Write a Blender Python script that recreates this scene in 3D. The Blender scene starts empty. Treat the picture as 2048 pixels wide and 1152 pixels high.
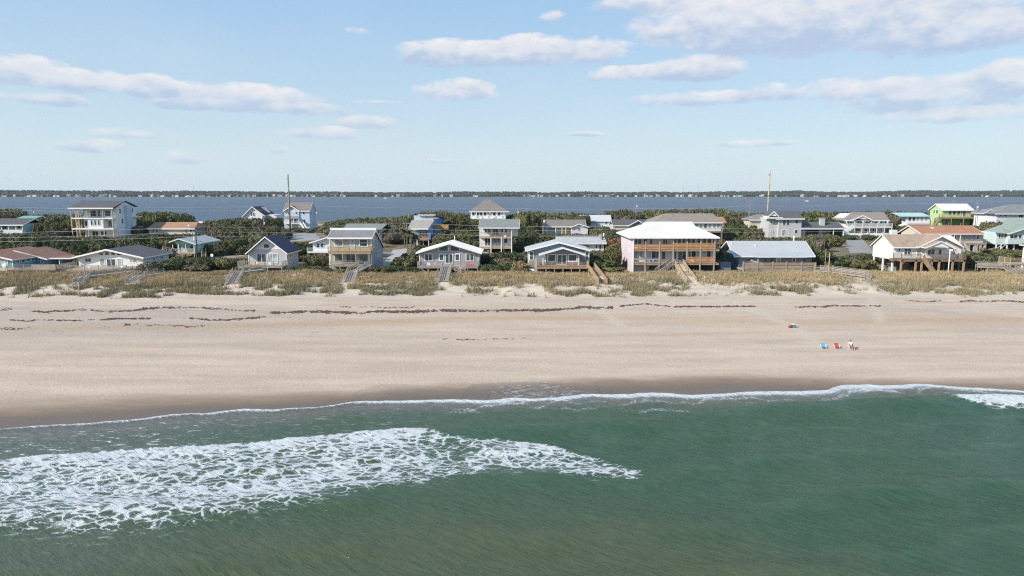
import bpy, math, random
import numpy as np
from mathutils import Vector, Matrix

random.seed(7)
rng = np.random.default_rng(11)
SC = bpy.context.scene
COL = SC.collection

# ---------------------------------------------------------------- camera
CAM_H = 22.0                      # metres above the sea
PITCH = math.atan(192 / 1365)     # downward tilt
FOC = 1365.0                      # focal length in photo pixels (24 mm on 36 mm)
CP, SP = math.cos(PITCH), math.sin(PITCH)
cam = bpy.data.cameras.new('camera')
cam.lens = 24.0
cam.sensor_width = 36.0
cam.clip_start = 0.5
cam.clip_end = 20000
camo = bpy.data.objects.new('camera', cam)
COL.objects.link(camo)
camo.location = (0, 0, CAM_H)
camo.rotation_euler = (math.pi / 2 - PITCH, 0, 0)
SC.camera = camo

# ---------------------------------------------------------------- light
SUN_EL = math.radians(33)
SUN_A = math.radians(30)          # from -X towards the camera side (-Y)
SDIR = Vector((-math.cos(SUN_EL) * math.cos(SUN_A), -math.cos(SUN_EL) * math.sin(SUN_A), math.sin(SUN_EL)))
sun = bpy.data.lights.new('sun', 'SUN')
sun.energy = 4.4
sun.angle = math.radians(0.5)
sun.color = (1.0, 0.93, 0.83)
suno = bpy.data.objects.new('sun', sun)
COL.objects.link(suno)
suno.rotation_euler = SDIR.to_track_quat('Z', 'Y').to_euler()
suno.location = (-200, -100, 200)

vs = SC.view_settings
vs.view_transform = 'Standard'
vs.look = 'None'
vs.gamma = 1.0
vs.use_curve_mapping = False
vs.exposure = 0.35
SKY_STRENGTH = 0.10
SC.cycles.use_denoising = False
SC.cycles.denoiser = 'OPENIMAGEDENOISE'
SC.cycles.denoising_input_passes = 'RGB_ALBEDO_NORMAL'
SC.cycles.denoising_prefilter = 'ACCURATE'
SC.cycles.pixel_filter_type = 'BLACKMAN_HARRIS'
SC.cycles.filter_width = 1.15
SC.cycles.sample_clamp_indirect = 4.0
SC.cycles.sample_clamp_direct = 8.0
SC.cycles.max_bounces = 6
SC.cycles.transparent_max_bounces = 8
SC.cycles.caustics_reflective = False
SC.cycles.caustics_refractive = False

# ---------------------------------------------------------------- pixel <-> place
def XU(u, v, Y):
    ry = (576 - v) / FOC
    return (u - 1024) / FOC * Y / (CP + ry * SP)

def ZV(v, Y):
    ry = (576 - v) / FOC
    return CAM_H + Y * (-SP + ry * CP) / (CP + ry * SP)

def GP(u, v, z=0.0):
    """the point at height z seen at a photo pixel"""
    ry = (576 - v) / FOC
    t = (z - CAM_H) / (-SP + ry * CP)
    return ((u - 1024) / FOC * t, t * (CP + ry * SP))

def PU(x, y, z):
    d = y * CP - (z - CAM_H) * SP
    return (1024 + FOC * x / d, 576 - FOC * (y * SP + (z - CAM_H) * CP) / d)

# ---------------------------------------------------------------- node helpers
def lin(r, g, b):
    def f(c):
        c /= 255.0
        return c / 12.92 if c <= 0.04045 else ((c + 0.055) / 1.055) ** 2.4
    return (f(r), f(g), f(b))

class NT:
    def __init__(s, nt):
        s.nt = nt
    def new(s, t, **k):
        n = s.nt.nodes.new(t)
        for a, b in k.items():
            setattr(n, a, b)
        return n
    def put(s, sock, v):
        if isinstance(v, bpy.types.NodeSocket):
            s.nt.links.new(v, sock)
        elif v is not None:
            if isinstance(v, (tuple, list)) and len(v) == 3 and sock.type == 'RGBA':
                v = (*v, 1)
            sock.default_value = v
    def m(s, op, a, b=None, c=None, clamp=False):
        n = s.new('ShaderNodeMath', operation=op, use_clamp=clamp)
        for i, v in enumerate((a, b, c)):
            s.put(n.inputs[i], v)
        return n.outputs[0]
    def vm(s, op, a, b=None, c=None, out=0):
        n = s.new('ShaderNodeVectorMath', operation=op)
        for i, v in enumerate((a, b, c)):
            if v is not None:
                s.put(n.inputs[i], v)
        return n.outputs[out]
    def mix(s, f, a, b, mode='MIX'):
        n = s.new('ShaderNodeMix', data_type='RGBA', blend_type=mode)
        n.clamp_factor = True
        s.put(n.inputs[0], f)
        s.put(n.inputs[6], a)
        s.put(n.inputs[7], b)
        return n.outputs[2]
    def noise(s, vec, scale, detail=3, rough=0.5, dist=0.0):
        n = s.new('ShaderNodeTexNoise')
        s.put(n.inputs['Vector'], vec)
        n.inputs['Scale'].default_value = scale
        n.inputs['Detail'].default_value = detail
        n.inputs['Roughness'].default_value = rough
        n.inputs['Distortion'].default_value = dist
        return n.outputs[0]
    def mr(s, v, a, b, c=0.0, d=1.0, smooth=False):
        n = s.new('ShaderNodeMapRange', interpolation_type='SMOOTHSTEP' if smooth else 'LINEAR')
        n.clamp = True
        s.put(n.inputs[0], v)
        for i, q in enumerate((a, b, c, d)):
            s.put(n.inputs[i + 1], q)
        return n.outputs[0]
    def attr(s, name):
        n = s.new('ShaderNodeAttribute', attribute_name=name)
        return n.outputs['Fac']
    def pos(s):
        return s.new('ShaderNodeNewGeometry').outputs['Position']
    def bump(s, h, strength, dist):
        n = s.new('ShaderNodeBump')
        n.inputs['Strength'].default_value = strength
        n.inputs['Distance'].default_value = dist
        s.put(n.inputs['Height'], h)
        return n.outputs[0]

# ---------------------------------------------------------------- sky with clouds
def build_world():
    w = bpy.data.worlds.new('World')
    SC.world = w
    w.use_nodes = True
    nt = w.node_tree
    nt.nodes.clear()
    N = NT(nt)
    out = N.new('ShaderNodeOutputWorld')
    bg = N.new('ShaderNodeBackground')
    bg.inputs[1].default_value = SKY_STRENGTH
    nt.links.new(bg.outputs[0], out.inputs[0])
    sky = N.new('ShaderNodeTexSky', sky_type='NISHITA', sun_disc=False)
    sky.sun_elevation = SUN_EL
    sky.sun_rotation = math.radians(270) - SUN_A
    sky.altitude = 0
    sky.air_density = 1.0
    sky.dust_density = 0.6
    sky.ozone_density = 1.6
    d = N.new('ShaderNodeTexCoord').outputs['Generated']
    sep = N.new('ShaderNodeSeparateXYZ')
    nt.links.new(d, sep.inputs[0])
    X, Y, Z = sep.outputs
    az = N.m('ARCTAN2', X, Y)
    el = N.m('ARCSINE', N.m('MINIMUM', N.m('MAXIMUM', Z, -0.9999), 0.9999))
    # pale moist air low down, clearer blue above
    K = 1.0 / (SKY_STRENGTH * 2 ** vs.exposure)
    hz = N.m('POWER', N.m('SUBTRACT', 1.0, N.m('ABSOLUTE', Z)), 5.0)
    def kc(r, g, b):
        return tuple(q * K for q in lin(r, g, b))
    base = N.mix(N.mr(Z, 0.05, 0.36), kc(210, 231, 241), kc(150, 201, 250))
    base = N.mix(N.mr(Z, 0.34, 1.0), base, kc(92, 150, 222))
    skyc = N.mix(N.mr(hz, 0.0, 1.0, 0.72, 0.86), sky.outputs[0], base)
    # cloud field: angular position with a ragged edge
    nv = N.new('ShaderNodeCombineXYZ')
    N.put(nv.inputs[0], az)
    N.put(nv.inputs[1], N.m('MULTIPLY', el, 1.9))
    n1 = N.noise(nv.outputs[0], 19.0, 8, 0.64, 0.35)
    n2 = N.noise(nv.outputs[0], 7.0, 2, 0.5)
    clouds = [  # centre u, v, half width, half height up, down, weight
        (1650, 30, 400, 92, 74, 1.5), (1500, 50, 190, 52, 52, 1.2), (1890, 72, 175, 40, 36, 1.1), (1300, 0, 150, 26, 28, 0.9),
        (1345, 66, 60, 14, 10, 0.8),
        (915, 107, 150, 30, 30, 1.2), (1090, 106, 210, 38, 30, 1.2),
        (1255, 150, 110, 20, 14, 0.85), (1390, 138, 125, 28, 26, 1.15),
        (915, 184, 110, 30, 24, 0.95),
        (50, 152, 110, 36, 22, 1.0), (215, 168, 150, 26, 24, 1.0), (85, 197, 100, 14, 14, 0.85), (300, 172, 60, 24, 22, 0.7), (470, 196, 200, 30, 30, 1.05), (400, 210, 110, 14, 14, 0.5), (620, 220, 110, 15, 14, 0.7),
        (745, 246, 85, 18, 15, 0.9), (640, 268, 100, 18, 14, 0.8), (180, 292, 75, 16, 13, 0.8), (375, 318, 70, 16, 12, 0.75), (240, 268, 90, 12, 10, 0.6), (560, 300, 80, 10, 9, 0.5), (760, 205, 70, 6, 6, 0.6), (1185, 268, 70, 7, 6, 0.6), (915, 322, 80, 7, 6, 0.5), (1490, 288, 130, 8, 7, 0.4),
        (1390, 198, 160, 18, 17, 0.72), (1640, 182, 190, 24, 20, 0.68), (1880, 188, 230, 38, 36, 0.78), (2040, 152, 95, 34, 30, 1.1), (1930, 230, 170, 16, 15, 0.6),
        (1105, 33, 34, 13, 10, 0.7), (724, 63, 40, 10, 8, 0.5),
    ]
    vec = N.new('ShaderNodeCombineXYZ')
    N.put(vec.inputs[0], az)
    N.put(vec.inputs[1], el)
    N.put(vec.inputs[2], el)
    W = HW = None
    for (u, v, hw, up, dn, wt) in clouds:
        rx, ry = (u - 1024) / FOC, (576 - v) / FOC
        dy, dz = CP + ry * SP, -SP + ry * CP
        a0 = math.atan2(rx, dy)
        e0 = math.atan2(dz, math.hypot(rx, dy))
        ka, ku, kd = FOC / hw * 1.12, FOC / up, -FOC / dn
        t = N.vm('MULTIPLY_ADD', vec.outputs[0], (ka, ku, kd), (-a0 * ka, -e0 * ku, -e0 * kd))
        tc = N.vm('MAXIMUM', t, (-1e3, 0, 0))
        r2 = N.vm('DOT_PRODUCT', tc, tc, out=1)
        wi = N.m('MULTIPLY', N.m('SUBTRACT', 1.0, r2, clamp=True), wt)
        hh = N.vm('DOT_PRODUCT', tc, (0, 1, -1), out=1)
        W = wi if W is None else N.m('ADD', W, wi)
        HW = N.m('MULTIPLY', wi, hh) if HW is None else N.m('MULTIPLY_ADD', wi, hh, HW)
    # the same kind of broken cloud goes on over the rest of the sky
    far = N.m('MULTIPLY', N.mr(N.m('ABSOLUTE', az), 0.72, 0.95), 1.0)
    far = N.m('MAXIMUM', far, N.mr(el, 0.33, 0.5))
    far = N.m('MULTIPLY', far, N.mr(el, 0.03, 0.12))
    pl = N.vm('DIVIDE', d, N.m('MAXIMUM', Z, 0.08))
    n3 = N.noise(pl, 0.9, 5, 0.55)
    gen = N.m('MULTIPLY', N.mr(n3, 0.5, 0.68), far)
    W = N.m('ADD', W, gen)
    HW = N.m('ADD', HW, N.m('MULTIPLY', gen, 0.1))
    dens = N.m('ADD', N.m('MULTIPLY', N.m('MINIMUM', W, 0.85), 1.0), N.m('MULTIPLY', N.m('SUBTRACT', n1, 0.5), 2.5))
    dens = N.m('ADD', dens, N.m('MULTIPLY', N.m('SUBTRACT', n2, 0.5), 0.7))
    alpha = N.mr(dens, 0.08, 0.72, smooth=True)
    alpha = N.m('MULTIPLY', alpha, N.mr(W, 0.0, 0.14))
    alpha = N.m('MULTIPLY', alpha, N.mr(el, 0.0, 0.16, 0.45, 0.95))
    h = N.m('DIVIDE', HW, N.m('MAXIMUM', W, 0.05))
    n4 = N.noise(nv.outputs[0], 26.0, 4, 0.6)
    sh = N.m('ADD', h, N.m('MULTIPLY', N.m('SUBTRACT', n4, 0.5), 2.2))
    sh = N.m('ADD', sh, N.m('MULTIPLY', N.m('SUBTRACT', 0.55, dens), 0.25))
    ccol = N.mix(N.mr(sh, -0.75, 0.35, smooth=True), kc(184, 203, 229), kc(229, 232, 239))
    ccol = N.mix(N.mr(sh, 0.3, 0.9, 0, 0.7), ccol, kc(255, 249, 244))
    fin = N.mix(alpha, skyc, ccol)
    # thin veil
    n5 = N.noise(nv.outputs[0], 5.0, 5, 0.6)
    veil = N.m('MULTIPLY', N.mr(n5, 0.45, 0.75, 0, 0.50), N.mr(el, 0.3, 0.02))
    fin = N.mix(veil, fin, kc(214, 224, 236))
    nt.links.new(fin, bg.inputs[0])
build_world()

# ---------------------------------------------------------------- materials
MATS = {}
def mat(name, rgb, rough=0.75, var=0.12, nscale=0.7, siding=0.0, vert=False, spec=0.3, bump=0.0, fine=6.0, metal=0.0):
    """weathered surface: large soft variation + fine grain, optional board relief (spacing in m)"""
    if name in MATS:
        return MATS[name]
    m = bpy.data.materials.new(name)
    m.use_nodes = True
    nt = m.node_tree
    N = NT(nt)
    b = nt.nodes['Principled BSDF']
    p = N.pos()
    n = N.m('ADD', N.m('MULTIPLY', N.noise(p, nscale, 4, 0.6), 0.6), N.m('MULTIPLY', N.noise(p, fine, 3, 0.6), 0.4))
    f = N.mr(n, 0.3, 0.7, 1 - var, 1 + var)
    c = N.vm('SCALE', tuple(rgb))
    N.put(nt.nodes[c.node.name].inputs['Scale'], f)
    N.put(b.inputs['Base Color'], c)
    b.inputs['Roughness'].default_value = rough
    b.inputs['Specular IOR Level'].default_value = spec
    b.inputs['Metallic'].default_value = metal
    if siding:
        sp = N.new('ShaderNodeSeparateXYZ')
        nt.links.new(p, sp.inputs[0])
        co = N.m('ADD', sp.outputs[0], sp.outputs[1]) if vert else sp.outputs[2]
        fr = N.m('FRACT', N.m('DIVIDE', co, siding))
        N.put(b.inputs['Normal'], N.bump(fr, 0.9, 0.03))
    elif bump:
        N.put(b.inputs['Normal'], N.bump(N.noise(p, fine * 2, 4, 0.65), 0.7, bump))
    MATS[name] = m
    return m

def wood(name, rgb):
    return mat(name, rgb, 0.85, 0.3, 0.9, spec=0.15, bump=0.01, fine=9)
def siding(name, rgb, s=0.2, vert=False):
    return mat(name, rgb, 0.6, 0.08, 0.35, siding=s, vert=vert, spec=0.3)
def shingle(name, rgb):
    return mat(name, rgb, 0.9, 0.22, 0.8, spec=0.15, bump=0.03, fine=5)
def metalroof(name, rgb):
    return mat(name, rgb, 0.5, 0.09, 0.3, spec=0.3, fine=3)

W_GREY = wood('weathered_grey_wood', (0.36, 0.32, 0.275))
W_TAN = wood('tan_deck_wood', (0.36, 0.26, 0.17))
W_BRN = wood('brown_deck_wood', (0.24, 0.17, 0.12))
W_ORG = wood('orange_cedar_wood', (0.52, 0.28, 0.12))
W_PALE = wood('pale_pine_wood', (0.5, 0.4, 0.28))
WHITE = mat('white_paint', (0.80, 0.80, 0.78), 0.5, 0.06, 0.5)
CONC = mat('concrete', (0.42, 0.40, 0.37), 0.9, 0.15, 0.4)
DARKU = mat('underfloor_shade', (0.05, 0.05, 0.055), 0.9, 0.3)  # near-black colour stands for shade under raised floors and in the garage
POLEW = wood('pole_wood', (0.30, 0.25, 0.20))
DPOLE = wood('dark_creosote_wood', (0.10, 0.085, 0.075))
STEEL = mat('grey_steel', (0.45, 0.46, 0.47), 0.4, 0.05, spec=0.5, metal=0.3)

def glass_mat(name, rgb=(0.03, 0.045, 0.055), rough=0.06):
    m = bpy.data.materials.new(name)
    m.use_nodes = True
    nt = m.node_tree
    N = NT(nt)
    b = nt.nodes['Principled BSDF']
    n = N.noise(N.pos(), 0.8, 2)
    N.put(b.inputs['Base Color'], N.mix(N.mr(n, 0.35, 0.65), rgb, tuple(q * 2.2 + 0.01 for q in rgb)))
    b.inputs['Roughness'].default_value = rough
    b.inputs['Specular IOR Level'].default_value = 0.6
    return m
GLASS = glass_mat('window_glass')
GLASSC = glass_mat('curtained_glass', (0.22, 0.25, 0.25))
GLASSG = glass_mat('green_reflection_glass', (0.04, 0.09, 0.08))  # greenish reflection put into the base colour of the glass

# ---------------------------------------------------------------- mesh helpers
class MB:
    def __init__(s):
        s.v, s.f, s.mi = [], [], []
    def quadpoly(s, pts, mi=0):
        i = len(s.v)
        s.v += [tuple(p) for p in pts]
        s.f.append(tuple(range(i, i + len(pts))))
        s.mi.append(mi)
    def hexa(s, p, mi=0):
        """8 points: bottom ring 0-3 (ccw from above), top ring 4-7"""
        i = len(s.v)
        s.v += [tuple(q) for q in p]
        for f in ((3, 2, 1, 0), (4, 5, 6, 7), (0, 1, 5, 4), (1, 2, 6, 5), (2, 3, 7, 6), (3, 0, 4, 7)):
            s.f.append(tuple(i + k for k in f))
            s.mi.append(mi)
        return s
    def box(s, x0, x1, y0, y1, z0, z1, mi=0):
        return s.hexa([(x0, y0, z0), (x1, y0, z0), (x1, y1, z0), (x0, y1, z0),
                       (x0, y0, z1), (x1, y0, z1), (x1, y1, z1), (x0, y1, z1)], mi)
    def bar(s, p, q, w, h, mi=0):
        """beam from p to q, w across (horizontal), h upright"""
        p, q = Vector(p), Vector(q)
        d = (q - p).normalized()
        side = d.cross(Vector((0, 0, 1)))
        if side.length < 1e-4:
            side = Vector((1, 0, 0))
        side.normalize()
        up = side.cross(d).normalized()
        a, b = side * w / 2, up * h / 2
        return s.hexa([p - a - b, p + a - b, q + a - b, q - a - b, p - a + b, p + a + b, q + a + b, q - a + b], mi)
    def slab(s, pts, th, mi=0):
        n = len(pts)
        i = len(s.v)
        s.v += [tuple(p) for p in pts] + [(p[0], p[1], p[2] - th) for p in pts]
        s.f.append(tuple(i + k for k in range(n)))
        s.f.append(tuple(i + n + k for k in reversed(range(n))))
        for k in range(n):
            j = (k + 1) % n
            s.f.append((i + k, i + n + k, i + n + j, i + j))
        s.mi += [mi] * (n + 2)
        return s
    def prism(s, poly, y0, y1, axis='y', mi=0):
        """extrude a 2D outline: axis 'y': (x,z) along y; axis 'x': (y,z) along x; axis 'z': (x,y) along z"""
        n = len(poly)
        i = len(s.v)
        def P(a, b, t):
            return (a, t, b) if axis == 'y' else ((t, a, b) if axis == 'x' else (a, b, t))
        s.v += [P(a, b, y0) for a, b in poly] + [P(a, b, y1) for a, b in poly]
        s.f.append(tuple(i + k for k in range(n)))
        s.f.append(tuple(i + n + k for k in reversed(range(n))))
        for k in range(n):
            j = (k + 1) % n
            s.f.append((i + j, i + k, i + n + k, i + n + j))
        s.mi += [mi] * (n + 2)
        return s
    def tube(s, pts, r, seg=6, mi=0, r1=None):
        pts = [Vector(p) for p in pts]
        i0 = len(s.v)
        for k, p in enumerate(pts):
            d = (pts[min(k + 1, len(pts) - 1)] - pts[max(k - 1, 0)]).normalized()
            a = d.cross(Vector((0, 0, 1)))
            if a.length < 0.05:
                a = d.cross(Vector((1, 0, 0)))
            a.normalize()
            b = d.cross(a)
            rr = r if r1 is None else r + (r1 - r) * k / max(1, len(pts) - 1)
            for q in range(seg):
                t = 2 * math.pi * q / seg
                s.v.append(tuple(p + (a * math.cos(t) + b * math.sin(t)) * rr))
        for k in range(len(pts) - 1):
            for q in range(seg):
                a0 = i0 + k * seg + q
                a1 = i0 + k * seg + (q + 1) % seg
                s.f.append((a0, a1, a1 + seg, a0 + seg))
                s.mi.append(mi)
        s.f.append(tuple(i0 + q for q in reversed(range(seg))))
        s.f.append(tuple(i0 + (len(pts) - 1) * seg + q for q in range(seg)))
        s.mi += [mi, mi]
        return s
    def ball(s, c, rx, ry, rz, seg=8, rings=5, mi=0):
        i0 = len(s.v)
        for k in range(rings + 1):
            t = math.pi * k / rings
            for q in range(seg):
                a = 2 * math.pi * q / seg
                s.v.append((c[0] + rx * math.sin(t) * math.cos(a), c[1] + ry * math.sin(t) * math.sin(a), c[2] + rz * math.cos(t)))
        for k in range(rings):
            for q in range(seg):
                a0, a1 = i0 + k * seg + q, i0 + k * seg + (q + 1) % seg
                s.f.append((a0, a0 + seg, a1 + seg, a1))
                s.mi.append(mi)
        return s
    def build(s, name, mats, parent=None, smooth=False, loc=None):
        me = bpy.data.meshes.new(name)
        me.from_pydata(s.v, [], s.f)
        if not isinstance(mats, (list, tuple)):
            mats = [mats]
        for m in mats:
            me.materials.append(m)
        if len(mats) > 1:
            me.polygons.foreach_set('material_index', s.mi)
        if smooth:
            me.polygons.foreach_set('use_smooth', [True] * len(me.polygons))
        me.update()
        o = bpy.data.objects.new(name, me)
        COL.objects.link(o)
        if parent is not None:
            o.parent = parent
        if loc is not None:
            o.location = loc
        return o

def npmesh(name, verts, faces_flat, nper, material, attrs=None, smooth=False):
    """fast mesh from numpy: every face has nper corners"""
    me = bpy.data.meshes.new(name)
    nf = len(faces_flat) // nper
    me.vertices.add(len(verts))
    me.vertices.foreach_set('co', np.asarray(verts, dtype=np.float32).ravel())
    me.loops.add(len(faces_flat))
    me.loops.foreach_set('vertex_index', np.asarray(faces_flat, dtype=np.int32))
    me.polygons.add(nf)
    me.polygons.foreach_set('loop_start', np.arange(0, nf * nper, nper, dtype=np.int32))
    me.polygons.foreach_set('loop_total', np.full(nf, nper, dtype=np.int32))
    if smooth:
        me.polygons.foreach_set('use_smooth', np.ones(nf, dtype=bool))
    me.update(calc_edges=True)
    me.validate()
    for k, (dom, arr) in (attrs or {}).items():
        a = me.attributes.new(k, 'FLOAT', dom)
        a.data.foreach_set('value', np.asarray(arr, dtype=np.float32))
    ms = material if isinstance(material, (list, tuple)) else [material]
    for m in ms:
        me.materials.append(m)
    return me

def link(name, me, parent=None, loc=None):
    o = bpy.data.objects.new(name, me)
    COL.objects.link(o)
    if parent is not None:
        o.parent = parent
    if loc is not None:
        o.location = loc
    return o

def tag(o, label=None, cat=None, group=None, kind=None):
    if label: o['label'] = label
    if cat: o['category'] = cat
    if group: o['group'] = group
    if kind: o['kind'] = kind
    return o

def empty(name, loc, label=None, cat=None, group=None):
    o = bpy.data.objects.new(name, None)
    o.empty_display_size = 0.5
    COL.objects.link(o)
    o.location = loc
    return tag(o, label, cat, group)

def vnoise(x, y, seed=0):
    """smooth value noise, 0..1"""
    xi, yi = np.floor(x).astype(np.int64), np.floor(y).astype(np.int64)
    xf, yf = x - xi, y - yi
    xf, yf = xf * xf * (3 - 2 * xf), yf * yf * (3 - 2 * yf)
    def hsh(a, b):
        n = (a * 374761393 + b * 668265263 + seed * 982451653) & 0xFFFFFFFF
        n = ((n ^ (n >> 13)) * 1274126177) & 0xFFFFFFFF
        return ((n ^ (n >> 16)) & 0xFFFF) / 65535.0
    return (hsh(xi, yi) * (1 - xf) + hsh(xi + 1, yi) * xf) * (1 - yf) + (hsh(xi, yi + 1) * (1 - xf) + hsh(xi + 1, yi + 1) * xf) * yf

def fbm(x, y, oct=4, seed=0):
    s, a, t = 0, 0.5, 0
    for k in range(oct):
        s = s + a * vnoise(x * 2 ** k, y * 2 ** k, seed + k * 17)
        t += a
        a *= 0.5
    return s / t

def sstep(a, b, x):
    t = np.clip((x - a) / (b - a), 0, 1)
    return t * t * (3 - 2 * t)

def grid_faces(nx, ny):
    i = np.arange(nx - 1)[None, :] + np.arange(ny - 1)[:, None] * nx
    return np.stack([i, i + 1, i + nx + 1, i + nx], -1).reshape(-1)

# ---------------------------------------------------------------- terrain
SHORE_UV = [(-500, 905), (-200, 873), (0, 857), (150, 848), (300, 834), (450, 823), (600, 815), (697, 807), (819, 799), (916, 799), (975, 801),
            (1050, 797), (1131, 793), (1166, 788), (1270, 787), (1380, 789), (1487, 785), (1653, 779), (1662, 775), (1700, 772), (1735, 769), (1752, 771),
            (1790, 771), (1834, 768), (1903, 773), (2048, 782), (2300, 786), (2700, 790)]
_sp = sorted(GP(u, v, 0.03) for u, v in SHORE_UV)
SHX = np.array([p[0] for p in _sp])
SHY = np.array([p[1] for p in _sp])
def shore(x):
    x = np.asarray(x, dtype=float)
    y = np.interp(x, SHX, SHY)
    return y + 1.0 * (np.abs(vnoise(x / 5.5, x * 0 + 3, 5) - 0.5) - .25) + 0.5 * (vnoise(x / 2.1, x * 0 + 5, 7) - 0.5) + 0.22 * (vnoise(x / 0.7, x * 0 + 9, 6) - 0.5)

# ground control points: where each house stands (u, v of its foot, distance)
FEET = dict(M1=(30, 468, 250), M2=(200, 476, 245), M3=(350, 468, 255), M4=(390, 519, 190), M5=(636, 519, 186), M6=(730, 470, 235),
            M7=(850, 494, 222), M8=(995, 509, 200), M9=(1130, 469, 268), M10=(1160, 506, 200), M11=(1380, 500, 218), M12=(1440, 466, 262),
            M13=(1580, 476, 250), M13b=(1650, 478, 248), M14=(1740, 471, 268), M15=(1830, 456, 310), M16=(1900, 452, 315), M17=(1885, 504, 205),
            M18=(2020, 462, 290), M19=(2020, 500, 205), B1=(510, 447, 360), B2=(600, 458, 340), B3=(975, 452, 350), B4=(1190, 458, 330),
            B5=(1255, 463, 300), R1=(615, 474, 270), R2=(785, 520, 178), R3=(1715, 492, 225), R4=(240, 500, 200))
CPT = np.array([(XU(u, v, Y), Y + 4, ZV(v, Y)) for u, v, Y in FEET.values()])
def inland(x, y):
    num = np.full(np.shape(x), 4.3 * 0.15)
    den = np.full(np.shape(x), 0.15)
    for cx, cy, cz in CPT:
        w = np.exp(-((x - cx) ** 2 + ((y - cy) * 1.0) ** 2) / (2 * 16.0 ** 2))
        num = num + w * cz
        den = den + w
    return num / den
PRY = [126, 131, 134, 137, 140, 144, 147.5, 151, 155, 160]
PRZ = [1.95, 2.1, 2.45, 2.85, 3.3, 3.85, 4.1, 3.95, 3.6, 3.55]
def terr(x, y):
    x = np.asarray(x, dtype=float)
    y = np.asarray(y, dtype=float)
    ys = shore(x)
    s = y - ys
    bz = np.where(s > 0, 2.0 * np.clip(s / (128 - ys), 0, 1.2) ** 0.9, 0.05 * s)
    yy = y + 3.0 * (fbm(x / 13 + 40, y * 0 + 2, 3, 3) - 0.5)
    dz = np.interp(yy, PRY, PRZ)
    m = sstep(129, 134, yy) * (1 - sstep(149, 154, yy))
    dz = dz + m * (1.05 * (fbm(x / 3.6, y / 3.0, 3, 8) - 0.45) + 0.9 * (fbm(x / 9, y / 6, 2, 21) - 0.5))
    z = np.where(y < 126, bz, dz * sstep(120, 131, y) + bz * (1 - sstep(120, 131, y)))
    z = z + 0.05 * (fbm(x / 1.5, y / 1.1, 3, 31) - 0.5) * sstep(0, 6, s)
    z = z + 0.16 * (fbm(x / 7, y / 2.2, 3, 33) - 0.5) * sstep(6, 22, s) * (1 - sstep(126, 130, y))
    inz = inland(x, y) + 0.5 * (fbm(x / 12, y / 12, 3, 51) - 0.5)
    k = sstep(157, 172, y)
    z = z * (1 - k) + inz * k
    edge = 455 + 30 * (fbm(x / 60, x * 0, 2, 61) - 0.5)
    z = z - 8.0 * sstep(edge - 40, edge + 25, y)
    return np.maximum(z, -3.0)
def tz(x, y):
    return float(terr(np.array([x]), np.array([y]))[0])
def ghit(u, v, y0=120.0, y1=480.0):
    """where the sight line through a pixel meets the ground"""
    ys = np.arange(y0, y1, 0.5)
    ry = (576 - v) / FOC
    t = ys / (CP + ry * SP)
    xs = (u - 1024) / FOC * t
    zs = CAM_H + t * (-SP + ry * CP)
    k = np.argmax(zs < terr(xs, ys))
    return (float(xs[k]), float(ys[k]), float(terr(xs[k:k + 1], ys[k:k + 1])[0]))

def axis(lo, hi, fine_lo, fine_hi, step, grow=1.12, mx=12):
    a = list(np.arange(fine_lo, fine_hi + 1e-6, step))
    st = step
    while a[-1] < hi:
        st = min(st * grow, mx)
        a.append(min(a[-1] + st, hi))
    st = step
    while a[0] > lo:
        st = min(st * grow, mx)
        a.insert(0, max(a[0] - st, lo))
    return np.array(a)

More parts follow.
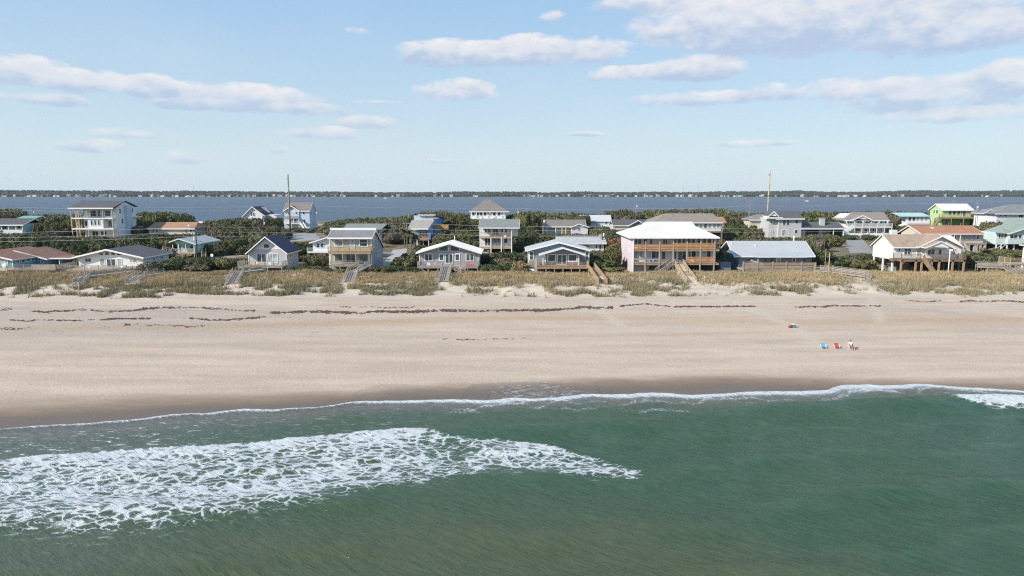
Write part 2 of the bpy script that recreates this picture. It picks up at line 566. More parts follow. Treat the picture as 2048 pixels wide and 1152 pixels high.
def ground_material():
    m = bpy.data.materials.new('ground_sand')
    m.use_nodes = True
    nt = m.node_tree
    N = NT(nt)
    b = nt.nodes['Principled BSDF']
    p = N.pos()
    wet, soak, dune, inl, tint = (N.attr(k) for k in ('wet', 'soak', 'dune', 'inland', 'tint'))
    st = N.vm('MULTIPLY', p, (0.045, 0.35, 0.3))
    st2 = N.vm('MULTIPLY', p, (0.35, 1.1, 0.3))
    n_big = N.noise(st, 1.0, 4, 0.55)
    n_mid = N.noise(st2, 1.0, 5, 0.6)
    n_fine = N.noise(p, 5.0, 5, 0.75)
    n_grain = N.noise(p, 22.0, 3, 0.8)
    dry = N.mix(N.mr(n_big, 0.35, 0.65), (0.565, 0.453, 0.340), (0.450, 0.362, 0.275))
    dry = N.mix(N.mr(n_mid, 0.42, 0.72, 0, 0.30), dry, (0.60, 0.485, 0.36))
    dry = N.mix(N.m('MULTIPLY', tint, 0.75), dry, (0.47, 0.325, 0.195))
    soft = N.mix(N.mr(n_fine, 0.3, 0.7), (0.62, 0.53, 0.42), (0.52, 0.44, 0.34))
    dry = N.mix(N.m('MULTIPLY', N.attr('speck'), N.mr(n_fine, 0.40, 0.60, 0.1, 0.75)), dry, (0.36, 0.31, 0.265))
    c = N.mix(dune, dry, soft)
    damp = N.mix(N.mr(n_mid, 0.3, 0.7), (0.29, 0.218, 0.152), (0.24, 0.182, 0.128))
    c = N.mix(wet, c, damp)
    c = N.mix(soak, c, (0.150, 0.115, 0.085))
    grass = N.mix(N.mr(N.noise(p, 0.35, 5, 0.6), 0.35, 0.65), (0.13, 0.115, 0.06), (0.27, 0.22, 0.14))
    c = N.mix(inl, c, grass)
    g = N.m('ADD', N.m('MULTIPLY', n_fine, 0.5), N.m('MULTIPLY', n_grain, 0.5))
    f = N.mr(g, 0.3, 0.7, 0.70, 1.30)
    cs = N.new('ShaderNodeVectorMath', operation='SCALE')
    nt.links.new(c, cs.inputs[0])
    N.put(cs.inputs['Scale'], f)
    # scattered shell and weed specks on the upper beach
    sp = N.m('MULTIPLY', N.mr(N.noise(p, 6.0, 2, 0.9), 0.69, 0.74), N.attr('speck'))
    c = N.mix(sp, cs.outputs[0], (0.12, 0.085, 0.07))
    nt.links.new(c, b.inputs['Base Color'])
    N.put(b.inputs['Roughness'], N.mr(soak, 0, 1, 0.95, 0.42))
    b.inputs['Specular IOR Level'].default_value = 0.22
    hgt = N.m('ADD', N.m('MULTIPLY', n_fine, 0.6), N.m('MULTIPLY', N.noise(p, 2.2, 3, 0.6), 0.6))
    # wheel ruts running along the upper beach
    sx = N.new('ShaderNodeSeparateXYZ')
    nt.links.new(p, sx.inputs[0])
    for y0, amp, wl in ((121.5, .9, 34.0), (118.6, 1.3, 47.0), (112.4, .8, 29.0)):
        cy = N.m('MULTIPLY_ADD', N.m('SINE', N.m('DIVIDE', sx.outputs[0], wl)), amp, y0)
        for off in (-.85, .85):
            dd = N.m('ABSOLUTE', N.m('SUBTRACT', sx.outputs[1], N.m('ADD', cy, off)))
            hgt = N.m('SUBTRACT', hgt, N.m('MULTIPLY', N.mr(dd, 0.34, 0.10), 0.45))
    bn = N.new('ShaderNodeBump')
    bn.inputs['Distance'].default_value = 0.22
    N.put(bn.inputs['Strength'], N.m('MULTIPLY', N.m('SUBTRACT', 1.0, wet), N.mr(dune, 0, 1, 0.5, 0.95)))
    N.put(bn.inputs['Height'], hgt)
    nt.links.new(bn.outputs[0], b.inputs['Normal'])
    return m

def build_ground():
    xs = axis(-900, 900, -122, 122, 0.7, 1.1, 12)
    ys = np.concatenate([np.arange(52, 126, 0.55), np.arange(126, 160, 0.45), axis(160, 540, 160, 162, 0.8, 1.06, 4.5)[1:]])
    X, Y = np.meshgrid(xs, ys)
    x, y = X.ravel(), Y.ravel()
    z = terr(x, y)
    s = y - shore(x)
    u, v = PU(x, y, z)
    nz = fbm(x / 4, y / 1.2, 4, 71) - 0.5
    wl = np.interp(u, [-300, 0, 350, 700, 950, 1200, 1500, 1700, 2048, 2400], [800, 790, 775, 774, 760, 749, 744, 750, 752, 752])   # where damp sand begins
    wh = np.interp(u, [-300, 0, 350, 700, 950, 1200, 1500, 1700, 2048, 2400], [850, 828, 806, 792, 776, 765, 760, 768, 772, 775])
    wet = sstep(0, 1, (v + 9 * nz - wl) / (wh - wl))
    soak = sstep(0, 1, (v + 8 * nz - wh + 5) / 20) * 0.9
    dn = sstep(127, 131, y + 3.0 * (fbm(x / 13 + 40, y * 0 + 2, 3, 3) - 0.5))
    for (ua, va), (ub, vb) in (((1415, 585), (1590, 655)), ((1590, 655), (1645, 692)), ((1200, 575), (1195, 615)), ((1195, 615), (1240, 650)), ((1735, 575), (1760, 640))):
        t_ = np.clip(((u - ua) * (ub - ua) + (v - va) * (vb - va) * 9) / ((ub - ua) ** 2 + 9 * (vb - va) ** 2), 0, 1)
        dd = np.hypot(u - ua - t_ * (ub - ua), (v - va - t_ * (vb - va)) * 2.2)
        dn = np.maximum(dn, .75 * np.exp(-(dd / 11) ** 2))
    dn = np.maximum(dn, .55 * sstep(.5, .66, fbm(x / 6, y / 2.2, 3, 91)) * sstep(640, 610, v))
    inl = sstep(146, 153, y + 6 * (fbm(x / 5, y / 4, 3, 77) - 0.5)) * (1 - 0.7 * sstep(0.55, 0.68, fbm(x / 9, y / 9, 3, 79)) * sstep(155, 160, y))
    tint = 1.25 * np.exp(-((v - np.interp(u, [0, 500, 700, 1000, 1300, 2048], [655, 652, 645, 636, 640, 640])) / 7.0) ** 2) * np.clip(fbm(x / 25, y / 3, 3, 83) * 1.8 - 0.25, 0, 1)
    tint = tint + 0.7 * np.exp(-((v - np.interp(u, [0, 300, 600, 1000, 2048], [690, 693, 684, 676, 655]) - 4 * (fbm(x / 6, x * 0, 3, 85) - .5)) / 2.5) ** 2) * np.clip(fbm(x / 18, y / 4, 3, 87) * 2 - 0.4, 0, 1)
    speck = sstep(605, 620, v) * (1 - sstep(655, 720, v)) * (0.25 + 0.75 * (1 - sstep(350, 900, u)))
    me = npmesh('ground', np.stack([x, y, z], -1), grid_faces(len(xs), len(ys)), 4, ground_material(),
                {'wet': ('POINT', wet), 'soak': ('POINT', soak), 'dune': ('POINT', dn), 'inland': ('POINT', inl), 'tint': ('POINT', np.clip(tint, 0, 1)), 'speck': ('POINT', speck)}, smooth=True)
    tag(link('ground', me), kind='structure')
build_ground()

# ---------------------------------------------------------------- sea
CREST = sorted(GP(u, v, 0) for u, v in [(-400, 975), (0, 927), (250, 906), (550, 887), (840, 863), (1000, 863), (1200, 852), (1300, 848), (1450, 832), (1600, 817), (1750, 812), (1880, 806), (2048, 808), (2400, 812)])
CRX = np.array([p[0] for p in CREST]); CRY = np.array([p[1] for p in CREST])
def sea_material():
    m = bpy.data.materials.new('sea_water')
    m.use_nodes = True
    nt = m.node_tree
    N = NT(nt)
    b = nt.nodes['Principled BSDF']
    p = N.pos()
    foam, lace, sand, bar, scum = (N.attr(k) for k in ('foam', 'lace', 'sand', 'bar', 'scum'))
    n1 = N.noise(p, 0.35, 4, 0.6)
    al = N.vm('DOT_PRODUCT', p, (0.83, -0.56, 0), out=1)
    ac = N.vm('DOT_PRODUCT', p, (0.56, 0.83, 0), out=1)
    sv = N.new('ShaderNodeCombineXYZ')
    N.put(sv.inputs[0], N.m('MULTIPLY', al, 0.42))
    N.put(sv.inputs[1], N.m('MULTIPLY', ac, 1.9))
    sv = sv.outputs[0]
    n2 = N.noise(sv, 1.5, 5, 0.72, 0.3)
    green = N.mix(N.mr(n1, 0.35, 0.65), (0.040, 0.090, 0.046), (0.056, 0.106, 0.058))
    olive = N.mix(N.mr(n2, 0.35, 0.65), (0.056, 0.082, 0.038), (0.086, 0.104, 0.052))
    grey = N.mix(N.mr(n2, 0.35, 0.65), (0.090, 0.094, 0.070), (0.150, 0.138, 0.108))
    green = N.mix(N.mr(n2, 0.30, 0.62), (0.022, 0.066, 0.032), green)
    c = N.mix(bar, green, olive)
    c = N.mix(sand, c, grey)
    # foam: a torn web, cells about a metre across
    wv = N.new('ShaderNodeTexNoise')
    N.put(wv.inputs['Vector'], p)
    wv.inputs['Scale'].default_value = 0.9
    wv.inputs['Detail'].default_value = 4
    warp = N.vm('MULTIPLY_ADD', wv.outputs['Color'], (1.9, 1.5, 0.0), p)
    warp = N.vm('MULTIPLY', warp, (0.58, 1.05, 0.0))
    vo = N.new('ShaderNodeTexVoronoi', feature='DISTANCE_TO_EDGE')
    N.put(vo.inputs['Vector'], warp)
    vo.inputs['Scale'].default_value = 1.4
    vo2 = N.new('ShaderNodeTexVoronoi', feature='DISTANCE_TO_EDGE')
    N.put(vo2.inputs['Vector'], warp)
    vo2.inputs['Scale'].default_value = 3.3
    nf = N.noise(p, 3.2, 5, 0.7)
    nl = N.noise(p, 0.55, 3, 0.6)
    web = N.m('MINIMUM', N.m('MULTIPLY', vo.outputs['Distance'], 1.25), N.m('MULTIPLY_ADD', vo2.outputs['Distance'], 2.2, 0.10))
    e = N.m('ADD', web, N.m('MULTIPLY', N.m('SUBTRACT', nf, 0.5), 0.46))
    e = N.m('ADD', e, N.m('MULTIPLY', N.m('SUBTRACT', nl, 0.5), 0.45))
    f1 = N.mr(N.m('SUBTRACT', N.m('MULTIPLY', foam, 0.258), e), -0.06, 0.07, smooth=True)
    f1 = N.m('MULTIPLY', f1, N.mr(foam, 0.0, 0.12))
    thin = N.m('MULTIPLY', N.mr(N.m('SUBTRACT', N.m('MULTIPLY', foam, 0.36), e), -0.12, 0.16), 0.34)
    f1 = N.m('MAXIMUM', f1, N.m('MULTIPLY', thin, N.mr(foam, 0.1, 0.5)))
    # fine lace thrown up at the edges
    nk = N.noise(N.vm('MULTIPLY', p, (1.0, 2.0, 1)), 3.0, 6, 0.72, 0.6)
    f2 = N.mr(N.m('ADD', nk, N.m('MULTIPLY', lace, 0.42)), 0.72, 0.92, smooth=True)
    f2 = N.m('MULTIPLY', f2, N.mr(lace, 0.0, 0.15))
    # drifting scum streaks
    ns = N.noise(N.vm('MULTIPLY', p, (0.55, 1.8, 1)), 1.3, 6, 0.7, 0.8)
    f3 = N.m('MULTIPLY', N.mr(ns, 0.545, 0.63, smooth=True), scum)
    f = N.m('MAXIMUM', N.m('MAXIMUM', f1, f2), f3)
    ft = N.mix(N.mr(nf, 0.3, 0.7), (0.42, 0.46, 0.45), (0.66, 0.68, 0.67))
    c = N.mix(f, c, ft)
    nt.links.new(c, b.inputs['Base Color'])
    N.put(b.inputs['Roughness'], N.mr(f, 0, 1, 0.14, 0.85))
    b.inputs['IOR'].default_value = 1.333
    N.put(b.inputs['Specular IOR Level'], N.mr(f, 0, 1, 0.34, 0.15))
    # wind ripples, running obliquely to the shore
    r1 = N.noise(sv, 1.0, 4, 0.62)
    r2 = N.noise(sv, 4.2, 4, 0.7)
    h = N.m('ADD', N.m('MULTIPLY', r1, 0.55), N.m('MULTIPLY', r2, 0.17))
    h = N.m('ADD', h, N.m('MULTIPLY', f, 0.10))
    N.put(b.inputs['Normal'], N.bump(h, 0.75, 0.5))
    return m

def build_sea():
    xs = axis(-2500, 2500, -64, 64, 0.32, 1.14, 120)
    t = np.concatenate([-np.geomspace(1800, 1, 40), np.linspace(0, 1, 190)[1:]])     # 0 = 28 m out, 1 = water's edge
    x = np.tile(xs, len(t))
    ys = shore(xs)
    Yg = np.where(t[:, None] < 0, 28 + t[:, None], 28 + t[:, None] * (ys[None, :] - 28))
    y = Yg.ravel()
    s = np.tile(ys, len(t)) - y                          # metres out from the edge
    u, v = PU(x, y, np.zeros_like(x))
    # shape
    cr = np.interp(x, CRX, CRY) + 0.5 * (fbm(x / 3, x * 0, 3, 101) - 0.5)
    d = y - cr
    amp = np.interp(x, [-80, -25, -10, 20, 45, 80], [0.36, 0.38, 0.45, 0.65, 0.95, 0.9])
    z = amp * np.where(d > 0, np.exp(-(d / 0.75) ** 2), np.exp(-(d / 3.2) ** 2))
    ph = d + 5.0 * (fbm(x / 22, y / 14, 2, 111) - .5)
    z += 0.19 * np.sin(ph * 2 * math.pi / 7.0 - .6) * sstep(-3.0, -7.0, d) * (0.35 + 1.3 * fbm(x / 18, y / 10, 2, 112)) * (y > 10)
    z += 0.05 * np.sin((y + .3 * x) / .75 + 4 * fbm(x / 8, y / 5, 2, 117)) * sstep(3, 8, s) * (y > 10)
    z += 0.16 * np.exp(-((y - (47 + 0.05 * x + 2 * (fbm(x / 12, x * 0, 2, 113) - .5))) / 1.8) ** 2)
    z += 0.09 * (fbm(x / 1.6 + y / 5, y / 0.9, 4, 115) - 0.5) * sstep(0.5, 3, s)
    edge = 0.02 + 0.10 * np.exp(-((s - 0.25) / 0.3) ** 2) * (s < 3)
    z = z * sstep(0.2, 3.0, s) + edge * (1 - sstep(1.0, 4.0, s)) + 0.03
    z = np.maximum(z, terr(x, y) * (s < 2) + 0.012)
    z[s <= 1e-6] = (terr(x, y) + 0.006)[s <= 1e-6]
    z[y < 0] *= sstep(-200, 0, y[y < 0])
    # broken wave
    fu = [-500, 0, 100, 250, 400, 550, 700, 840, 870, 900, 960, 1000, 1100, 1180, 1280, 1300]
    ff = [985, 926, 917, 906, 898, 887, 873, 863, 868, 878, 884, 882, 894, 914, 948, 960]
    fb = [1085, 1058, 1074, 1066, 1046, 1026, 994, 970, 964, 958, 952, 948, 944, 962, 962, 958]
    nzb = fbm(x / 2.2, y / 1.6, 4, 121) - 0.5
    front = np.interp(u, fu, ff) + 1.5 * (vnoise(x / 0.8, x * 0, 123) - .5)
    back = np.interp(u, fu, fb) + 26 * nzb
    q = (v - front) / np.maximum(back - front, 4)
    foam = sstep(0, 0.03, q) * (1 - sstep(0.72, 1.08, q)) * np.interp(u, [-100, 400, 780, 860, 930, 1100, 1260, 1300], [1.0, 0.98, 0.95, 0.78, 0.74, 0.86, 0.62, 0.0])
    foam *= 0.72 + 0.5 * np.exp(-((q - 0.03) / 0.09) ** 2) + 0.75 * (fbm(x / 5, y / 3, 3, 125) - 0.5)
    foam *= np.where((u > 845) & (u < 990), 1 - 0.45 * np.exp(-((u - 900) / 50) ** 2) * (1 - sstep(0.2, 0.5, q)), 1)
    foam *= np.where(u > 980, 0.55 + 0.95 * fbm(x / 2.4, y / 1.6, 3, 129), 1)
    foam = np.clip(foam, 0, 1.35)
    # right-hand breaker
    bt = np.interp(u, [1880, 1900, 1980, 2048, 2400], [800, 803, 797, 795, 792])
    bb = np.interp(u, [1880, 1900, 1980, 2048, 2400], [801, 808, 824, 824, 830])
    qb = (v + 5 * nzb - bt) / np.maximum(bb - bt, 2)
    foam = np.maximum(foam, 1.35 * sstep(-0.05, 0.08, qb) * (1 - sstep(0.7, 1.1, qb)) * sstep(1885, 1930, u))
    # wash along the edge
    th = np.interp(u, [-300, 0, 400, 690, 800, 900, 1200, 1500, 1650, 1740, 1900, 2048, 2400], [9, 11, 15, 13, 15, 18, 23, 20, 22, 24, 20, 15, 15])
    th = th * 1.35 * np.clip(0.5 + 1.1 * fbm(x / 4.5, x * 0 + 2, 3, 127), .5, 1.12)
    ev = PU(x, y + s, np.full_like(x, 0.03))[1]
    qe = (v - ev) / th
    lace = np.exp(-(qe / 0.22) ** 2) * 1.0 + np.clip(1 - qe, 0, 1) * np.interp(u, [0, 690, 800, 1000, 1650, 1750, 2048], [0.40, 0.46, 0.56, 0.62, 0.60, 0.58, 0.48])
    lace += 0.60 * np.exp(-((qe - 0.95 - .5 * (fbm(x / 1.7, x * 0, 3, 135) - .5)) / 0.16) ** 2) * sstep(780, 950, u) * np.clip(2.6 * fbm(x / 4, x * 0, 3, 131) - .6, 0, 1.2)
    lace += 0.42 * np.exp(-((qe - 0.5 - .8 * (fbm(x / 2.6, x * 0, 3, 137) - .5)) / 0.10) ** 2) * sstep(780, 950, u)
    lace += 0.36 * np.exp(-((q - 0.02) / 0.03) ** 2) * (u < 860)
    lace += 0.22 * np.exp(-((v - front) / 2.2) ** 2) * (u >= 860) * np.clip(fbm(x / 5, x * 0, 2, 133) * 2 - 0.6, 0, 1) * (u < 1300)
    lace = np.where(s < 12, lace, np.where(np.abs(q) < 0.3, lace, 0))
    # scum streaks between shore and broken wave, and behind it
    scum = (1 - sstep(280, 520, u)) * sstep(ev + 10, ev + 22, v) * (1 - sstep(-0.01, 0.01, q)) * 0.95
    scum += 0.30 * sstep(300, 480, u) * (1 - sstep(760, 950, u)) * sstep(ev + 6, ev + 20, v) * (1 - sstep(-0.01, 0.01, q))
    scum += 0.35 * np.exp(-((q - 1.04) / 0.09) ** 2) * (u < 1290) * (u > -400)
    # water body: sand in suspension near the edge, a shallow bar in front, deep green to the right
    cd = np.clip((v - ev) / np.interp(u, [0, 400, 800, 1100, 1500, 2048], [60, 52, 34, 30, 34, 34]), 0, 1)
    sand = (1 - sstep(0.25, 1.0, cd)) * 0.95 + 0.15 * (1 - sstep(0.5, 1.6, cd)) * (fbm(x / 3, y / 1, 3, 141))
    sand = np.maximum(sand, 0.55 * (1 - sstep(150, 620, u)) * (1 - sstep(0.0, 0.12, q)))
    g = np.exp(-((v - np.interp(u, [800, 1000, 1300, 1600, 2048], [868, 874, 862, 834, 832])) / np.interp(u, [800, 1300, 2048], [12, 22, 40])) ** 2) * sstep(820, 950, u)
    edgebar = np.interp(u, [0, 300, 600, 900, 1200, 1500, 1700, 2048], [1010, 1010, 1000, 985, 1000, 1050, 1110, 1190])
    bar = sstep(-40, 110, v - edgebar + 40 * (fbm(x / 6, y / 6, 3, 143) - 0.5)) * 1.0
    bar = np.maximum(bar, 0.25 * (1 - sstep(600, 1300, u)))
    bar = np.clip(bar * (1 - 0.9 * g), 0, 1)
    sand = np.clip(sand * (1 - g), 0, 1)
    me = npmesh('sea', np.stack([x, y, z], -1), grid_faces(len(xs), len(t)), 4, sea_material(),
                {'foam': ('POINT', foam), 'lace': ('POINT', np.clip(lace, 0, 1.3)), 'sand': ('POINT', sand), 'bar': ('POINT', bar), 'scum': ('POINT', np.clip(scum, 0, 1))}, smooth=True)
    tag(link('sea', me), kind='structure')
build_sea()

def build_swash():
    """the thin sheet of water left on the sand by the last wave"""
    m = bpy.data.materials.new('swash_film')
    m.use_nodes = True
    nt = m.node_tree
    N = NT(nt)
    b = nt.nodes['Principled BSDF']
    p = N.pos()
    rim, arc = N.attr('rim'), N.attr('arc')
    n = N.noise(p, 3.5, 5, 0.7)
    st = N.noise(N.vm('ADD', N.vm('MULTIPLY', p, (0.0, 0.0, 0.0)), N.vm('MULTIPLY', p, (1.2, 2.6, 0))), 1.0, 5, 0.65, 1.6)
    f = N.mr(N.m('ADD', rim, N.m('MULTIPLY', N.m('SUBTRACT', n, 0.5), 0.9)), 0.45, 0.75, smooth=True)
    f = N.m('MAXIMUM', f, N.m('MULTIPLY', N.mr(st, 0.47, 0.62, 0, 0.9, smooth=True), arc))
    N.put(b.inputs['Base Color'], N.mix(f, (0.16, 0.125, 0.10), (0.62, 0.61, 0.58)))
    N.put(b.inputs['Roughness'], N.mr(f, 0, 1, 0.18, 0.8))
    tr = N.new('ShaderNodeBsdfTransparent')
    mx = N.new('ShaderNodeMixShader')
    N.put(mx.inputs[0], N.m('ADD', N.m('MULTIPLY', f, 0.85), 0.07, clamp=True))
    nt.links.new(tr.outputs[0], mx.inputs[1])
    nt.links.new(b.outputs[0], mx.inputs[2])
    nt.links.new(mx.outputs[0], nt.nodes['Material Output'].inputs['Surface'])
    for k, pts in enumerate(([(697, 806), (703, 791), (713, 783), (730, 777), (752, 771), (790, 769), (850, 772), (900, 776), (921, 778)],
                            [(915, 799), (921, 789), (929, 780), (925, 775), (940, 771), (985, 768), (1060, 765), (1110, 767), (1150, 772), (1185, 776), (1192, 764), (1196, 777), (1240, 781)])):
        rimp = [GP(u, v, 0.7) for u, v in pts]
        n = 90
        xs = np.linspace(rimp[0][0], rimp[-1][0], n)
        pu = np.linspace(pts[0][0], pts[-1][0], n)
        pv = np.interp(pu, [q[0] for q in sorted(pts)], [q[1] for q in sorted(pts)])
        V, R, A = [], [], []
        rows = 14
        for r in range(rows):
            for i in range(n):
                x1, y1 = GP(pu[i], pv[i], 0.15)
                y0 = float(shore(np.array([x1]))[0]) - 0.6
                tt = r / (rows - 1)
                y = y0 + (max(y1, y0 + 0.4) - y0) * tt
                V.append((x1, y, 0))
                R.append(0.62 * math.exp(-((1 - tt) / 0.05) ** 2) * (1.0 if i < 14 else 0.35))
                A.append((0.25 if k == 0 else 0.9) * math.sin(math.pi * min(1, i / n + 0.02)))
        V = np.array(V)
        V[:, 2] = terr(V[:, 0], V[:, 1]) + 0.02
        me = npmesh('swash', V, grid_faces(n, rows), 4, m, {'rim': ('POINT', R), 'arc': ('POINT', A)}, smooth=True)
        tag(link('swash_water', me), kind='structure')
build_swash()

# ---------------------------------------------------------------- sound behind the island and its far shore
def build_bay():
    m = bpy.data.materials.new('bay_water')
    m.use_nodes = True
    nt = m.node_tree
    N = NT(nt)
    b = nt.nodes['Principled BSDF']
    p = N.pos()
    st = N.vm('MULTIPLY', p, (0.25, 1.0, 1))
    n1 = N.noise(st, 0.02, 4, 0.6)
    n2 = N.noise(st, 0.30, 4, 0.7)
    c = N.mix(N.mr(n1, 0.35, 0.65), (0.036, 0.062, 0.092), (0.050, 0.078, 0.110))
    c = N.mix(N.mr(n2, 0.35, 0.68, 0, 0.8), c, (0.070, 0.098, 0.130))
    nt.links.new(c, b.inputs['Base Color'])
    b.inputs['Roughness'].default_value = 0.35
    b.inputs['Specular IOR Level'].default_value = 0.12
    N.put(b.inputs['Normal'], N.bump(n2, 1.0, 1.2))
    xs = np.linspace(-6000, 6000, 60)
    ys = np.array([400, 430, 460, 500, 550, 620, 700, 800, 1000, 1300, 1800, 2400, 3200])
    X, Y = np.meshgrid(xs, ys)
    me = npmesh('bay', np.stack([X.ravel(), Y.ravel(), np.zeros(X.size)], -1), grid_faces(len(xs), len(ys)), 4, m)
    tag(link('bay_water', me), kind='structure')
build_bay()

def leaf_material(name, dark, light, rough=0.7):
    m = bpy.data.materials.new(name)
    m.use_nodes = True
    nt = m.node_tree
    N = NT(nt)
    b = nt.nodes['Principled BSDF']
    t = N.attr('tint')
    c = N.mix(t, dark, light)
    oi = N.new('ShaderNodeObjectInfo')
    r = oi.outputs['Random']
    cs = N.new('ShaderNodeVectorMath', operation='SCALE')
    nt.links.new(c, cs.inputs[0])
    N.put(cs.inputs['Scale'], N.mr(r, 0, 1, 0.82, 1.2))
    nt.links.new(cs.outputs[0], b.inputs['Base Color'])
    b.inputs['Roughness'].default_value = rough
    b.inputs['Specular IOR Level'].default_value = 0.2
    return m

def build_far_shore():
    lm = leaf_material('far_wood', (0.030, 0.045, 0.035), (0.075, 0.085, 0.060))
    # land
    xs = np.linspace(-6000, 6000, 200)
    ys = np.array([2860, 2885, 2900, 3000, 3300, 4500])
    X, Y = np.meshgrid(xs, ys)
    yo = 120 * (fbm(X / 900, X * 0, 2, 201) - 0.5)
    Z = np.interp(Y, [2860, 2885, 2900, 3000, 3300, 4500], [-0.5, 1.2, 2.5, 4.0, 5, 5])
    me = npmesh('far_land', np.stack([X.ravel(), (Y + yo).ravel(), Z.ravel()], -1), grid_faces(len(xs), len(ys)), 4, mat('far_ground', (0.13, 0.13, 0.10)))
    tag(link('far_land', me), kind='structure')
    # wood: many small crowns, three ranks deep
    FX = np.linspace(-6000, 6000, 1200)
    FY = 120 * (fbm(FX / 900, FX * 0, 2, 201) - 0.5)
    FG = [fbm(FX / 160, FX * 0 + k * 7.0, 3, 203) for k in range(3)]
    V, Fc, T = [], [], []
    n = 0
    base = np.array([(math.cos(a), math.sin(a)) for a in np.linspace(0, 2 * math.pi, 6)[:-1]])
    for rank, (yr, num) in enumerate(((2925, 3600), (2990, 3600), (3080, 3600))):
        for k in range(num):
            x = rng.uniform(-2700, 2700) if k % 6 else rng.uniform(-5500, 5500)
            yoff = float(np.interp(x, FX, FY))
            y = yr + yoff + rng.uniform(-25, 25)
            lift = 1.0 + 0.35 * min(1, abs(x - 0) / 2100) ** 2
            gap = 0.8 + 0.45 * float(np.interp(x, FX, FG[rank]))
            h = (8 + rank * 5) * lift * gap + rng.uniform(-1.5, 2.5)
            r = rng.uniform(4, 8.5)
            z0 = 3.0
            rings = ((0.25, 0.0), (1.0, 0.35), (0.85, 0.7), (0.35, 0.97))
            for rr, hh in rings:
                for c, s_ in base:
                    j = rng.uniform(0.8, 1.2)
                    V.append((x + c * r * rr * j, y + s_ * r * rr * j, z0 + h * hh))
            V.append((x, y, z0 + h))
            for q in range(3):
                for e in range(5):
                    a, b_ = n + q * 5 + e, n + q * 5 + (e + 1) % 5
                    Fc += [a, b_, a + 5, b_, b_ + 5, a + 5]
                    T += [rng.uniform(0, 1)] * 2
            for e in range(5):
                Fc += [n + 15 + e, n + 15 + (e + 1) % 5, n + 20]
                T.append(rng.uniform(0.2, 1))
            n += 21
    me = npmesh('far_wood', np.array(V), np.array(Fc), 3, lm, {'tint': ('FACE', T)})
    tag(link('far_wood', me), label='dark wooded shoreline across the sound', kind='stuff')
    # houses along it
    fw = mat('far_white', (0.72, 0.72, 0.70))
    fr = mat('far_roof', (0.30, 0.29, 0.29))
    fb = mat('far_beige', (0.55, 0.48, 0.38))
    kinds = []
    for (w, d, h, wm) in ((14, 10, 6, fw), (20, 11, 5, fw), (11, 10, 8, fb), (26, 12, 6, fw), (16, 12, 9, fb)):
        mb = MB()
        mb.prism([(-w / 2, -1), (w / 2, -1), (w / 2, h), (-w / 2, h)], 0, d, 'y')
        mb.prism([(-0.5, h), (d + 0.5, h), (d / 2, h + 3.2)], -w / 2 - .6, w / 2 + .6, 'x', 1)
        for i in range(int(w // 4)):
            x = -w / 2 + 2 + i * (w - 3) / max(1, int(w // 4))
            mb.box(x, x + 1.5, -0.12, 0.05, h - 3, h - 1.2, 2)
        o = mb.build('shore_house', [wm, fr, GLASS])
        kinds.append(o)
    us = []
    for lo, hi, nn in ((10, 110, 14), (110, 240, 26), (240, 420, 22), (420, 700, 42), (720, 960, 16), (1030, 1330, 34), (1330, 1530, 18), (1530, 1700, 18), (1700, 1850, 14), (1880, 2044, 11)):
        us += [rng.uniform(lo, hi) for _ in range(nn)]
    for i, uu in enumerate(us):
        o = kinds[i] if i < 5 else kinds[i % 5].copy()
        if i >= 5:
            COL.objects.link(o)
        x = (uu - 1024) / FOC * 2890
        yoff = float(120 * (fbm(np.array([x / 900]), np.array([0.0]), 2, 201)[0] - 0.5))
        y = 2893 + yoff + rng.uniform(-2, 14)
        o.location = (x * y / 2890, y, 1.8 + rng.uniform(0, 2.5))
        o.rotation_euler = (0, 0, rng.uniform(-0.5, 0.5))
        sc = rng.uniform(0.45, 0.85)
        o.scale = (sc, sc, sc)
        seg = ('left of the unfinished house', 'just left of the tall left pole', 'right of the tall left pole', 'right of the pyramid roof',
               'above the pink house', 'right of the tall right pole', 'right of the lime house')[int(np.searchsorted((140, 578, 975, 1240, 1537, 1900), uu))]
        tag(o, ('tiny low white', 'tiny long white', 'tiny tall beige', 'tiny very long white', 'tiny tall broad beige')[i % 5] + ' house on the far shore, ' + seg, 'house', 'houses along the far shore')
    for uu, vt, lab in ((1367, 365, 'thin tall radio mast on the far shore, the tallest of them'), (1397, 373, 'shorter thin radio mast on the far shore beside a taller mast'), (388, 371, 'thin mast rising over the far woods at left')):
        x = XU(uu, 384, 3100)
        mb = MB()
        h = ZV(vt, 3100)
        mb.tube([(0, 0, 0), (0, 0, h)], 0.9, 4, r1=0.5)
        for q in range(6):
            mb.box(-1.1, 1.1, -1.1, 1.1, h * (q + 1) / 6.5, h * (q + 1) / 6.5 + 0.8)
        tag(mb.build('radio_mast', STEEL, loc=(x, 3100, 3)), lab, 'mast')
    for uu, vv, lab in ((1613, 403, 'small white boat out on the sound to the right'), (770, 397, 'small white boat near the far shore')):
        x, y = GP(uu, vv, 0)
        r = empty('motor_boat', (x, y, 0), lab, 'boat')
        mb = MB()
        L = 9 if vv > 400 else 14
        mb.hexa([(-L / 2, -1.1, -.2), (L / 2 - 1, -1.1, -.2), (L / 2 - 1, 1.1, -.2), (-L / 2, 1.1, -.2), (-L / 2, -1.5, 1.2), (L / 2 + 1, -.5, 1.5), (L / 2 + 1, .5, 1.5), (-L / 2, 1.5, 1.2)])
        mb.build('hull', WHITE, r)
        mb = MB()
        mb.box(-L * .15, L * .2, -1, 1, 1.2, 3.0)
        mb.build('cabin', WHITE, r)
build_far_shore()

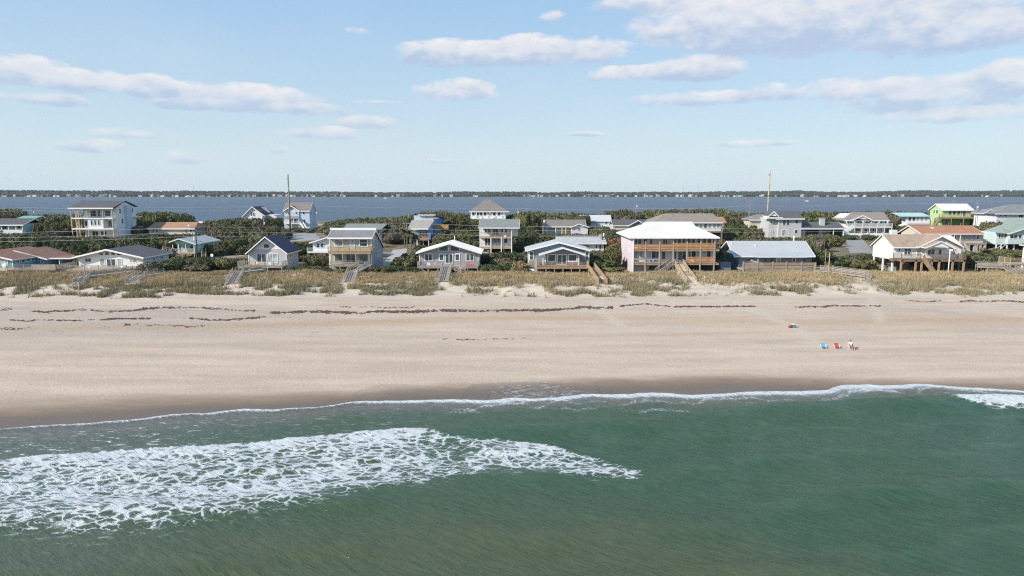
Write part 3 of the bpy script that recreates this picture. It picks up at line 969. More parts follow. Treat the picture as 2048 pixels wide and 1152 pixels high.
def build_haze():
    m = bpy.data.materials.new('sea_haze')
    m.use_nodes = True
    nt = m.node_tree
    nt.nodes.remove(nt.nodes['Principled BSDF'])
    v = nt.nodes.new('ShaderNodeVolumePrincipled')
    v.inputs['Color'].default_value = (0.86, 0.92, 1.0, 1)
    v.inputs['Density'].default_value = 0.00004
    nt.links.new(v.outputs[0], nt.nodes['Material Output'].inputs['Volume'])
    o = MB().box(-7000, 7000, -2600, 5200, -4, 62).build('haze', m)
    tag(o, kind='stuff')
build_haze()

# ---------------------------------------------------------------- houses
FOOT = []          # footprints (x0, x1, y0, y1) kept clear of trees
class House:
    def __init__(s, name, label, u0, vb, Y, vm=None, cat='house', under=2.0):
        s.Y, s.vm = Y, vm or vb
        s.oz = ZV(vb, Y)
        s.ox = XU(u0, s.vm, Y)
        s.root = empty(name, (s.ox, Y, s.oz), label, cat)
        s.under = under
    def x(s, u, dy=0.0, v=None):
        return XU(u, v or s.vm, s.Y + dy) - s.ox
    def z(s, v, dy=0.0):
        return ZV(v, s.Y + dy) - s.oz
    def dep(s, u_front, u_back):
        """depth of a side wall whose front and back edges show at these columns"""
        return s.Y * ((u_front - 1024) / (u_back - 1024) - 1)
    def foot(s, x0, x1, y0, y1):
        FOOT.append((s.ox + x0, s.ox + x1, s.Y + y0, s.Y + y1))
    def b(s, name, m, x0, x1, y0, y1, z0, z1, parent=None):
        return MB().box(x0, x1, y0, y1, z0, z1).build(name, m, parent or s.root)
    def wall(s, m, x0, x1, y0, y1, z0, z1, name='wall', foot=True):
        if foot:
            s.foot(x0, x1, y0, y1)
        return s.b(name, m, x0, x1, y0, y1, z0, z1)
    def gwall(s, m, poly, y0, y1, name='wall'):
        """wall block with a gable outline facing the sea"""
        xs = [p[0] for p in poly]
        s.foot(min(xs), max(xs), y0, y1)
        return MB().prism(poly, y0, y1, 'y').build(name, m, s.root)
    def xwall(s, m, poly, x0, x1, name='wall'):
        ys = [p[0] for p in poly]
        s.foot(x0, x1, min(ys), max(ys))
        return MB().prism(poly, x0, x1, 'x').build(name, m, s.root)
    def groof(s, m, L, A, R, y0, y1, th=0.22, trim=WHITE, fas=0.3, seams=0.0, name='roof'):
        """gable roof with the ridge running back from the sea; L, A, R = (x, z)"""
        mb = MB()
        if L: mb.slab([(L[0], y0, L[1]), (A[0], y0, A[1]), (A[0], y1, A[1]), (L[0], y1, L[1])], th)
        if R: mb.slab([(A[0], y0, A[1]), (R[0], y0, R[1]), (R[0], y1, R[1]), (A[0], y1, A[1])], th)
        o = mb.build(name, m, s.root)
        if trim:
            for P in (L, R):
                if P:
                    f = MB()
                    f.hexa([(P[0], y0 - .06, P[1] - fas), (A[0], y0 - .06, A[1] - fas), (A[0], y0 - .004, A[1] - fas), (P[0], y0 - .004, P[1] - fas),
                            (P[0], y0 - .06, P[1] + .03), (A[0], y0 - .06, A[1] + .03), (A[0], y0 - .004, A[1] + .03), (P[0], y0 - .004, P[1] + .03)])
                    f.build('fascia', trim, o)
                    e = MB()
                    sx = -1 if P[0] < A[0] else 1
                    e.box(min(P[0], P[0] + sx * .06), max(P[0], P[0] + sx * .06), y0, y1, P[1] - fas * .8, P[1] - 0.02)
                    e.build('fascia', trim, o)
        if seams:
            mb = MB()
            for P in (L, R):
                if P:
                    k = int((y1 - y0) / seams)
                    for i in range(1, k):
                        yy = y0 + i * (y1 - y0) / k
                        mb.bar((P[0], yy, P[1] + .02), (A[0], yy, A[1] + .02), .05, .06)
            tag(mb.build('roof_seams', m, o), kind='stuff')
        return o
    def xroof(s, m, x0, x1, F, R, B, th=0.22, trim=WHITE, fas=0.28, seams=0.0, xr=None, name='roof'):
        """roof with its ridge parallel to the sea; F, R, B = (y, z) of front eave, ridge, back eave; xr = ridge ends (hipped)"""
        a, c = xr or (x0, x1)
        mb = MB()
        if F: mb.slab([(x0, F[0], F[1]), (x1, F[0], F[1]), (c, R[0], R[1]), (a, R[0], R[1])], th)
        if B: mb.slab([(a, R[0], R[1]), (c, R[0], R[1]), (x1, B[0], B[1]), (x0, B[0], B[1])], th)
        if xr and F and B:
            if a > x0: mb.slab([(x0, F[0], F[1]), (a, R[0], R[1]), (x0, B[0], B[1])], th)
            if c < x1: mb.slab([(x1, F[0], F[1]), (x1, B[0], B[1]), (c, R[0], R[1])], th)
        o = mb.build(name, m, s.root)
        if trim and F:
            MB().box(x0 - .03, x1 + .03, F[0] - .06, F[0] - .004, F[1] - fas, F[1] + .02).build('fascia', trim, o)
        if trim and not xr:
            for xx, sg in ((x0, -1), (x1, 1)):
                for P in (F, B):
                    if P:
                        xa, xb = (xx - .07, xx - .004) if sg < 0 else (xx + .004, xx + .07)
                        p0, p1 = (P, R) if P[0] < R[0] else (R, P)
                        MB().hexa([(xa, p0[0], p0[1] - fas), (xb, p0[0], p0[1] - fas), (xb, p1[0], p1[1] - fas), (xa, p1[0], p1[1] - fas),
                                   (xa, p0[0], p0[1] + .03), (xb, p0[0], p0[1] + .03), (xb, p1[0], p1[1] + .03), (xa, p1[0], p1[1] + .03)]).build('fascia', trim, o)
        if seams and F:
            mb = MB()
            k = int((x1 - x0) / seams)
            for i in range(1, k):
                t = i / k
                mb.bar((x0 + (x1 - x0) * t, F[0], F[1] + .02), (a + (c - a) * t, R[0], R[1] + .02), .05, .06)
            tag(mb.build('roof_seams', m, o), kind='stuff')
        return o
    def win(s, a0, a1, z0, z1, at=0.0, face='f', nx=1, nz=1, fm=WHITE, gm=GLASS, fw=0.12, name='window', kind=None):
        """a framed opening proud of the wall plane `at`; face f/l/r"""
        fr, pa = MB(), MB()
        def put(mb, A0, A1, Z0, Z1, d0, d1):
            if face == 'f': mb.box(A0, A1, at - d1, at - d0, Z0, Z1)
            elif face == 'l': mb.box(at - d1, at - d0, A0, A1, Z0, Z1)
            else: mb.box(at + d0, at + d1, A0, A1, Z0, Z1)
        put(fr, a0, a1, z0, z0 + fw, -.03, .09)
        put(fr, a0, a1, z1 - fw, z1, -.03, .09)
        put(fr, a0, a0 + fw, z0 + fw, z1 - fw, -.03, .09)
        put(fr, a1 - fw, a1, z0 + fw, z1 - fw, -.03, .09)
        for i in range(1, nx):
            c = a0 + (a1 - a0) * i / nx
            put(fr, c - fw * .45, c + fw * .45, z0 + fw, z1 - fw, -.03, .075)
        for i in range(1, nz):
            c = z0 + (z1 - z0) * i / nz
            put(fr, a0 + fw, a1 - fw, c - fw * .3, c + fw * .3, -.03, .06)
        put(pa, a0 + fw * .5, a1 - fw * .5, z0 + fw * .5, z1 - fw * .5, -.02, .035)
        o = fr.build(name, fm, s.root)
        pa.build('pane', gm, o)
        return o
    def pwin(s, u0, u1, v0, v1, at=0.0, **k):
        """window on a sea-facing wall, from its outline in the photo"""
        return s.win(s.x(u0, at), s.x(u1, at), s.z(v1, at), s.z(v0, at), at, **k)
    def pdoor(s, u0, u1, v0, v1, at=0.0, **k):
        o = s.pwin(u0, u1, v0, v1, at, name='sliding_door' if k.get('nx', 1) > 1 else 'door', **k)
        return o
    def tri(s, pts, at=0.0, gm=GLASS, fm=WHITE, fw=0.14):
        """glazed gable pane, pts = (x, z) outline"""
        cx = sum(p[0] for p in pts) / len(pts)
        cz = sum(p[1] for p in pts) / len(pts)
        fr = MB()
        n = len(pts)
        for i in range(n):
            p, q = pts[i], pts[(i + 1) % n]
            def inn(a):
                dx, dz = cx - a[0], cz - a[1]
                L = math.hypot(dx, dz)
                return (a[0] + dx / L * fw * 1.5, a[1] + dz / L * fw * 1.5)
            pi, qi = inn(p), inn(q)
            fr.hexa([(p[0], at - .08, p[1]), (q[0], at - .08, q[1]), (q[0], at + .02, q[1]), (p[0], at + .02, p[1]),
                     (pi[0], at - .08, pi[1]), (qi[0], at - .08, qi[1]), (qi[0], at + .02, qi[1]), (pi[0], at + .02, pi[1])])
        o = fr.build('gable_window', fm, s.root)
        MB().prism(pts, at - .03, at + .015, 'y').build('pane', gm, o)
        return o
    def rail(s, p, q, h=1.05, m=W_GREY, style='bal', every=2.2, post=0.11, top=None, first=True, last=True, hang=0.0, pm=None):
        rail_parts(s.root, p, q, h, m, style, every, post, first, last, hang, pm)
    def deck(s, x0, x1, y0, y1, zf, zg=None, m=W_GREY, posts=4, th=0.3, back_posts=True, pw=0.2, pm=None, name='deck'):
        o = s.b(name, m, x0, x1, y0, y1, zf - 0.06, zf)
        s.b('rim_joist', m, x0 + .02, x1 - .02, y0 + .03, y0 + .09, zf - th, zf - .062)
        for xx in (x0 + .03, x1 - .09):
            s.b('rim_joist', m, xx, xx + .06, y0 + .1, y1, zf - th, zf - .062)
        if zg is not None and posts:
            for i in range(posts):
                xx = x0 + .15 + (x1 - x0 - .3) * i / max(1, posts - 1)
                for yy in ((y0 + .2, (y0 + y1) / 2 + .3) if back_posts else (y0 + .2,)):
                    s.b('post', pm or m, xx - pw / 2, xx + pw / 2, yy - pw / 2, yy + pw / 2, zg - 1.2, zf - .063)
        return o

def rail_parts(root, p, q, h=1.05, m=None, style='bal', every=2.2, post=0.11, first=True, last=True, hang=0.0, pm=None):
    m = m or W_GREY
    p, q = Vector(p), Vector(q)
    L = (q - p).length
    if L < 0.05: return
    Z = Vector((0, 0, 1))
    n = max(1, int(round(L / every)))
    hd = Vector((q.x - p.x, q.y - p.y, 0))
    for i in range(n + 1):
        if (i == 0 and not first) or (i == n and not last): continue
        c = p + (q - p) * (i / n)
        MB().box(c.x - post / 2, c.x + post / 2, c.y - post / 2, c.y + post / 2, c.z - hang, c.z + h + .08).build('railing_post', pm or m, root)
    MB().bar(p + Z * (h - .02), q + Z * (h - .02), .14, .06).build('top_rail', m, root)
    if style == 'bal':
        MB().bar(p + Z * .12, q + Z * .12, .05, .08).build('bottom_rail', m, root)
        mb = MB()
        k = max(2, int(L / 0.22))
        for i in range(k):
            c = p + (q - p) * ((i + .5) / k)
            mb.bar(c + Z * .16, c + Z * (h - .05), .04, .04)
        tag(mb.build('balusters', m, root), kind='stuff')
    elif style == 'board':
        for j in range(4):
            zz = .16 + j * (h - .12) / 4
            MB().bar(p + Z * (zz + .06), q + Z * (zz + .06), .04, .17).build('rail_board', m, root)
    elif style == 'three':
        for j in range(2):
            zz = .28 + j * h * .33
            MB().bar(p + Z * zz, q + Z * zz, .04, .13).build('rail_board', m, root)
    elif style == 'solid':
        MB().bar(p + Z * (h * .5 - .02), q + Z * (h * .5 - .02), .06, h - .12).build('rail_panel', m, root)

def stair_parts(root, top, bot, w, m=None, rails=True, style='three', tread=0.3, h=0.95, ends=True):
    """open stair between two points (centres of its top and bottom edge)"""
    m = m or W_GREY
    top, bot = Vector(top), Vector(bot)
    d = Vector((bot.x - top.x, bot.y - top.y, 0))
    run = d.length
    d.normalize()
    side = Vector((-d.y, d.x, 0))
    n = max(3, int(run / tread))
    for sg in (-1, 1):
        o = side * (w / 2 * sg)
        MB().bar(top + o - Vector((0, 0, .16)), bot + o - Vector((0, 0, .16)), .06, .26).build('stringer', m, root)
    me = None
    for i in range(n):
        t = (i + .5) / n
        c = top + (bot - top) * t
        if me is None:
            a = side * (w / 2 - .035)
            f = d * .14
            mb = MB()
            mb.hexa([-a - f + Vector((0, 0, -.05)), a - f + Vector((0, 0, -.05)), a + f + Vector((0, 0, -.05)), -a + f + Vector((0, 0, -.05)),
                     -a - f, a - f, a + f, -a + f])
            o = mb.build('tread', m, root)
            me = o.data
        else:
            o = link('tread', me, root)
        o.location = c
    if rails:
        for sg in (-1, 1):
            off = side * ((w / 2 + .06) * sg)
            rail_parts(root, top + off, bot + off, h, m, style, 1.9, .1, hang=.5)

# siding and roof colours
S_TEAL = siding('teal_siding', (0.14, 0.35, 0.40))
S_AQUA = siding('aqua_siding', (0.42, 0.66, 0.66))
S_MINT = siding('mint_siding', (0.42, 0.74, 0.62))
S_WHITE = siding('white_siding', (0.76, 0.77, 0.77), vert=True, s=0.3)
S_WHITEH = siding('white_lap_siding', (0.78, 0.79, 0.79))
S_LGREY = siding('light_grey_siding', (0.53, 0.54, 0.55))
S_GREY = siding('grey_siding', (0.36, 0.365, 0.385))
S_BGREY = siding('blue_grey_siding', (0.27, 0.33, 0.37))
S_TAN = siding('tan_siding', (0.47, 0.43, 0.32))
S_PINK = siding('lilac_pink_siding', (0.70, 0.61, 0.64))
S_SLATE = siding('slate_blue_siding', (0.20, 0.245, 0.295))
S_CREAM = siding('cream_siding', (0.80, 0.79, 0.75))
S_BLUE = siding('bright_blue_siding', (0.15, 0.29, 0.55))
S_PBLUE = siding('pale_blue_siding', (0.50, 0.62, 0.72))
S_LIME = siding('lime_green_siding', (0.45, 0.65, 0.29))
S_LILAC = siding('lilac_white_siding', (0.66, 0.66, 0.72))
S_SEAF = siding('seafoam_siding', (0.58, 0.69, 0.68))
S_BEIGE = siding('beige_siding', (0.62, 0.57, 0.46))
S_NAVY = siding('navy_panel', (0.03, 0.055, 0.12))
R_BROWN = shingle('brown_shingle', (0.27, 0.155, 0.115))
R_ORBR = shingle('orange_brown_shingle', (0.40, 0.22, 0.135))
R_ORANGE = shingle('rust_orange_shingle', (0.40, 0.20, 0.12))
R_DGREY = shingle('dark_grey_shingle', (0.115, 0.115, 0.12))
R_NAVY = shingle('navy_shingle', (0.085, 0.085, 0.12))
R_GREY = shingle('grey_shingle', (0.22, 0.22, 0.225))
R_GREENGREY = shingle('green_grey_shingle', (0.23, 0.25, 0.23))
R_GREYBR = shingle('grey_brown_shingle', (0.22, 0.195, 0.175))
R_TAN = shingle('tan_shingle', (0.37, 0.28, 0.21))
R_TAUPE = shingle('taupe_shingle', (0.27, 0.23, 0.195))
R_GREEN = shingle('sage_green_shingle', (0.285, 0.335, 0.285))
R_PALE = shingle('pale_grey_shingle', (0.42, 0.43, 0.42))
M_WHITE = metalroof('white_metal_roof', (0.74, 0.74, 0.73))
M_BLUE = metalroof('pale_blue_metal_roof', (0.435, 0.455, 0.46))
M_LGREY = metalroof('light_grey_metal_roof', (0.50, 0.52, 0.53))
M_TEAL = metalroof('teal_metal_roof', (0.40, 0.55, 0.54))
M_OFFW = metalroof('off_white_roof', (0.58, 0.57, 0.53))

def build_houses():
    H = {}
    # ---- F1 teal cottage, brown roof, two sea gables
    h = House('teal_cottage', 'teal cottage with brown shingle roof at the far left of the beachfront row', 30, 546, 158, 520)
    A1, R1 = (h.x(-36), h.z(503)), (h.x(30.4), h.z(518.2))
    L1 = (h.x(-102), h.z(518.2))
    d2 = 8.0
    A2, R2, L2 = (h.x(34, d2), h.z(500, d2)), (h.x(99, d2), h.z(517.2, d2)), (h.x(-31, d2), h.z(517.2, d2))
    e = 0.3
    h.gwall(S_TEAL, [(L1[0] + .8, -3), (h.x(24.7), -3), (h.x(24.7), R1[1] - .05), (A1[0], A1[1] - .25), (L1[0] + .8, L1[1] - .05)], 0, 14)
    h.gwall(S_TEAL, [(L2[0] + .8, -3), (R2[0] - .5, -3), (R2[0] - .5, R2[1] - .05), (A2[0], A2[1] - .25), (L2[0] + .8, L2[1] - .05)], d2, d2 + 9)
    h.groof(R_BROWN, L1, A1, R1, -.9, 16)
    h.groof(R_BROWN, L2, A2, None, d2 - .8, d2 + 11, trim=None)
    h.groof(R_BROWN, None, A2, R2, d2 - .8, d2 + 11)
    xr = h.x(24.7)
    for k in range(4):
        h.win(1.0 + k * 1.75, 2.3 + k * 1.75, h.z(528), h.z(517.5), xr, 'r', 1, 2)
    h.pwin(2, 16, 519, 531, nx=1, gm=GLASSC)
    h.pwin(76.8, 87, 516.5, 526.5, d2, nx=2, nz=2)
    h.b('corner_board', WHITE, xr - .12, xr + .05, -.05, .12, 0, R1[1] - .25)
    # side porch right
    px0, px1 = R2[0] - .5, h.x(137, d2)
    h.wall(S_TEAL, px0, px1, d2 + 3.5, d2 + 9, -3, h.z(513.6, d2) - .75)
    h.xroof(R_BROWN, px0 - 1.2, px1 + .4, (d2 + .3, h.z(516.2, d2)), (d2 + 7.0, h.z(511.0, d2 + 7)), (d2 + 10.5, h.z(514, d2 + 10)))
    h.b('porch_post', WHITE, h.x(114.6, d2), h.x(115.8, d2), d2 + .6, d2 + .75, -1, h.z(516.8, d2))
    h.b('door', S_PBLUE, h.x(119, d2 + 3.5), h.x(126, d2 + 3.5), d2 + 3.4, d2 + 3.49, .3, h.z(519, d2 + 3.5))
    h.pwin(106, 111, 520, 526, d2 + 3.5)
    zf = h.z(540, -7)
    h.deck(h.x(12, -7), h.x(109, -7), -7, -.05, zf, -1.2, W_BRN, posts=6)
    h.rail((h.x(12, -7), -6.9, zf), (h.x(62, -7), -6.9, zf), 1.15, W_GREY, 'bal')
    h.rail((h.x(62, -7), -6.9, zf), (h.x(109, -7), -6.9, zf), 1.25, W_GREY, 'solid', first=False)
    h.rail((h.x(109, -7), -6.8, zf), (h.x(109, -7), -.5, zf), 1.15, W_GREY, 'bal', first=False)
    h.deck(h.x(-60, -7), h.x(11, -7), -6.2, -.05, h.z(542.5, -7), -1.2, W_PALE, posts=3)
    H['F1'] = h

    # ---- F2 white cottage, dark grey low gable
    h = House('white_cottage', 'white beach cottage with broad low dark grey gable roof behind a long weathered deck', 215, 546, 160, 520)
    dp = 12.0
    A, L, R = (h.x(215.3, -.9), h.z(498, -.9)), (h.x(145, -.9), h.z(514.6, -.9)), (h.x(289, -.9), h.z(514.8, -.9))
    xl, xr = h.x(157), h.x(286.5)
    def under(xx):
        return (L[1] + (A[1] - L[1]) * (xx - L[0]) / (A[0] - L[0]) if xx < A[0] else R[1] + (A[1] - R[1]) * (R[0] - xx) / (R[0] - A[0])) - .12
    h.gwall(S_WHITEH, [(xl, -3), (xr, -3), (xr, under(xr)), (A[0], under(A[0])), (xl, under(xl))], 0, dp)
    h.groof(R_DGREY, L, A, R, -1.2, dp + .8, fas=.34)
    for u0, u1, a, b_ in ((198, 209, 506.2, 503.8), (210, 220.5, 503.4, 501.4), (223, 233, 501.4, 503.2), (234, 245, 503.6, 505.6)):
        h.tri([(h.x(u0), h.z(511)), (h.x(u1), h.z(511)), (h.x(u1), h.z(b_ + .6)), (h.x(u0), h.z(a + .6))])
    h.pwin(170, 183, 516, 524.5, nx=2)
    h.pwin(200, 210, 517, 531, nx=1, gm=GLASSC)
    h.pdoor(213, 231.5, 517.5, 534.5, nx=2)
    h.pwin(234.5, 244, 517, 531, nx=1, gm=GLASSC)
    h.pwin(259, 273, 517, 525.5, nx=2, gm=GLASSC)
    h.win(4, 5.3, h.z(524), h.z(519), xr, 'r')
    h.win(8, 9.3, h.z(524), h.z(519), xr, 'r')
    zf = h.z(540.5, -8)
    h.deck(h.x(110, -8), h.x(252, -8), -8, -.05, zf, -1.2, W_PALE, posts=8)
    h.rail((h.x(110, -8), -7.9, zf), (h.x(252, -8), -7.9, zf), 1.1, W_GREY, 'bal', every=3.0)
    h.rail((h.x(110, -8), -7.8, zf), (h.x(110, -8), -.5, zf), 1.1, W_GREY, 'bal', first=False)
    H['F2'] = h

    # ---- F3 steep gable, navy roof
    h = House('gabled_house', 'grey and white house with steep navy roof and one small gable window', 532, 546, 157, 515)
    dp = 8.6
    A, L, R = (h.x(532.9, -.9), h.z(472.8, -.9)), (h.x(492.6, -.9), h.z(506.8, -.9)), (h.x(576.4, -.9), h.z(506.8, -.9))
    xl, xr = h.x(496.8), h.x(573.4)
    def under(xx):
        return (L[1] + (A[1] - L[1]) * (xx - L[0]) / (A[0] - L[0]) if xx < A[0] else R[1] + (A[1] - R[1]) * (R[0] - xx) / (R[0] - A[0])) - .15
    h.gwall(S_LGREY, [(xl, -3), (xr, -3), (xr, under(xr)), (A[0], under(A[0])), (xl, under(xl))], 0, dp)
    zt = h.z(499)
    ta = xl + (zt - under(xl)) / (under(A[0]) - under(xl)) * (A[0] - xl)
    tb = xr - (zt - under(xr)) / (under(A[0]) - under(xr)) * (xr - A[0])
    MB().prism([(ta + .2, zt), (tb - .2, zt), (A[0], under(A[0]) - .12)], -.07, -.003, 'y').build('gable_panel', S_WHITE, h.root)
    h.groof(R_NAVY, L, A, R, -1.3, dp + .5, fas=.26)
    h.pwin(528, 540.4, 487.6, 496.4, -.07, nx=1)
    h.pdoor(513.6, 533.3, 507.2, 525.8, nx=2)
    h.pdoor(535.7, 556, 507.2, 525.8, nx=2, gm=GLASSC)
    for u in (497.6, 572.6):
        h.b('corner_board', WHITE, h.x(u) - .09, h.x(u) + .09, -.06, -.003, 0, h.z(507.5))
    h.b('porch_lamp', STEEL, h.x(532.4), h.x(534), -.25, -.002, h.z(504.5), h.z(502))
    h.win(2, 3, h.z(517), h.z(509.5), xr, 'r'); h.win(5.5, 6.5, h.z(514), h.z(508), xr, 'r')
    zf = h.z(533.3, -4.5)
    x0, x1 = h.x(474.5, -4.5), h.x(563.5, -4.5)
    h.deck(x0, x1, -4.5, -.05, zf, -1.2, W_GREY, posts=4)
    h.rail((x0, -4.4, zf), (x1, -4.4, zf), 1.15, W_GREY, 'bal')
    h.rail((x1, -4.3, zf), (x1, -.3, zf), 1.15, W_GREY, 'bal', first=False)
    h.rail((x0, -4.3, zf), (x0, -.3, zf), 1.15, W_GREY, 'bal', first=False)
    h.deck_z, h.deck_y = zf, -4.5
    H['F3'] = h

    # ---- F4 tan two-storey
    h = House('two_storey_house', 'tan two-storey house with grey shed roof, full-width balcony and large picture windows', 700, 539, 157, 505)
    dp = h.dep(743, 764.5)
    xl, xr = h.x(660), h.x(743.5)
    zr, ze, zb = h.z(459.2, 3.2), h.z(475.2, -1.0), h.z(492.5, dp)
    h.xwall(S_TAN, [(0, -3), (dp, -3), (dp, zb - .1), (3.2, zr - .25), (0, ze + .1)], xl, xr)
    MB().box(xr + .003, xr + .05, .0, dp, -2.5, ze - .2).build('side_cladding', S_GREY, h.root)
    h.xroof(R_GREY, h.x(655.8, -1), h.x(745.3, -1), (-1.0, ze), (3.2, zr), (dp + .6, zb - .25), fas=.34)
    h.b('clerestory_board', WHITE, h.x(661.8, 3), h.x(753.5, 3), 2.9, 3.05, zr - .1, zr + .42)
    h.pwin(669, 687.5, 477.5, 494, nx=1, gm=GLASSC, fw=.2)
    h.pdoor(700.5, 710.5, 477.8, 497, nx=1, gm=GLASSC)
    h.pwin(719, 736.5, 477.5, 494, nx=1, nz=2, fw=.2)
    h.pwin(668.6, 685.6, 507.2, 522.5, nx=1, gm=GLASSG, fw=.12)
    h.pdoor(691.5, 712, 507.6, 526.5, nx=2)
    h.pwin(717.6, 736.5, 507.2, 522.5, nx=1, gm=GLASSG, fw=.12)
    for u in (660.4, 743):
        h.b('corner_board', WHITE, h.x(u) - .1, h.x(u) + .1, -.06, -.003, -.5, ze)
    for u in (697, 714):
        h.b('wall_lamp', WHITE, h.x(u), h.x(u + 2), -.2, -.003, h.z(481), h.z(479))
    for y0, z0, z1 in ((2, 497, 480), (6, 520, 507), (8.5, 520, 507)):
        h.win(y0, y0 + 1.0, h.z(z0), h.z(z1), xr + .05, 'r')
    bz = h.z(503.4, -2.2)
    h.deck(h.x(655.8, -2.2), h.x(741.5, -2.2), -2.2, -.05, bz, None, W_TAN, th=.55)
    h.rail((h.x(656, -2.2), -2.1, bz), (h.x(741.3, -2.2), -2.1, bz), 1.15, W_TAN, 'bal')
    h.rail((h.x(741.3, -2.2), -2.0, bz), (h.x(741.3, -2.2), -.1, bz), 1.15, W_TAN, 'bal', first=False)
    zf = h.z(530.5, -2.6)
    h.deck(h.x(657, -2.6), h.x(741, -2.6), -2.6, -.05, zf, -1.5, W_GREY, posts=5)
    h.rail((h.x(660, -2.6), -2.5, zf), (h.x(716, -2.6), -2.5, zf), 1.0, W_GREY, 'three')
    for u in (658.3, 684.5, 711, 737.5):
        h.b('porch_post', WHITE if u < 660 else W_GREY, h.x(u, -2.3) - .09, h.x(u, -2.3) + .09, -2.15, -1.97, -1.5 if u < 660 else zf, bz - .3)
    H['F4'] = h

    # ---- F5 grey gable, white metal roof
    h = House('grey_gable_cottage', 'low grey cottage with broad white metal gable roof and glazed gable', 898, 546, 158, 515)
    dp = 9.6
    A, L, R = (h.x(898.8, -1.2), h.z(486, -1.2)), (h.x(831.9, -1.2), h.z(505.3, -1.2)), (h.x(963.4, -1.2), h.z(505.9, -1.2))
    xl, xr = h.x(838.6), h.x(958.3)
    def under(xx):
        return (L[1] + (A[1] - L[1]) * (xx - L[0]) / (A[0] - L[0]) if xx < A[0] else R[1] + (A[1] - R[1]) * (R[0] - xx) / (R[0] - A[0])) - .15
    h.gwall(S_GREY, [(xl, .9), (xr, .9), (xr, under(xr)), (A[0], under(A[0])), (xl, under(xl))], 0, dp - 1)
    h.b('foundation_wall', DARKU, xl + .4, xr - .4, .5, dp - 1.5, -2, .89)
    h.groof(M_WHITE, L, A, R, -1.4, dp, fas=.3, seams=.5)
    h.tri([(h.x(877), h.z(502.4)), (h.x(897.6), h.z(502.4)), (h.x(897.6), h.z(489.2)), (h.x(877), h.z(496))], gm=GLASSG)
    h.tri([(h.x(899.6), h.z(502.4)), (h.x(920.2), h.z(502.4)), (h.x(920.2), h.z(496)), (h.x(899.6), h.z(489.2))])
    h.pwin(849, 865.2, 507, 522.4, nx=2, fw=.16)
    h.pwin(877.8, 888.6, 507, 522.4, nx=1, fw=.2, nz=1)
    h.pdoor(890.2, 906.2, 507.4, 527, nx=2, fw=.14)
    h.pwin(909.4, 920, 507, 522.4, nx=1, fw=.2)
    h.pwin(931.6, 948.3, 507, 522.4, nx=2, fw=.16)
    for u in (839.2, 957.7):
        h.b('corner_board', WHITE, h.x(u) - .09, h.x(u) + .09, -.06, -.003, .9, h.z(507))
    for u in (889.4, 907.3):
        h.b('wall_lamp', STEEL, h.x(u) - .12, h.x(u) + .12, -.2, -.003, h.z(511), h.z(508.6))
    zf = h.z(534, -3.5)
    x0, x1 = h.x(834.5, -3.5), h.x(956, -3.5)
    h.deck(x0, x1, -3.5, -.05, zf, -1.2, W_GREY, posts=7)
    h.rail((x0, -3.4, zf), (h.x(886, -3.5), -3.4, zf), 1.15, W_GREY, 'bal')
    h.rail((h.x(903, -3.5), -3.4, zf), (x1, -3.4, zf), 1.15, W_GREY, 'bal')
    for xx in (x0, x1):
        h.rail((xx, -3.3, zf), (xx, -.2, zf), 1.15, W_GREY, 'bal', first=False)
    MB().bar((x0 + .5, -3.2, zf - .3), (x0 + 3.2, -3.2, -.1), .08, .2).build('brace', W_TAN, h.root)
    h.b('roof_pipe', WHITE, h.x(906.5), h.x(908), 3, 3.2, A[1] - .4, A[1] + 1.4)
    h.deck_z = zf
    H['F5'] = h

    # ---- F6 blue-grey double gable
    h = House('blue_grey_cottage', 'blue grey cottage with a pale metal roof and a smaller porch gable over white-framed windows', 1118, 546, 158, 515)
    dp = 9.2
    A, L, R = (h.x(1117.9, -.6), h.z(483.9, -.6)), (h.x(1051.3, -.6), h.z(500.9, -.6)), (h.x(1180.5, -.6), h.z(500.3, -.6))
    xl, xr = h.x(1057), h.x(1178.6)
    def under(xx):
        return (L[1] + (A[1] - L[1]) * (xx - L[0]) / (A[0] - L[0]) if xx < A[0] else R[1] + (A[1] - R[1]) * (R[0] - xx) / (R[0] - A[0])) - .14
    h.gwall(S_BGREY, [(xl, .9), (xr, .9), (xr, under(xr)), (A[0], under(A[0])), (xl, under(xl))], 0, dp)
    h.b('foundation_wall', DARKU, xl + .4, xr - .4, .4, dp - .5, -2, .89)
    h.groof(M_LGREY, L, A, R, -.8, dp + .5, fas=.3, seams=.5)
    q = -3.2
    A2, L2, R2 = (h.x(1125.8, q), h.z(495, q)), (h.x(1078.4, q), h.z(508.7, q)), (h.x(1169.8, q), h.z(508.7, q))
    h.groof(M_LGREY, L2, A2, R2, q - .6, -.9, fas=.26, seams=.5, name='porch_roof')
    a0, a1 = h.x(1090, -2), h.x(1160, -2)
    h.gwall(S_BGREY, [(a0, .9), (a1, .9), (a1, h.z(508, -2)), (A2[0], h.z(497.2, -2)), (a0, h.z(508, -2))], -2, .0)
    h.pwin(1058.4, 1067.8, 502.6, 520.8, nx=1, nz=2, fw=.18)
    h.pwin(1169.6, 1178.2, 502.6, 520.8, nx=1, nz=2, fw=.18)
    h.pwin(1094.6, 1112.2, 508.2, 523.6, -2, nx=1, fw=.22)
    h.pdoor(1113.8, 1134, 508.4, 529, -2, nx=2, fw=.2)
    h.pwin(1135.6, 1154.8, 508.2, 523.6, -2, nx=1, fw=.22)
    for u in (1086, 1091, 1157.4):
        h.b('porch_post', WHITE, h.x(u, -2.4) - .1, h.x(u, -2.4) + .1, -2.4, -2.2, .9, h.z(509.5, -2.2))
    h.b('corner_board', WHITE, xl - .02, xl + .2, -.06, -.003, .9, h.z(502)); h.b('corner_board', WHITE, xr - .2, xr + .02, -.06, -.003, .9, h.z(502))
    h.win(3, 4.2, h.z(520), h.z(510), xl, 'l')
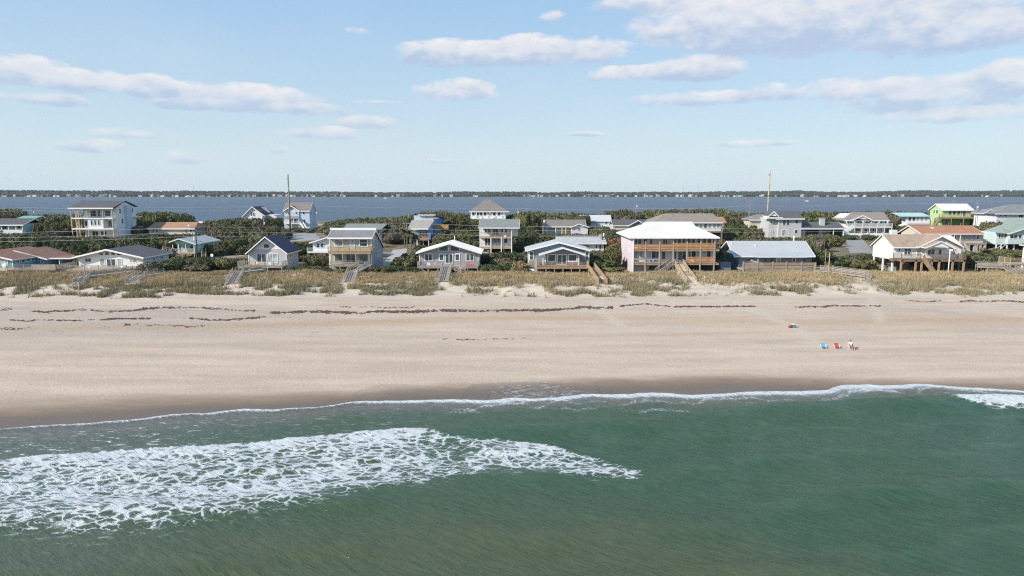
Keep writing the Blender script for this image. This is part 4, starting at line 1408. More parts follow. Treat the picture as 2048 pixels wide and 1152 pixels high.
    zf = h.z(533.6, -6)
    x0, x1 = h.x(1074, -6), h.x(1178.4, -6)
    h.deck(x0, x1, -6, -.05, zf, -1.3, W_TAN, posts=7, th=.45)
    h.rail((x0, -5.9, zf), (x1, -5.9, zf), 1.05, W_TAN, 'three', every=1.6, hang=.4)
    h.rail((x1, -5.8, zf), (x1, -.5, zf), 1.05, W_TAN, 'three', first=False)
    h.rail((x0, -5.8, zf), (x0, -2.2, zf), 1.05, W_TAN, 'three', first=False)
    h.b('corner_post', W_PALE, h.x(1069.5, -6), h.x(1074, -6), -6.0, -5.6, -1.2, h.z(517, -6))
    h.b('corner_post', W_PALE, h.x(1173.5, -6), h.x(1177.5, -6), -6.15, -6.02, zf - .3, h.z(522, -6))
    MB().hexa([(h.x(1050, -5), -5.4, h.z(532, -5)), (h.x(1070, -5), -5.4, h.z(524, -5)), (h.x(1070, -5), -5.3, h.z(524, -5)), (h.x(1050, -5), -5.3, h.z(532, -5)),
               (h.x(1050, -5), -5.4, h.z(530, -5)), (h.x(1070, -5), -5.4, h.z(516.4, -5)), (h.x(1070, -5), -5.3, h.z(516.4, -5)), (h.x(1050, -5), -5.3, h.z(530, -5))]).build('stair_side', W_TAN, h.root)
    h.b('lattice', WHITE, h.x(1058.5, -5), h.x(1068.5, -5), -5.5, -5.42, h.z(542, -5), h.z(537, -5))
    h.deck_z = zf
    H['F6'] = h

    # ---- F7 big pink house
    h = House('pink_beach_house', 'large lilac pink three-level house with white hipped metal roof and long orange timber balconies', 1347, 547.5, 156, 500)
    dp = 15.5
    xl, xr = h.x(1264.5), h.x(1431)
    zt = h.z(474.6)
    z2, z1 = h.z(498.6, -2.4), h.z(526.4, -2.4)
    yb = -0.3
    h.wall(S_PINK, xl, xr, yb, dp, z1 - .35, zt - .1)
    h.wall(S_PINK, xl, h.x(1322), yb + .8, dp, -3, z1 - .36, name='lower_wall', foot=False)
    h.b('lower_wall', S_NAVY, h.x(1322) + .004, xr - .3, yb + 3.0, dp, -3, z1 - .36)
    # side wall reaching forward to the balcony line
    h.b('side_wall', S_PINK, xl - .12, xl - .003, -1.2, dp, -3, zt - .1)
    # flared hip roof
    x0, x1, y0, y1 = h.x(1259.5, -3), h.x(1439.6, -3), -2.8, dp + 1.6
    ze = h.z(474.8, -3)
    bx0, bx1 = h.x(1293.5, 3.4), h.x(1389, 3.4)
    zb = h.z(452.4, 3.4)
    yb1, yb2 = 3.4, dp - 4.6
    rx0, rx1 = h.x(1289.2, 6.5), h.x(1381.5, 6.5)
    zr = h.z(443.3, 6.5)
    mb = MB()
    mb.slab([(x0, y0, ze), (x1, y0, ze), (bx1, yb1, zb), (bx0, yb1, zb)], .2)
    mb.slab([(bx0, yb1, zb), (bx1, yb1, zb), (rx1, 6.5, zr), (rx0, 6.5, zr)], .2)
    mb.slab([(x0, y1, ze), (x0, y0, ze), (bx0, yb1, zb), (bx0, yb2, zb)], .2)
    mb.slab([(x1, y0, ze), (x1, y1, ze), (bx1, yb2, zb), (bx1, yb1, zb)], .2)
    mb.slab([(bx0, yb2, zb), (bx0, yb1, zb), (rx0, 6.5, zr)], .2)
    mb.slab([(bx1, yb1, zb), (bx1, yb2, zb), (rx1, 6.5, zr)], .2)
    mb.slab([(x1, y1, ze), (x0, y1, ze), (bx0, yb2, zb), (bx1, yb2, zb)], .2)
    mb.slab([(bx1, yb2, zb), (bx0, yb2, zb), (rx0, 6.5, zr), (rx1, 6.5, zr)], .2)
    ro = mb.build('roof', M_WHITE, h.root)
    MB().box(x0, x1, y0 - .06, y0 - .004, ze - .28, ze + .02).build('fascia', WHITE, ro)
    MB().box(x0 - .06, x0 - .004, y0, y1, ze - .28, ze + .02).build('fascia', WHITE, ro)
    mb = MB()
    for i in range(1, 24):
        t = i / 24
        p0 = (x0 + (x1 - x0) * t, y0, ze + .02)
        p1 = (bx0 + (bx1 - bx0) * t, yb1, zb + .02)
        p2 = (rx0 + (rx1 - rx0) * t, 6.5, zr + .02)
        mb.bar(p0, p1, .05, .03); mb.bar(p1, p2, .05, .03)
    tag(mb.build('roof_seams', M_WHITE, ro), kind='stuff')
    # upper floor openings
    for u0, u1, n in ((1265.8, 1282, 2), (1285, 1293, 1), (1297.5, 1303.6, 1), (1323.6, 1334, 2)):
        h.pwin(u0 + 1, u1 + 1, 477.5, 489, yb, nx=n, fm=S_PINK if n == 1 else WHITE)
    for u0, u1 in ((1347, 1353), (1354, 1362), (1363.5, 1371), (1373.3, 1381), (1382.5, 1390), (1393.5, 1400.5), (1404.5, 1412), (1413.8, 1422.5), (1424, 1429)):
        h.pwin(u0, u1, 476.5, 492, yb - .02, fw=.1)
    # middle floor openings
    h.pwin(1265.8, 1285.5, 501.5, 517, yb, nx=2, gm=GLASSC)
    h.pdoor(1303, 1321, 502, 521, yb, nx=2); h.pwin(1322.4, 1332, 502, 519, yb)
    h.pwin(1347.5, 1354, 502, 519, yb); h.pdoor(1355.5, 1373, 502, 521, yb, nx=2)
    h.pwin(1376, 1382.5, 502, 519, yb); h.b('door', S_NAVY, h.x(1384, yb), h.x(1391, yb), yb - .08, yb - .003, z1, h.z(502.5, yb))
    h.pwin(1393, 1401, 502, 519, yb, gm=GLASSC); h.pdoor(1405, 1413, 502, 521, yb, gm=GLASSC); h.b('door', S_NAVY, h.x(1415, yb), h.x(1421, yb), yb - .08, yb - .003, z1, h.z(502.5, yb))
    # balconies
    for zf, mm in ((z2, W_ORG), (z1, W_ORG)):
        h.deck(xl - .05, xr + .2, -2.4, yb - .05, zf, None, W_TAN, th=.42)
    pu = [1266.5, 1291, 1319, 1346.5, 1374, 1401, 1428.8]
    for i, u in enumerate(pu):
        xx = h.x(u, -2.4)
        h.b('porch_post', W_GREY if i else WHITE, xx - .13, xx + .13, -2.52, -2.26, -1.5, z2 + 1.75 if i else zt)
        if i < len(pu) - 1:
            xa, xb = xx + .13, h.x(pu[i + 1], -2.4) - .13
            hh = 1.12 if i < 3 else 1.38
            for zf, k in ((z2, 0), (z1, 1)):
                if k == 1 and i in (2, 3): continue
                m_ = W_ORG if (k == 0 or i > 3) else W_GREY
                for j in ((0, 2) if (k == 1 and i < 2) else range(3 if hh < 1.2 else 4)):
                    MB().box(xa, xb, -2.47, -2.42, zf + .12 + j * .32, zf + .12 + j * .32 + .22).build('rail_board', m_, h.root)
                MB().box(xa, xb, -2.52, -2.38, zf + hh, zf + hh + .06).build('top_rail', m_, h.root)
    # ground floor
    h.b('storage_panel', WHITE, h.x(1266.5, 1.8), h.x(1271.5, 1.8), 1.6, 1.9, -1, h.z(535, 1.8))
    h.b('storage_panel', WHITE, h.x(1278, 1.8), h.x(1288.5, 1.8), 1.6, 1.9, -1, h.z(536, 1.8))
    h.pwin(1297, 1313, 530.5, 541, yb + .8, nx=1)
    for y0, za, zb_ in ((3, 507, 499), (8, 540, 532)):
        h.win(y0, y0 + .8, h.z(za), h.z(zb_), xl - .12, 'l')
    h.b('skirt_boards', W_BRN, xl - .22, xl - .125, 5, 12.5, -2, h.z(530))
    h.z1 = z1
    H['F7'] = h

    # ---- F8 slate blue ranch, pale metal roof
    h = House('slate_blue_ranch', 'slate blue ranch house with a pale blue ribbed metal roof behind a horizontal board fence', 1555, 545.5, 158, 515)
    dp = 10.5
    xl, xr = h.x(1478), h.x(1623.6)
    zr = h.z(481.8, 5.2)
    ze = h.z(512.4, -.8)
    h.xwall(S_SLATE, [(0, -3), (dp, -3), (dp, h.z(505, dp) - .1), (5.2, zr - .25), (0, ze + .1)], xl, xr)
    zg = h.z(500, 3)
    MB().prism([(1.8, zg), (dp - 1.8, zg), (5.2, zr - .5)], xl - .06, xl - .003, 'x').build('gable_panel', S_WHITE, h.root)
    h.xroof(M_BLUE, h.x(1490.8, -.8) - 2.6, h.x(1630.6, -.8), (-.8, ze), (5.2, zr), (dp + .8, h.z(502, dp)), fas=.24, seams=.6)
    # porch roof laid over the front slope
    p0, p1 = h.x(1513, -2.6), h.x(1614.5, -2.6)
    MB().slab([(p0, -2.6, h.z(513.6, -2.6)), (p1, -2.6, h.z(513.6, -2.6)), (p1, 1.0, h.z(503.5, 1.0)), (p0, 1.0, h.z(503.5, 1.0))], .16).build('porch_roof', M_BLUE, h.root)
    h.b('fascia', WHITE, p0, p1, -2.68, -2.604, h.z(515, -2.6), h.z(513.4, -2.6))
    for u in (1492, 1526, 1540, 1584, 1605):
        h.pwin(u, u + 7.5, 516, 524, nx=1, fm=S_BGREY if u != 1584 else WHITE)
    h.pdoor(1552, 1562, 516, 530, gm=GLASSC)
    MB().bar((h.x(1503, -1.5), -1.6, h.z(521, -1.5)), (h.x(1524, -1.5), -1.6, h.z(527.5, -1.5)), .9, .14).build('stair_side', WHITE, h.root)
    for y0 in (3, 7):
        h.win(y0, y0 + 1, h.z(524), h.z(515), xl, 'l', fm=S_BGREY)
    h.b('side_shed', S_SLATE, h.x(1441, -1), h.x(1462, -1), -1.2, 3, -2.5, h.z(525, -1))
    for u, v in ((1472, 485), (1517, 490)):
        h.b('roof_vent', WHITE, h.x(u), h.x(u + 2.5), 4 if v < 488 else 3, 4.3 if v < 488 else 3.3, h.z(v + 1, 3.5) - .25, h.z(v, 3.5) + .1)
    h.b('roof_pipe', WHITE, h.x(1584.5, 7), h.x(1586.5, 7), 7, 7.25, zr - 1, h.z(471.5, 7))
    y = -5.5
    zf = h.z(538.5, y)
    h.deck(h.x(1487, y), h.x(1632, y), y, -.05, zf, -1.3, W_GREY, posts=7)
    for i, u in enumerate((1487.6, 1515.8, 1546.2, 1573.6, 1604, 1631.5)):
        xx = h.x(u, y)
        h.b('fence_post', W_GREY, xx - .14, xx + .14, y - .14, y + .14, -1.4, h.z(523.5 if i not in (1, 5) else (519 if i == 1 else 525), y))
        if i < 5:
            xb = h.x((1487.6, 1515.8, 1546.2, 1573.6, 1604, 1631.5)[i + 1], y)
            for j in range(4):
                MB().box(xx + .14, xb - .14, y - .04, y + .02, zf + .15 + j * .36, zf + .15 + j * .36 + .26).build('rail_board', W_TAN, h.root)
    H['F8'] = h

    # ---- F9 cream stilt house
    h = House('cream_stilt_house', 'cream house raised on pilings with tan shingle roof and brown deck', 1850, 549, 155, 505)
    xl = h.x(1786)
    dp = 8.8
    ze, zr = h.z(493.2), h.z(468.6, 4.6)
    zfl = h.z(519.5)
    xm, xr = h.x(1850), h.x(1925)
    zbk = h.z(489, dp)
    h.xwall(S_CREAM, [(0, zfl), (dp, zfl), (dp, zbk - .1), (4.6, zr - .25), (0, ze + .05)], xl, xr)
    h.xroof(R_TAN, xl - .35, h.x(1878, 4), (-.7, ze - .1), (4.6, zr), (dp + .6, zbk - .25), fas=.22)
    # outer sea gable
    A, L, R = (h.x(1880.6, -1.2), h.z(471.6, -1.2)), (h.x(1836, -1.2), h.z(493.3, -1.2)), (h.x(1925.9, -1.2), h.z(493.6, -1.2))
    h.gwall(S_CREAM, [(h.x(1851, -.6), zfl), (h.x(1922, -.6), zfl), (h.x(1922, -.6), R[1] + .3), (A[0], A[1] - .25), (h.x(1851, -.6), h.z(487, -.6))], -.6, 8.5)
    h.groof(R_TAN, L, A, R, -1.4, 9, fas=.24)
    # porch gable
    q = -3.0
    A3, L3, R3 = (h.x(1879.2, q), h.z(482, q)), (h.x(1849.8, q), h.z(495.2, q)), (h.x(1907.5, q), h.z(496.4, q))
    h.groof(R_TAN, L3, A3, R3, q - .2, -1.45, fas=.22, name='porch_roof')
    MB().prism([(L3[0] + .9, L3[1] + .1), (R3[0] - .9, R3[1] + .15), (A3[0], A3[1] - .3)], q, q + .1, 'y').build('gable_panel', S_CREAM, h.root)
    h.pwin(1795.6, 1800.6, 496.3, 503.2, nx=1)
    h.pwin(1807.2, 1822, 496, 510.2, nx=2, nz=2)
    h.pdoor(1832.5, 1843.5, 497.5, 513.5, gm=GLASSC)
    h.pwin(1854, 1869.4, 497.8, 510.6, -.6, nx=2, gm=GLASSG)
    h.pwin(1876.4, 1883.2, 497.8, 510.6, -.6)
    h.pwin(1903.5, 1911.4, 497.4, 509.6, -.6, nx=2)
    h.b('roof_vent', W_BRN, h.x(1811, 1.5), h.x(1813, 1.5), 1.5, 1.8, h.z(486, 1.5) - .2, h.z(481.5, 1.5))
    zd = h.z(519, -3.6)
    x0, x1 = h.x(1786.5, -1.6), h.x(1932.8, -3.6)
    h.deck(x0, h.x(1804, -3.6), -1.8, -.05, zd, None, W_BRN, th=.5)
    h.deck(h.x(1804, -3.6), x1, -3.6, -.65, zd, None, W_BRN, th=.5)
    h.rail((x0, -1.7, zd), (h.x(1804, -1.8), -1.7, zd), 1.15, W_BRN, 'bal')
    h.rail((h.x(1804, -3.6), -3.5, zd), (h.x(1843, -3.6), -3.5, zd), 1.15, W_BRN, 'bal')
    h.rail((h.x(1850, -3.6), -3.5, zd), (x1, -3.5, zd), 1.15, W_BRN, 'bal')
    h.rail((x1, -3.4, zd), (x1, 2, zd), 1.15, W_BRN, 'bal', first=False)
    for u, yy in ((1804, -3.4), (1833, -3.4), (1845, -3.4), (1865, -3.4), (1880, -3.4), (1907, -3.4), (1929.5, -3.4)):
        xx = h.x(u, yy)
        h.b('piling', W_TAN, xx - .17, xx + .17, yy - .17, yy + .17, -2, zd - .1)
    for u in (1787.2, 1812, 1838, 1862, 1890, 1920):
        for yy in (.2, 4.2, 8.2):
            xx = h.x(u)
            h.b('piling', WHITE if (u < 1790) else W_BRN, xx - .16, xx + .16, yy - .16, yy + .16, -2, zfl + .02)
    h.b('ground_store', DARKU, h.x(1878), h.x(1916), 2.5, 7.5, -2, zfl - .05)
    h.b('air_conditioner', STEEL, xl + 1.5, xl + 2.7, 3, 4.2, .0, 1.4)
    stair_parts(h.root, (h.x(1846.5, -3.8), -4.0, zd), (h.x(1879, -6), -5.6, .1), 1.4, W_BRN, style='solid', h=.9)
    H['F9'] = h

    # ---- F10 at the right edge
    h = House('white_edge_cottage', 'white cottage cut off by the right frame edge with a grey deck railing', 2060, 540, 156, 515)
    xl = h.x(2083)
    h.wall(S_WHITEH, xl, xl + 10, 0, 6, -3, h.z(493))
    h.groof(R_BROWN, (xl - .6, h.z(493)), (xl + 5, h.z(478)), (xl + 10.6, h.z(493)), -.6, 6.5)
    h.win(2, 3.4, h.z(508), h.z(500), xl, 'l')
    h.pwin(2096, 2110, 498, 514, nx=2)
    zf = h.z(528, -4)
    h.deck(h.x(2022, -4), h.x(2130, -4), -4, -.05, zf, -1.2, W_GREY, posts=5)
    h.rail((h.x(2022.5, -4), -3.9, zf), (h.x(2110, -4), -3.9, zf), 1.35, W_PALE, 'bal')
    h.rail((h.x(2022.5, -4), -3.8, zf), (h.x(2022.5, -4), -.2, zf), 1.35, W_PALE, 'bal', first=False)
    H['F10'] = h
    return H
HS = build_houses()

def build_back_houses():
    H = {}
    # ---- M1 aqua porch house at the left edge
    h = House('aqua_porch_house', 'long aqua house with dark grey roof behind the shrubs at the left edge', 25, 468, 250, 450)
    x0, x1 = h.x(-60), h.x(47)
    h.wall(S_AQUA, x0, x1 - .5, 1.6, 10, -2, h.z(448))
    h.xroof(R_DGREY, h.x(-62), h.x(48), (-.4, h.z(449.4)), (6, h.z(436.6, 6)), (11, h.z(446, 11)), fas=.4)
    h.wall(S_WHITEH, x0, h.x(44), 0, 1.6, -2, h.z(459.5), name='porch_wall', foot=False)
    for u in (2, 16, 31, 44):
        h.b('porch_post', WHITE, h.x(u) - .15, h.x(u) + .15, .05, .3, h.z(459.4), h.z(449.8))
    h.pwin(4, 14, 451, 458.6, 1.6, nx=2); h.pwin(34, 42, 451, 457, 1.6)
    H['M1'] = h
    h = House('green_roof_house', 'house behind the aqua one, only its green metal roof showing above the trees', 50, 466, 285, 440)
    h.xroof(metalroof('green_metal_roof', (0.22, 0.38, 0.27)), h.x(32), h.x(69), (0, h.z(437)), (5, h.z(431.6, 5)), (10, h.z(438, 10)))
    h.wall(S_BEIGE, h.x(34), h.x(67), 0.8, 9, -2, h.z(437.5))
    h.pwin(40, 46, 440, 446, .8)
    H['M1b'] = h

    # ---- M2 three-storey house under construction
    h = House('unfinished_house', 'white three-storey house with dark roof and bare timber balcony framing, still under construction', 200, 476, 245, 440)
    dp = 13.0
    xl, xr = h.x(160), h.x(226.6)
    zt = h.z(416)
    zA, zB = h.z(435.6), h.z(456.6)
    h.wall(S_WHITEH, xl, xr, 2.2, dp + 2, -2, zt)
    h.b('bay', S_WHITEH, h.x(176), h.x(206), 0, 2.19, zB - .4, zA)
    # roof: ridge across, gable end on the right
    zr = h.z(401.3, 8)
    h.xroof(R_DGREY, h.x(138, -.5), h.x(227.8, -.5), (-.5, h.z(415.6, -.5)), (8, zr), (dp + 3, h.z(413, dp)), fas=.45, xr=(h.x(166.7, 8), h.x(227.8, -.5)))
    MB().prism([(2.2, zt - .1), (dp + 2, zt - .1), (8, zr - .35)], xr - .25, xr - .003, 'x').build('gable_panel', S_WHITEH, h.root)
    h.b('bay', S_PBLUE, xr, xr + .9, 7.5, 11, -2, h.z(411, 8))
    for zf, nm in ((zA, 'a'), (zB, 'b')):
        h.b('balcony_slab', WHITE, h.x(143), xr - .02, -.3, 2.19, zf - .42, zf)
    for u in (143.5, 152.5, 158.5, 176, 207, 225.4):
        for a, b_ in ((zA + .003, zt - .2), (zB + .003, zA - .425), (-2, zB - .425)):
            if (176 <= u <= 206) and a == zB + .003: continue
            h.b('porch_post', W_PALE, h.x(u) - .13, h.x(u) + .13, -.2, .06, a, b_)
    for u in (147, 150, 155.5, 160.5):
        for a, b_ in ((zB + .003, zA - .425), (zA + .003, zt - 1.4)):
            h.b('wall_stud', W_PALE, h.x(u) - .08, h.x(u) + .08, 2.0, 2.15, a, b_)
    MB().bar((h.x(145), 1.2, zA - .5), (h.x(158), 1.2, zB + .2), .1, .2).build('brace', W_PALE, h.root)
    for u0, u1 in ((182, 194), (196.5, 202), (204, 209.5), (211, 223)):
        h.pwin(u0, u1, 420.6, 433, 2.2, nz=2)
    for u in (181, 188, 195):
        h.pwin(u, u + 5, 439.5, 450.5, 0)
    h.pwin(169, 175, 441, 453, 2.2); h.pwin(216, 224, 441, 454, 2.2, nx=2)
    h.pdoor(182.5, 195, 462, 475, 2.2, nx=2); h.pwin(200, 212, 462, 470, 2.2, nx=2)
    for y0, a, b_ in ((4, 428, 417.5), (12, 427, 416.5), (5, 449, 438)):
        h.win(y0, y0 + 1.2, h.z(a), h.z(b_), xr + .0, 'r', nz=2)
    h.b('side_balcony', WHITE, xr, xr + 2.2, dp, dp + 2, zA - .3, zA); h.b('side_balcony', WHITE, xr, xr + 2.2, dp, dp + 2, zB - .3, zB)
    H['M2'] = h

    # ---- M3 orange-brown ranch
    h = House('orange_roofed_ranch', 'low ranch house with long orange brown roof right of the unfinished white house', 345, 468, 255, 455)
    x0, x1 = h.x(297), h.x(389)
    h.wall(S_BEIGE, x0, x1, 0, 9, -2, h.z(456.6))
    h.xroof(R_ORBR, h.x(293.6, -.8), h.x(391, -.8), (-.8, h.z(456.8, -.8)), (5, h.z(444.2, 5)), (10.5, h.z(453, 10)), fas=.38, xr=(h.x(311, 5), h.x(396.4, 5)))
    for u in (304, 311, 379, 385):
        h.pwin(u, u + 5, 458.5, 464.5)
    h.pdoor(370, 374, 458, 467)
    for u, v0, v1 in ((383, 443, 446.5), ):
        h.b('roof_vent', WHITE, h.x(u), h.x(u + 8), 6, 7, h.z(446.5, 6), h.z(442.6, 6))
    MB().ball((h.x(378, 0), 0, h.z(451.5)), .35, .2, .4).build('satellite_dish', WHITE, h.root, True)
    H['M3'] = h

    # ---- M4 mint cottage
    h = House('mint_cottage', 'mint green raised cottage with light grey roof beside a dark utility pole', 370, 519, 190, 495)
    dp = 14.6
    A, L, R = (h.x(359, -1), h.z(477, -1)), (h.x(339.5, -1), h.z(483.8, -1)), (h.x(393, -1), h.z(488, -1))
    xl, xr = h.x(348.6), h.x(391.7)
    zd = h.z(505, -.5)
    h.gwall(S_MINT, [(xl, zd - .1), (xr, zd - .1), (xr, R[1] - .1), (A[0], A[1] - .3), (xl, L[1] - .25)], 2.0, dp)
    h.b('lower_wall', S_AQUA, xl + 2.5, xr - .01, 5, dp, -2, zd - .11)
    h.groof(R_PALE, L, A, R, -1.3, dp + .6, fas=.24)
    MB().prism([(L[0] + 1.2, h.z(487.5)), (R[0] - .4, h.z(489)), (A[0], A[1] - .35)], -.3, -.2, 'y').build('gable_panel', S_MINT, h.root)
    h.deck(xl - .8, xr + .05, -1, 1.98, zd, -1.3, W_PALE, posts=3)
    h.rail((xl - .7, -.9, zd), (xr, -.9, zd), 1.05, WHITE, 'bal')
    for u in (348.4, 360, 374, 391):
        h.b('porch_post', WHITE, h.x(u) - .08, h.x(u) + .08, -.85, -.7, zd, h.z(489, -.8))
    h.pdoor(358, 364, 490, 504, 2.0); h.pwin(380, 387.5, 490, 500, 2.0); h.pwin(366, 377, 490.5, 500, 2.0, gm=GLASSC)
    for y0, w in ((1.2 + 2, .8), (4.6, .7), (6.4, .8), (8.6, .6), (10.2, .7), (12.2, .8)):
        h.win(y0, y0 + w, h.z(496.5), h.z(488.8), xr, 'r', nz=2)
    h.b('chimney', WHITE, h.x(388, 3), h.x(390, 3), 3, 3.6, R[1], h.z(474, 3))
    stair_parts(h.root, (xr + .7, 3.2, zd), (xr + 2.6, -1.2, .1), 1.0, W_PALE)
    H['M4'] = h

    # ---- M5 small white cottage
    h = House('small_white_cottage', 'small white cottage with white raised deck, half hidden behind the tan two-storey house', 640, 519, 186, 495)
    A, L, R = (h.x(676, -.6), h.z(467.5, -.6)), (h.x(619.6, -.6), h.z(485.2, -.6)), (h.x(730, -.6), h.z(485, -.6))
    h.gwall(S_WHITEH, [(h.x(626), h.z(505)), (h.x(722), h.z(505)), (h.x(722), R[1]), (A[0], A[1] - .3), (h.x(626), L[1] + .1)], 0, 9)
    h.groof(M_OFFW, L, A, R, -.9, 9.6)
    h.pwin(633, 640, 486.5, 496, nz=2); h.pwin(641.4, 648.4, 486.5, 496, nz=2)
    zd = h.z(504, -2)
    h.deck(h.x(614, -2), h.x(656, -2), -2, -.05, zd, -1.5, WHITE, posts=4, pm=W_BRN)
    h.rail((h.x(614, -2), -1.9, zd), (h.x(656, -2), -1.9, zd), 1.1, WHITE, 'bal')
    H['M5'] = h

    # ---- M6 grey-green roof
    h = House('hidden_ranch', 'ranch house of which only the long grey green roof shows above the tan two-storey house', 725, 470, 235, 455)
    h.xroof(R_GREENGREY, h.x(686), h.x(763), (0, h.z(458.6)), (6.5, h.z(447.1, 6.5)), (13, h.z(456, 13)), xr=(h.x(693.7, 6.5), h.x(775, 6.5)), trim=None)
    h.wall(S_BEIGE, h.x(689), h.x(761), .6, 12, -2, h.z(459))
    h.pwin(700, 706, 461, 466, .6)
    H['M6'] = h

    # ---- M7 bright blue house
    h = House('bright_blue_house', 'bright blue house with tan shed roof and orange wood balconies behind palm trees', 850, 494, 222, 465)
    xl, xr = h.x(820), h.x(858)
    dp = h.dep(856, 882) + 3
    ze = h.z(456.8, -.8)
    zt, ztt = h.z(440, 9), h.z(429.6, 9)
    mb = MB()
    mb.prism([(0, h.z(480)), (dp + 3, h.z(480)), (dp + 3, h.z(438, dp)), (9.1, ztt - .2), (9.0, zt - .2), (0, ze - .1)], xl, xr + .5, 'x')
    mb.build('wall', S_BLUE, h.root); h.foot(xl, xr + .5, 0, dp + 3)
    h.b('clerestory', S_PBLUE, xl + .15, xr + .4, 8.86, 8.995, zt - .4, ztt - .25)
    h.b('clerestory_window', GLASSC, h.x(852, 9), h.x(878, 9), 8.8, 8.858, h.z(437.5, 9), h.z(433.5, 9))
    MB().slab([(h.x(815.5, -.8), -.8, ze), (h.x(857, -.8), -.8, ze), (xr + .9, 8.85, zt), (xl - .6, 8.85, zt)], .22).build('roof', shingle('tan_grey_shingle', (0.36, 0.34, 0.29)), h.root)
    h.b('fascia', WHITE, h.x(815.5, -.8), h.x(857, -.8), -.87, -.804, ze - .4, ze + .02)
    MB().slab([(h.x(837.6, 8) - .2, 8.2, ztt + .05), (xr + 1.3, 8.2, ztt + .05), (xr + 1.3, dp + 4, h.z(437, dp)), (xl - .6, dp + 4, h.z(437, dp))], .2).build('rear_roof', R_GREY, h.root)
    h.b('fascia', WHITE, h.x(837.6, 8) - .2, xr + 1.3, 8.12, 8.196, ztt - .2, ztt + .1)
    h.win(11, 13, h.z(449.5, 8), h.z(440.5, 8), xr + .5, 'r'); h.win(3, 6, h.z(468), h.z(461), xr + .5, 'r', nx=2)
    zb = h.z(479, -2)
    h.deck(h.x(832.4, -2), h.x(857.5, -2), -2, -.05, zb, -1, W_ORG, posts=2, pm=WHITE)
    h.rail((h.x(832.4, -2), -1.9, zb), (h.x(857.5, -2), -1.9, zb), 1.1, W_ORG, 'bal')
    h.pdoor(838, 856, 463, 475, 0, nx=3, fm=W_ORG)
    zb2 = h.z(456.5, 10)
    h.deck(xr + .52, xr + 5.4, 9, 13, zb2, None, W_ORG)
    h.rail((xr + .6, 9.1, zb2), (xr + 5.3, 9.1, zb2), 1.2, W_ORG, 'solid'); h.rail((xr + 5.3, 9.2, zb2), (xr + 5.3, 12.8, zb2), 1.2, W_ORG, 'bal', first=False)
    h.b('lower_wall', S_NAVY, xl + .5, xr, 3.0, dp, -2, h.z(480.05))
    for u in (821.5, 846, 857):
        h.b('porch_post', WHITE, h.x(u) - .15, h.x(u) + .15, .1, .4, -2, h.z(480.05))
    h.b('door', S_PBLUE, h.x(835, 2.9), h.x(842, 2.9), 2.85, 2.99, -1, h.z(483, 2.9))
    H['M7'] = h

    # ---- M8 two-storey on posts
    h = House('stilt_balcony_house', 'cream house on tall posts with two stacked balconies and a grey roof', 992, 510, 200, 475)
    xl, xr = h.x(959.5), h.x(1023.6)
    zr, ze = h.z(438.2, 5.5), h.z(455.4, -2.6)
    z2, z1 = h.z(473.8, -2), h.z(494.6, -2)
    dp = 11
    h.xwall(S_CREAM, [(0, z1 - .3), (dp, z1 - .3), (dp, h.z(452, dp)), (5.5, zr - .3), (0, ze + .5)], xl, xr)
    h.xroof(R_GREENGREY, h.x(957.4, -2.6), h.x(1039, -2.6), (-2.6, ze), (5.5, zr), (dp + .6, h.z(453, dp)), trim=WHITE, fas=.25)
    h.b('infill_wall', S_CREAM, xr, h.x(1036), 1.5, dp, z2, h.z(455))
    for u0, u1 in ((968.5, 974.2), (975.3, 981.2), (1002, 1007.8), (1008.8, 1014.6)):
        h.pwin(u0, u1, 456.2, 466.4, nz=2)
    h.pdoor(986, 997.4, 457, 470.5, nx=2)
    h.pdoor(969, 981.2, 475.6, 491.5, nx=2); h.pwin(1007, 1015, 476, 487); h.b('storm_panel', S_BGREY, h.x(983.5), h.x(1002.5), -.06, -.003, h.z(489), h.z(476))
    for zf in (z2, z1):
        h.deck(xl, xr + .1, -2.0, -.05, zf, None, W_PALE, th=.4)
        h.rail((xl + .1, -1.9, zf), (xr, -1.9, zf), 1.25, W_GREY, 'bal', every=4.3)
    for i, u in enumerate((960, 981.8, 1002.6, 1023.2)):
        h.b('stilt', WHITE, h.x(u, -2) - .13, h.x(u, -2) + .13, -2.12, -1.86, -3, ze if i in (0, 3) else z2 - .3)
        h.b('stilt', W_BRN, h.x(u) - .13, h.x(u) + .13, 3, 3.26, -3, z1 - .31); h.b('stilt', W_BRN, h.x(u) - .13, h.x(u) + .13, 8, 8.26, -3, z1 - .31)
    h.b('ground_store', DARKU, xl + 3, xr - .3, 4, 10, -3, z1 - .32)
    H['M8'] = h

    # ---- M9 grey cottage with small gable
    h = House('pale_grey_cottage', 'pale grey cottage with grey roof and small right-hand gable, yellow porch between, behind the shrubs', 1130, 469, 268, 455)
    h.wall(S_LILAC, h.x(1087.5), h.x(1142), 2, 9, -2, h.z(453))
    h.xroof(R_GREYBR, h.x(1089, -.4), h.x(1173, -.4), (-.4, h.z(453.2, -.4)), (5, h.z(439.2, 5)), (10, h.z(449, 10)), fas=.3)
    A, L, R = (h.x(1158, -1), h.z(447.6, -1)), (h.x(1140.4, -1), h.z(454.6, -1)), (h.x(1178.8, -1), h.z(454, -1))
    h.gwall(S_LILAC, [(h.x(1142), -2), (h.x(1175.5), -2), (h.x(1175.5), R[1] + .1), (A[0], A[1] - .3), (h.x(1142), L[1] + .1)], -.2, 8)
    h.groof(R_GREY, L, A, R, -1, 6, fas=.28)
    h.pwin(1154.5, 1160.5, 455.8, 462, -.2, nx=2)
    h.pwin(1100, 1111, 456, 463.5, 2, nx=3, gm=GLASSC)
    for u in (1093.5, 1111.5, 1124, 1131.5):
        h.b('porch_post', WHITE, h.x(u) - .12, h.x(u) + .12, -.2, .05, -1, h.z(453.6))
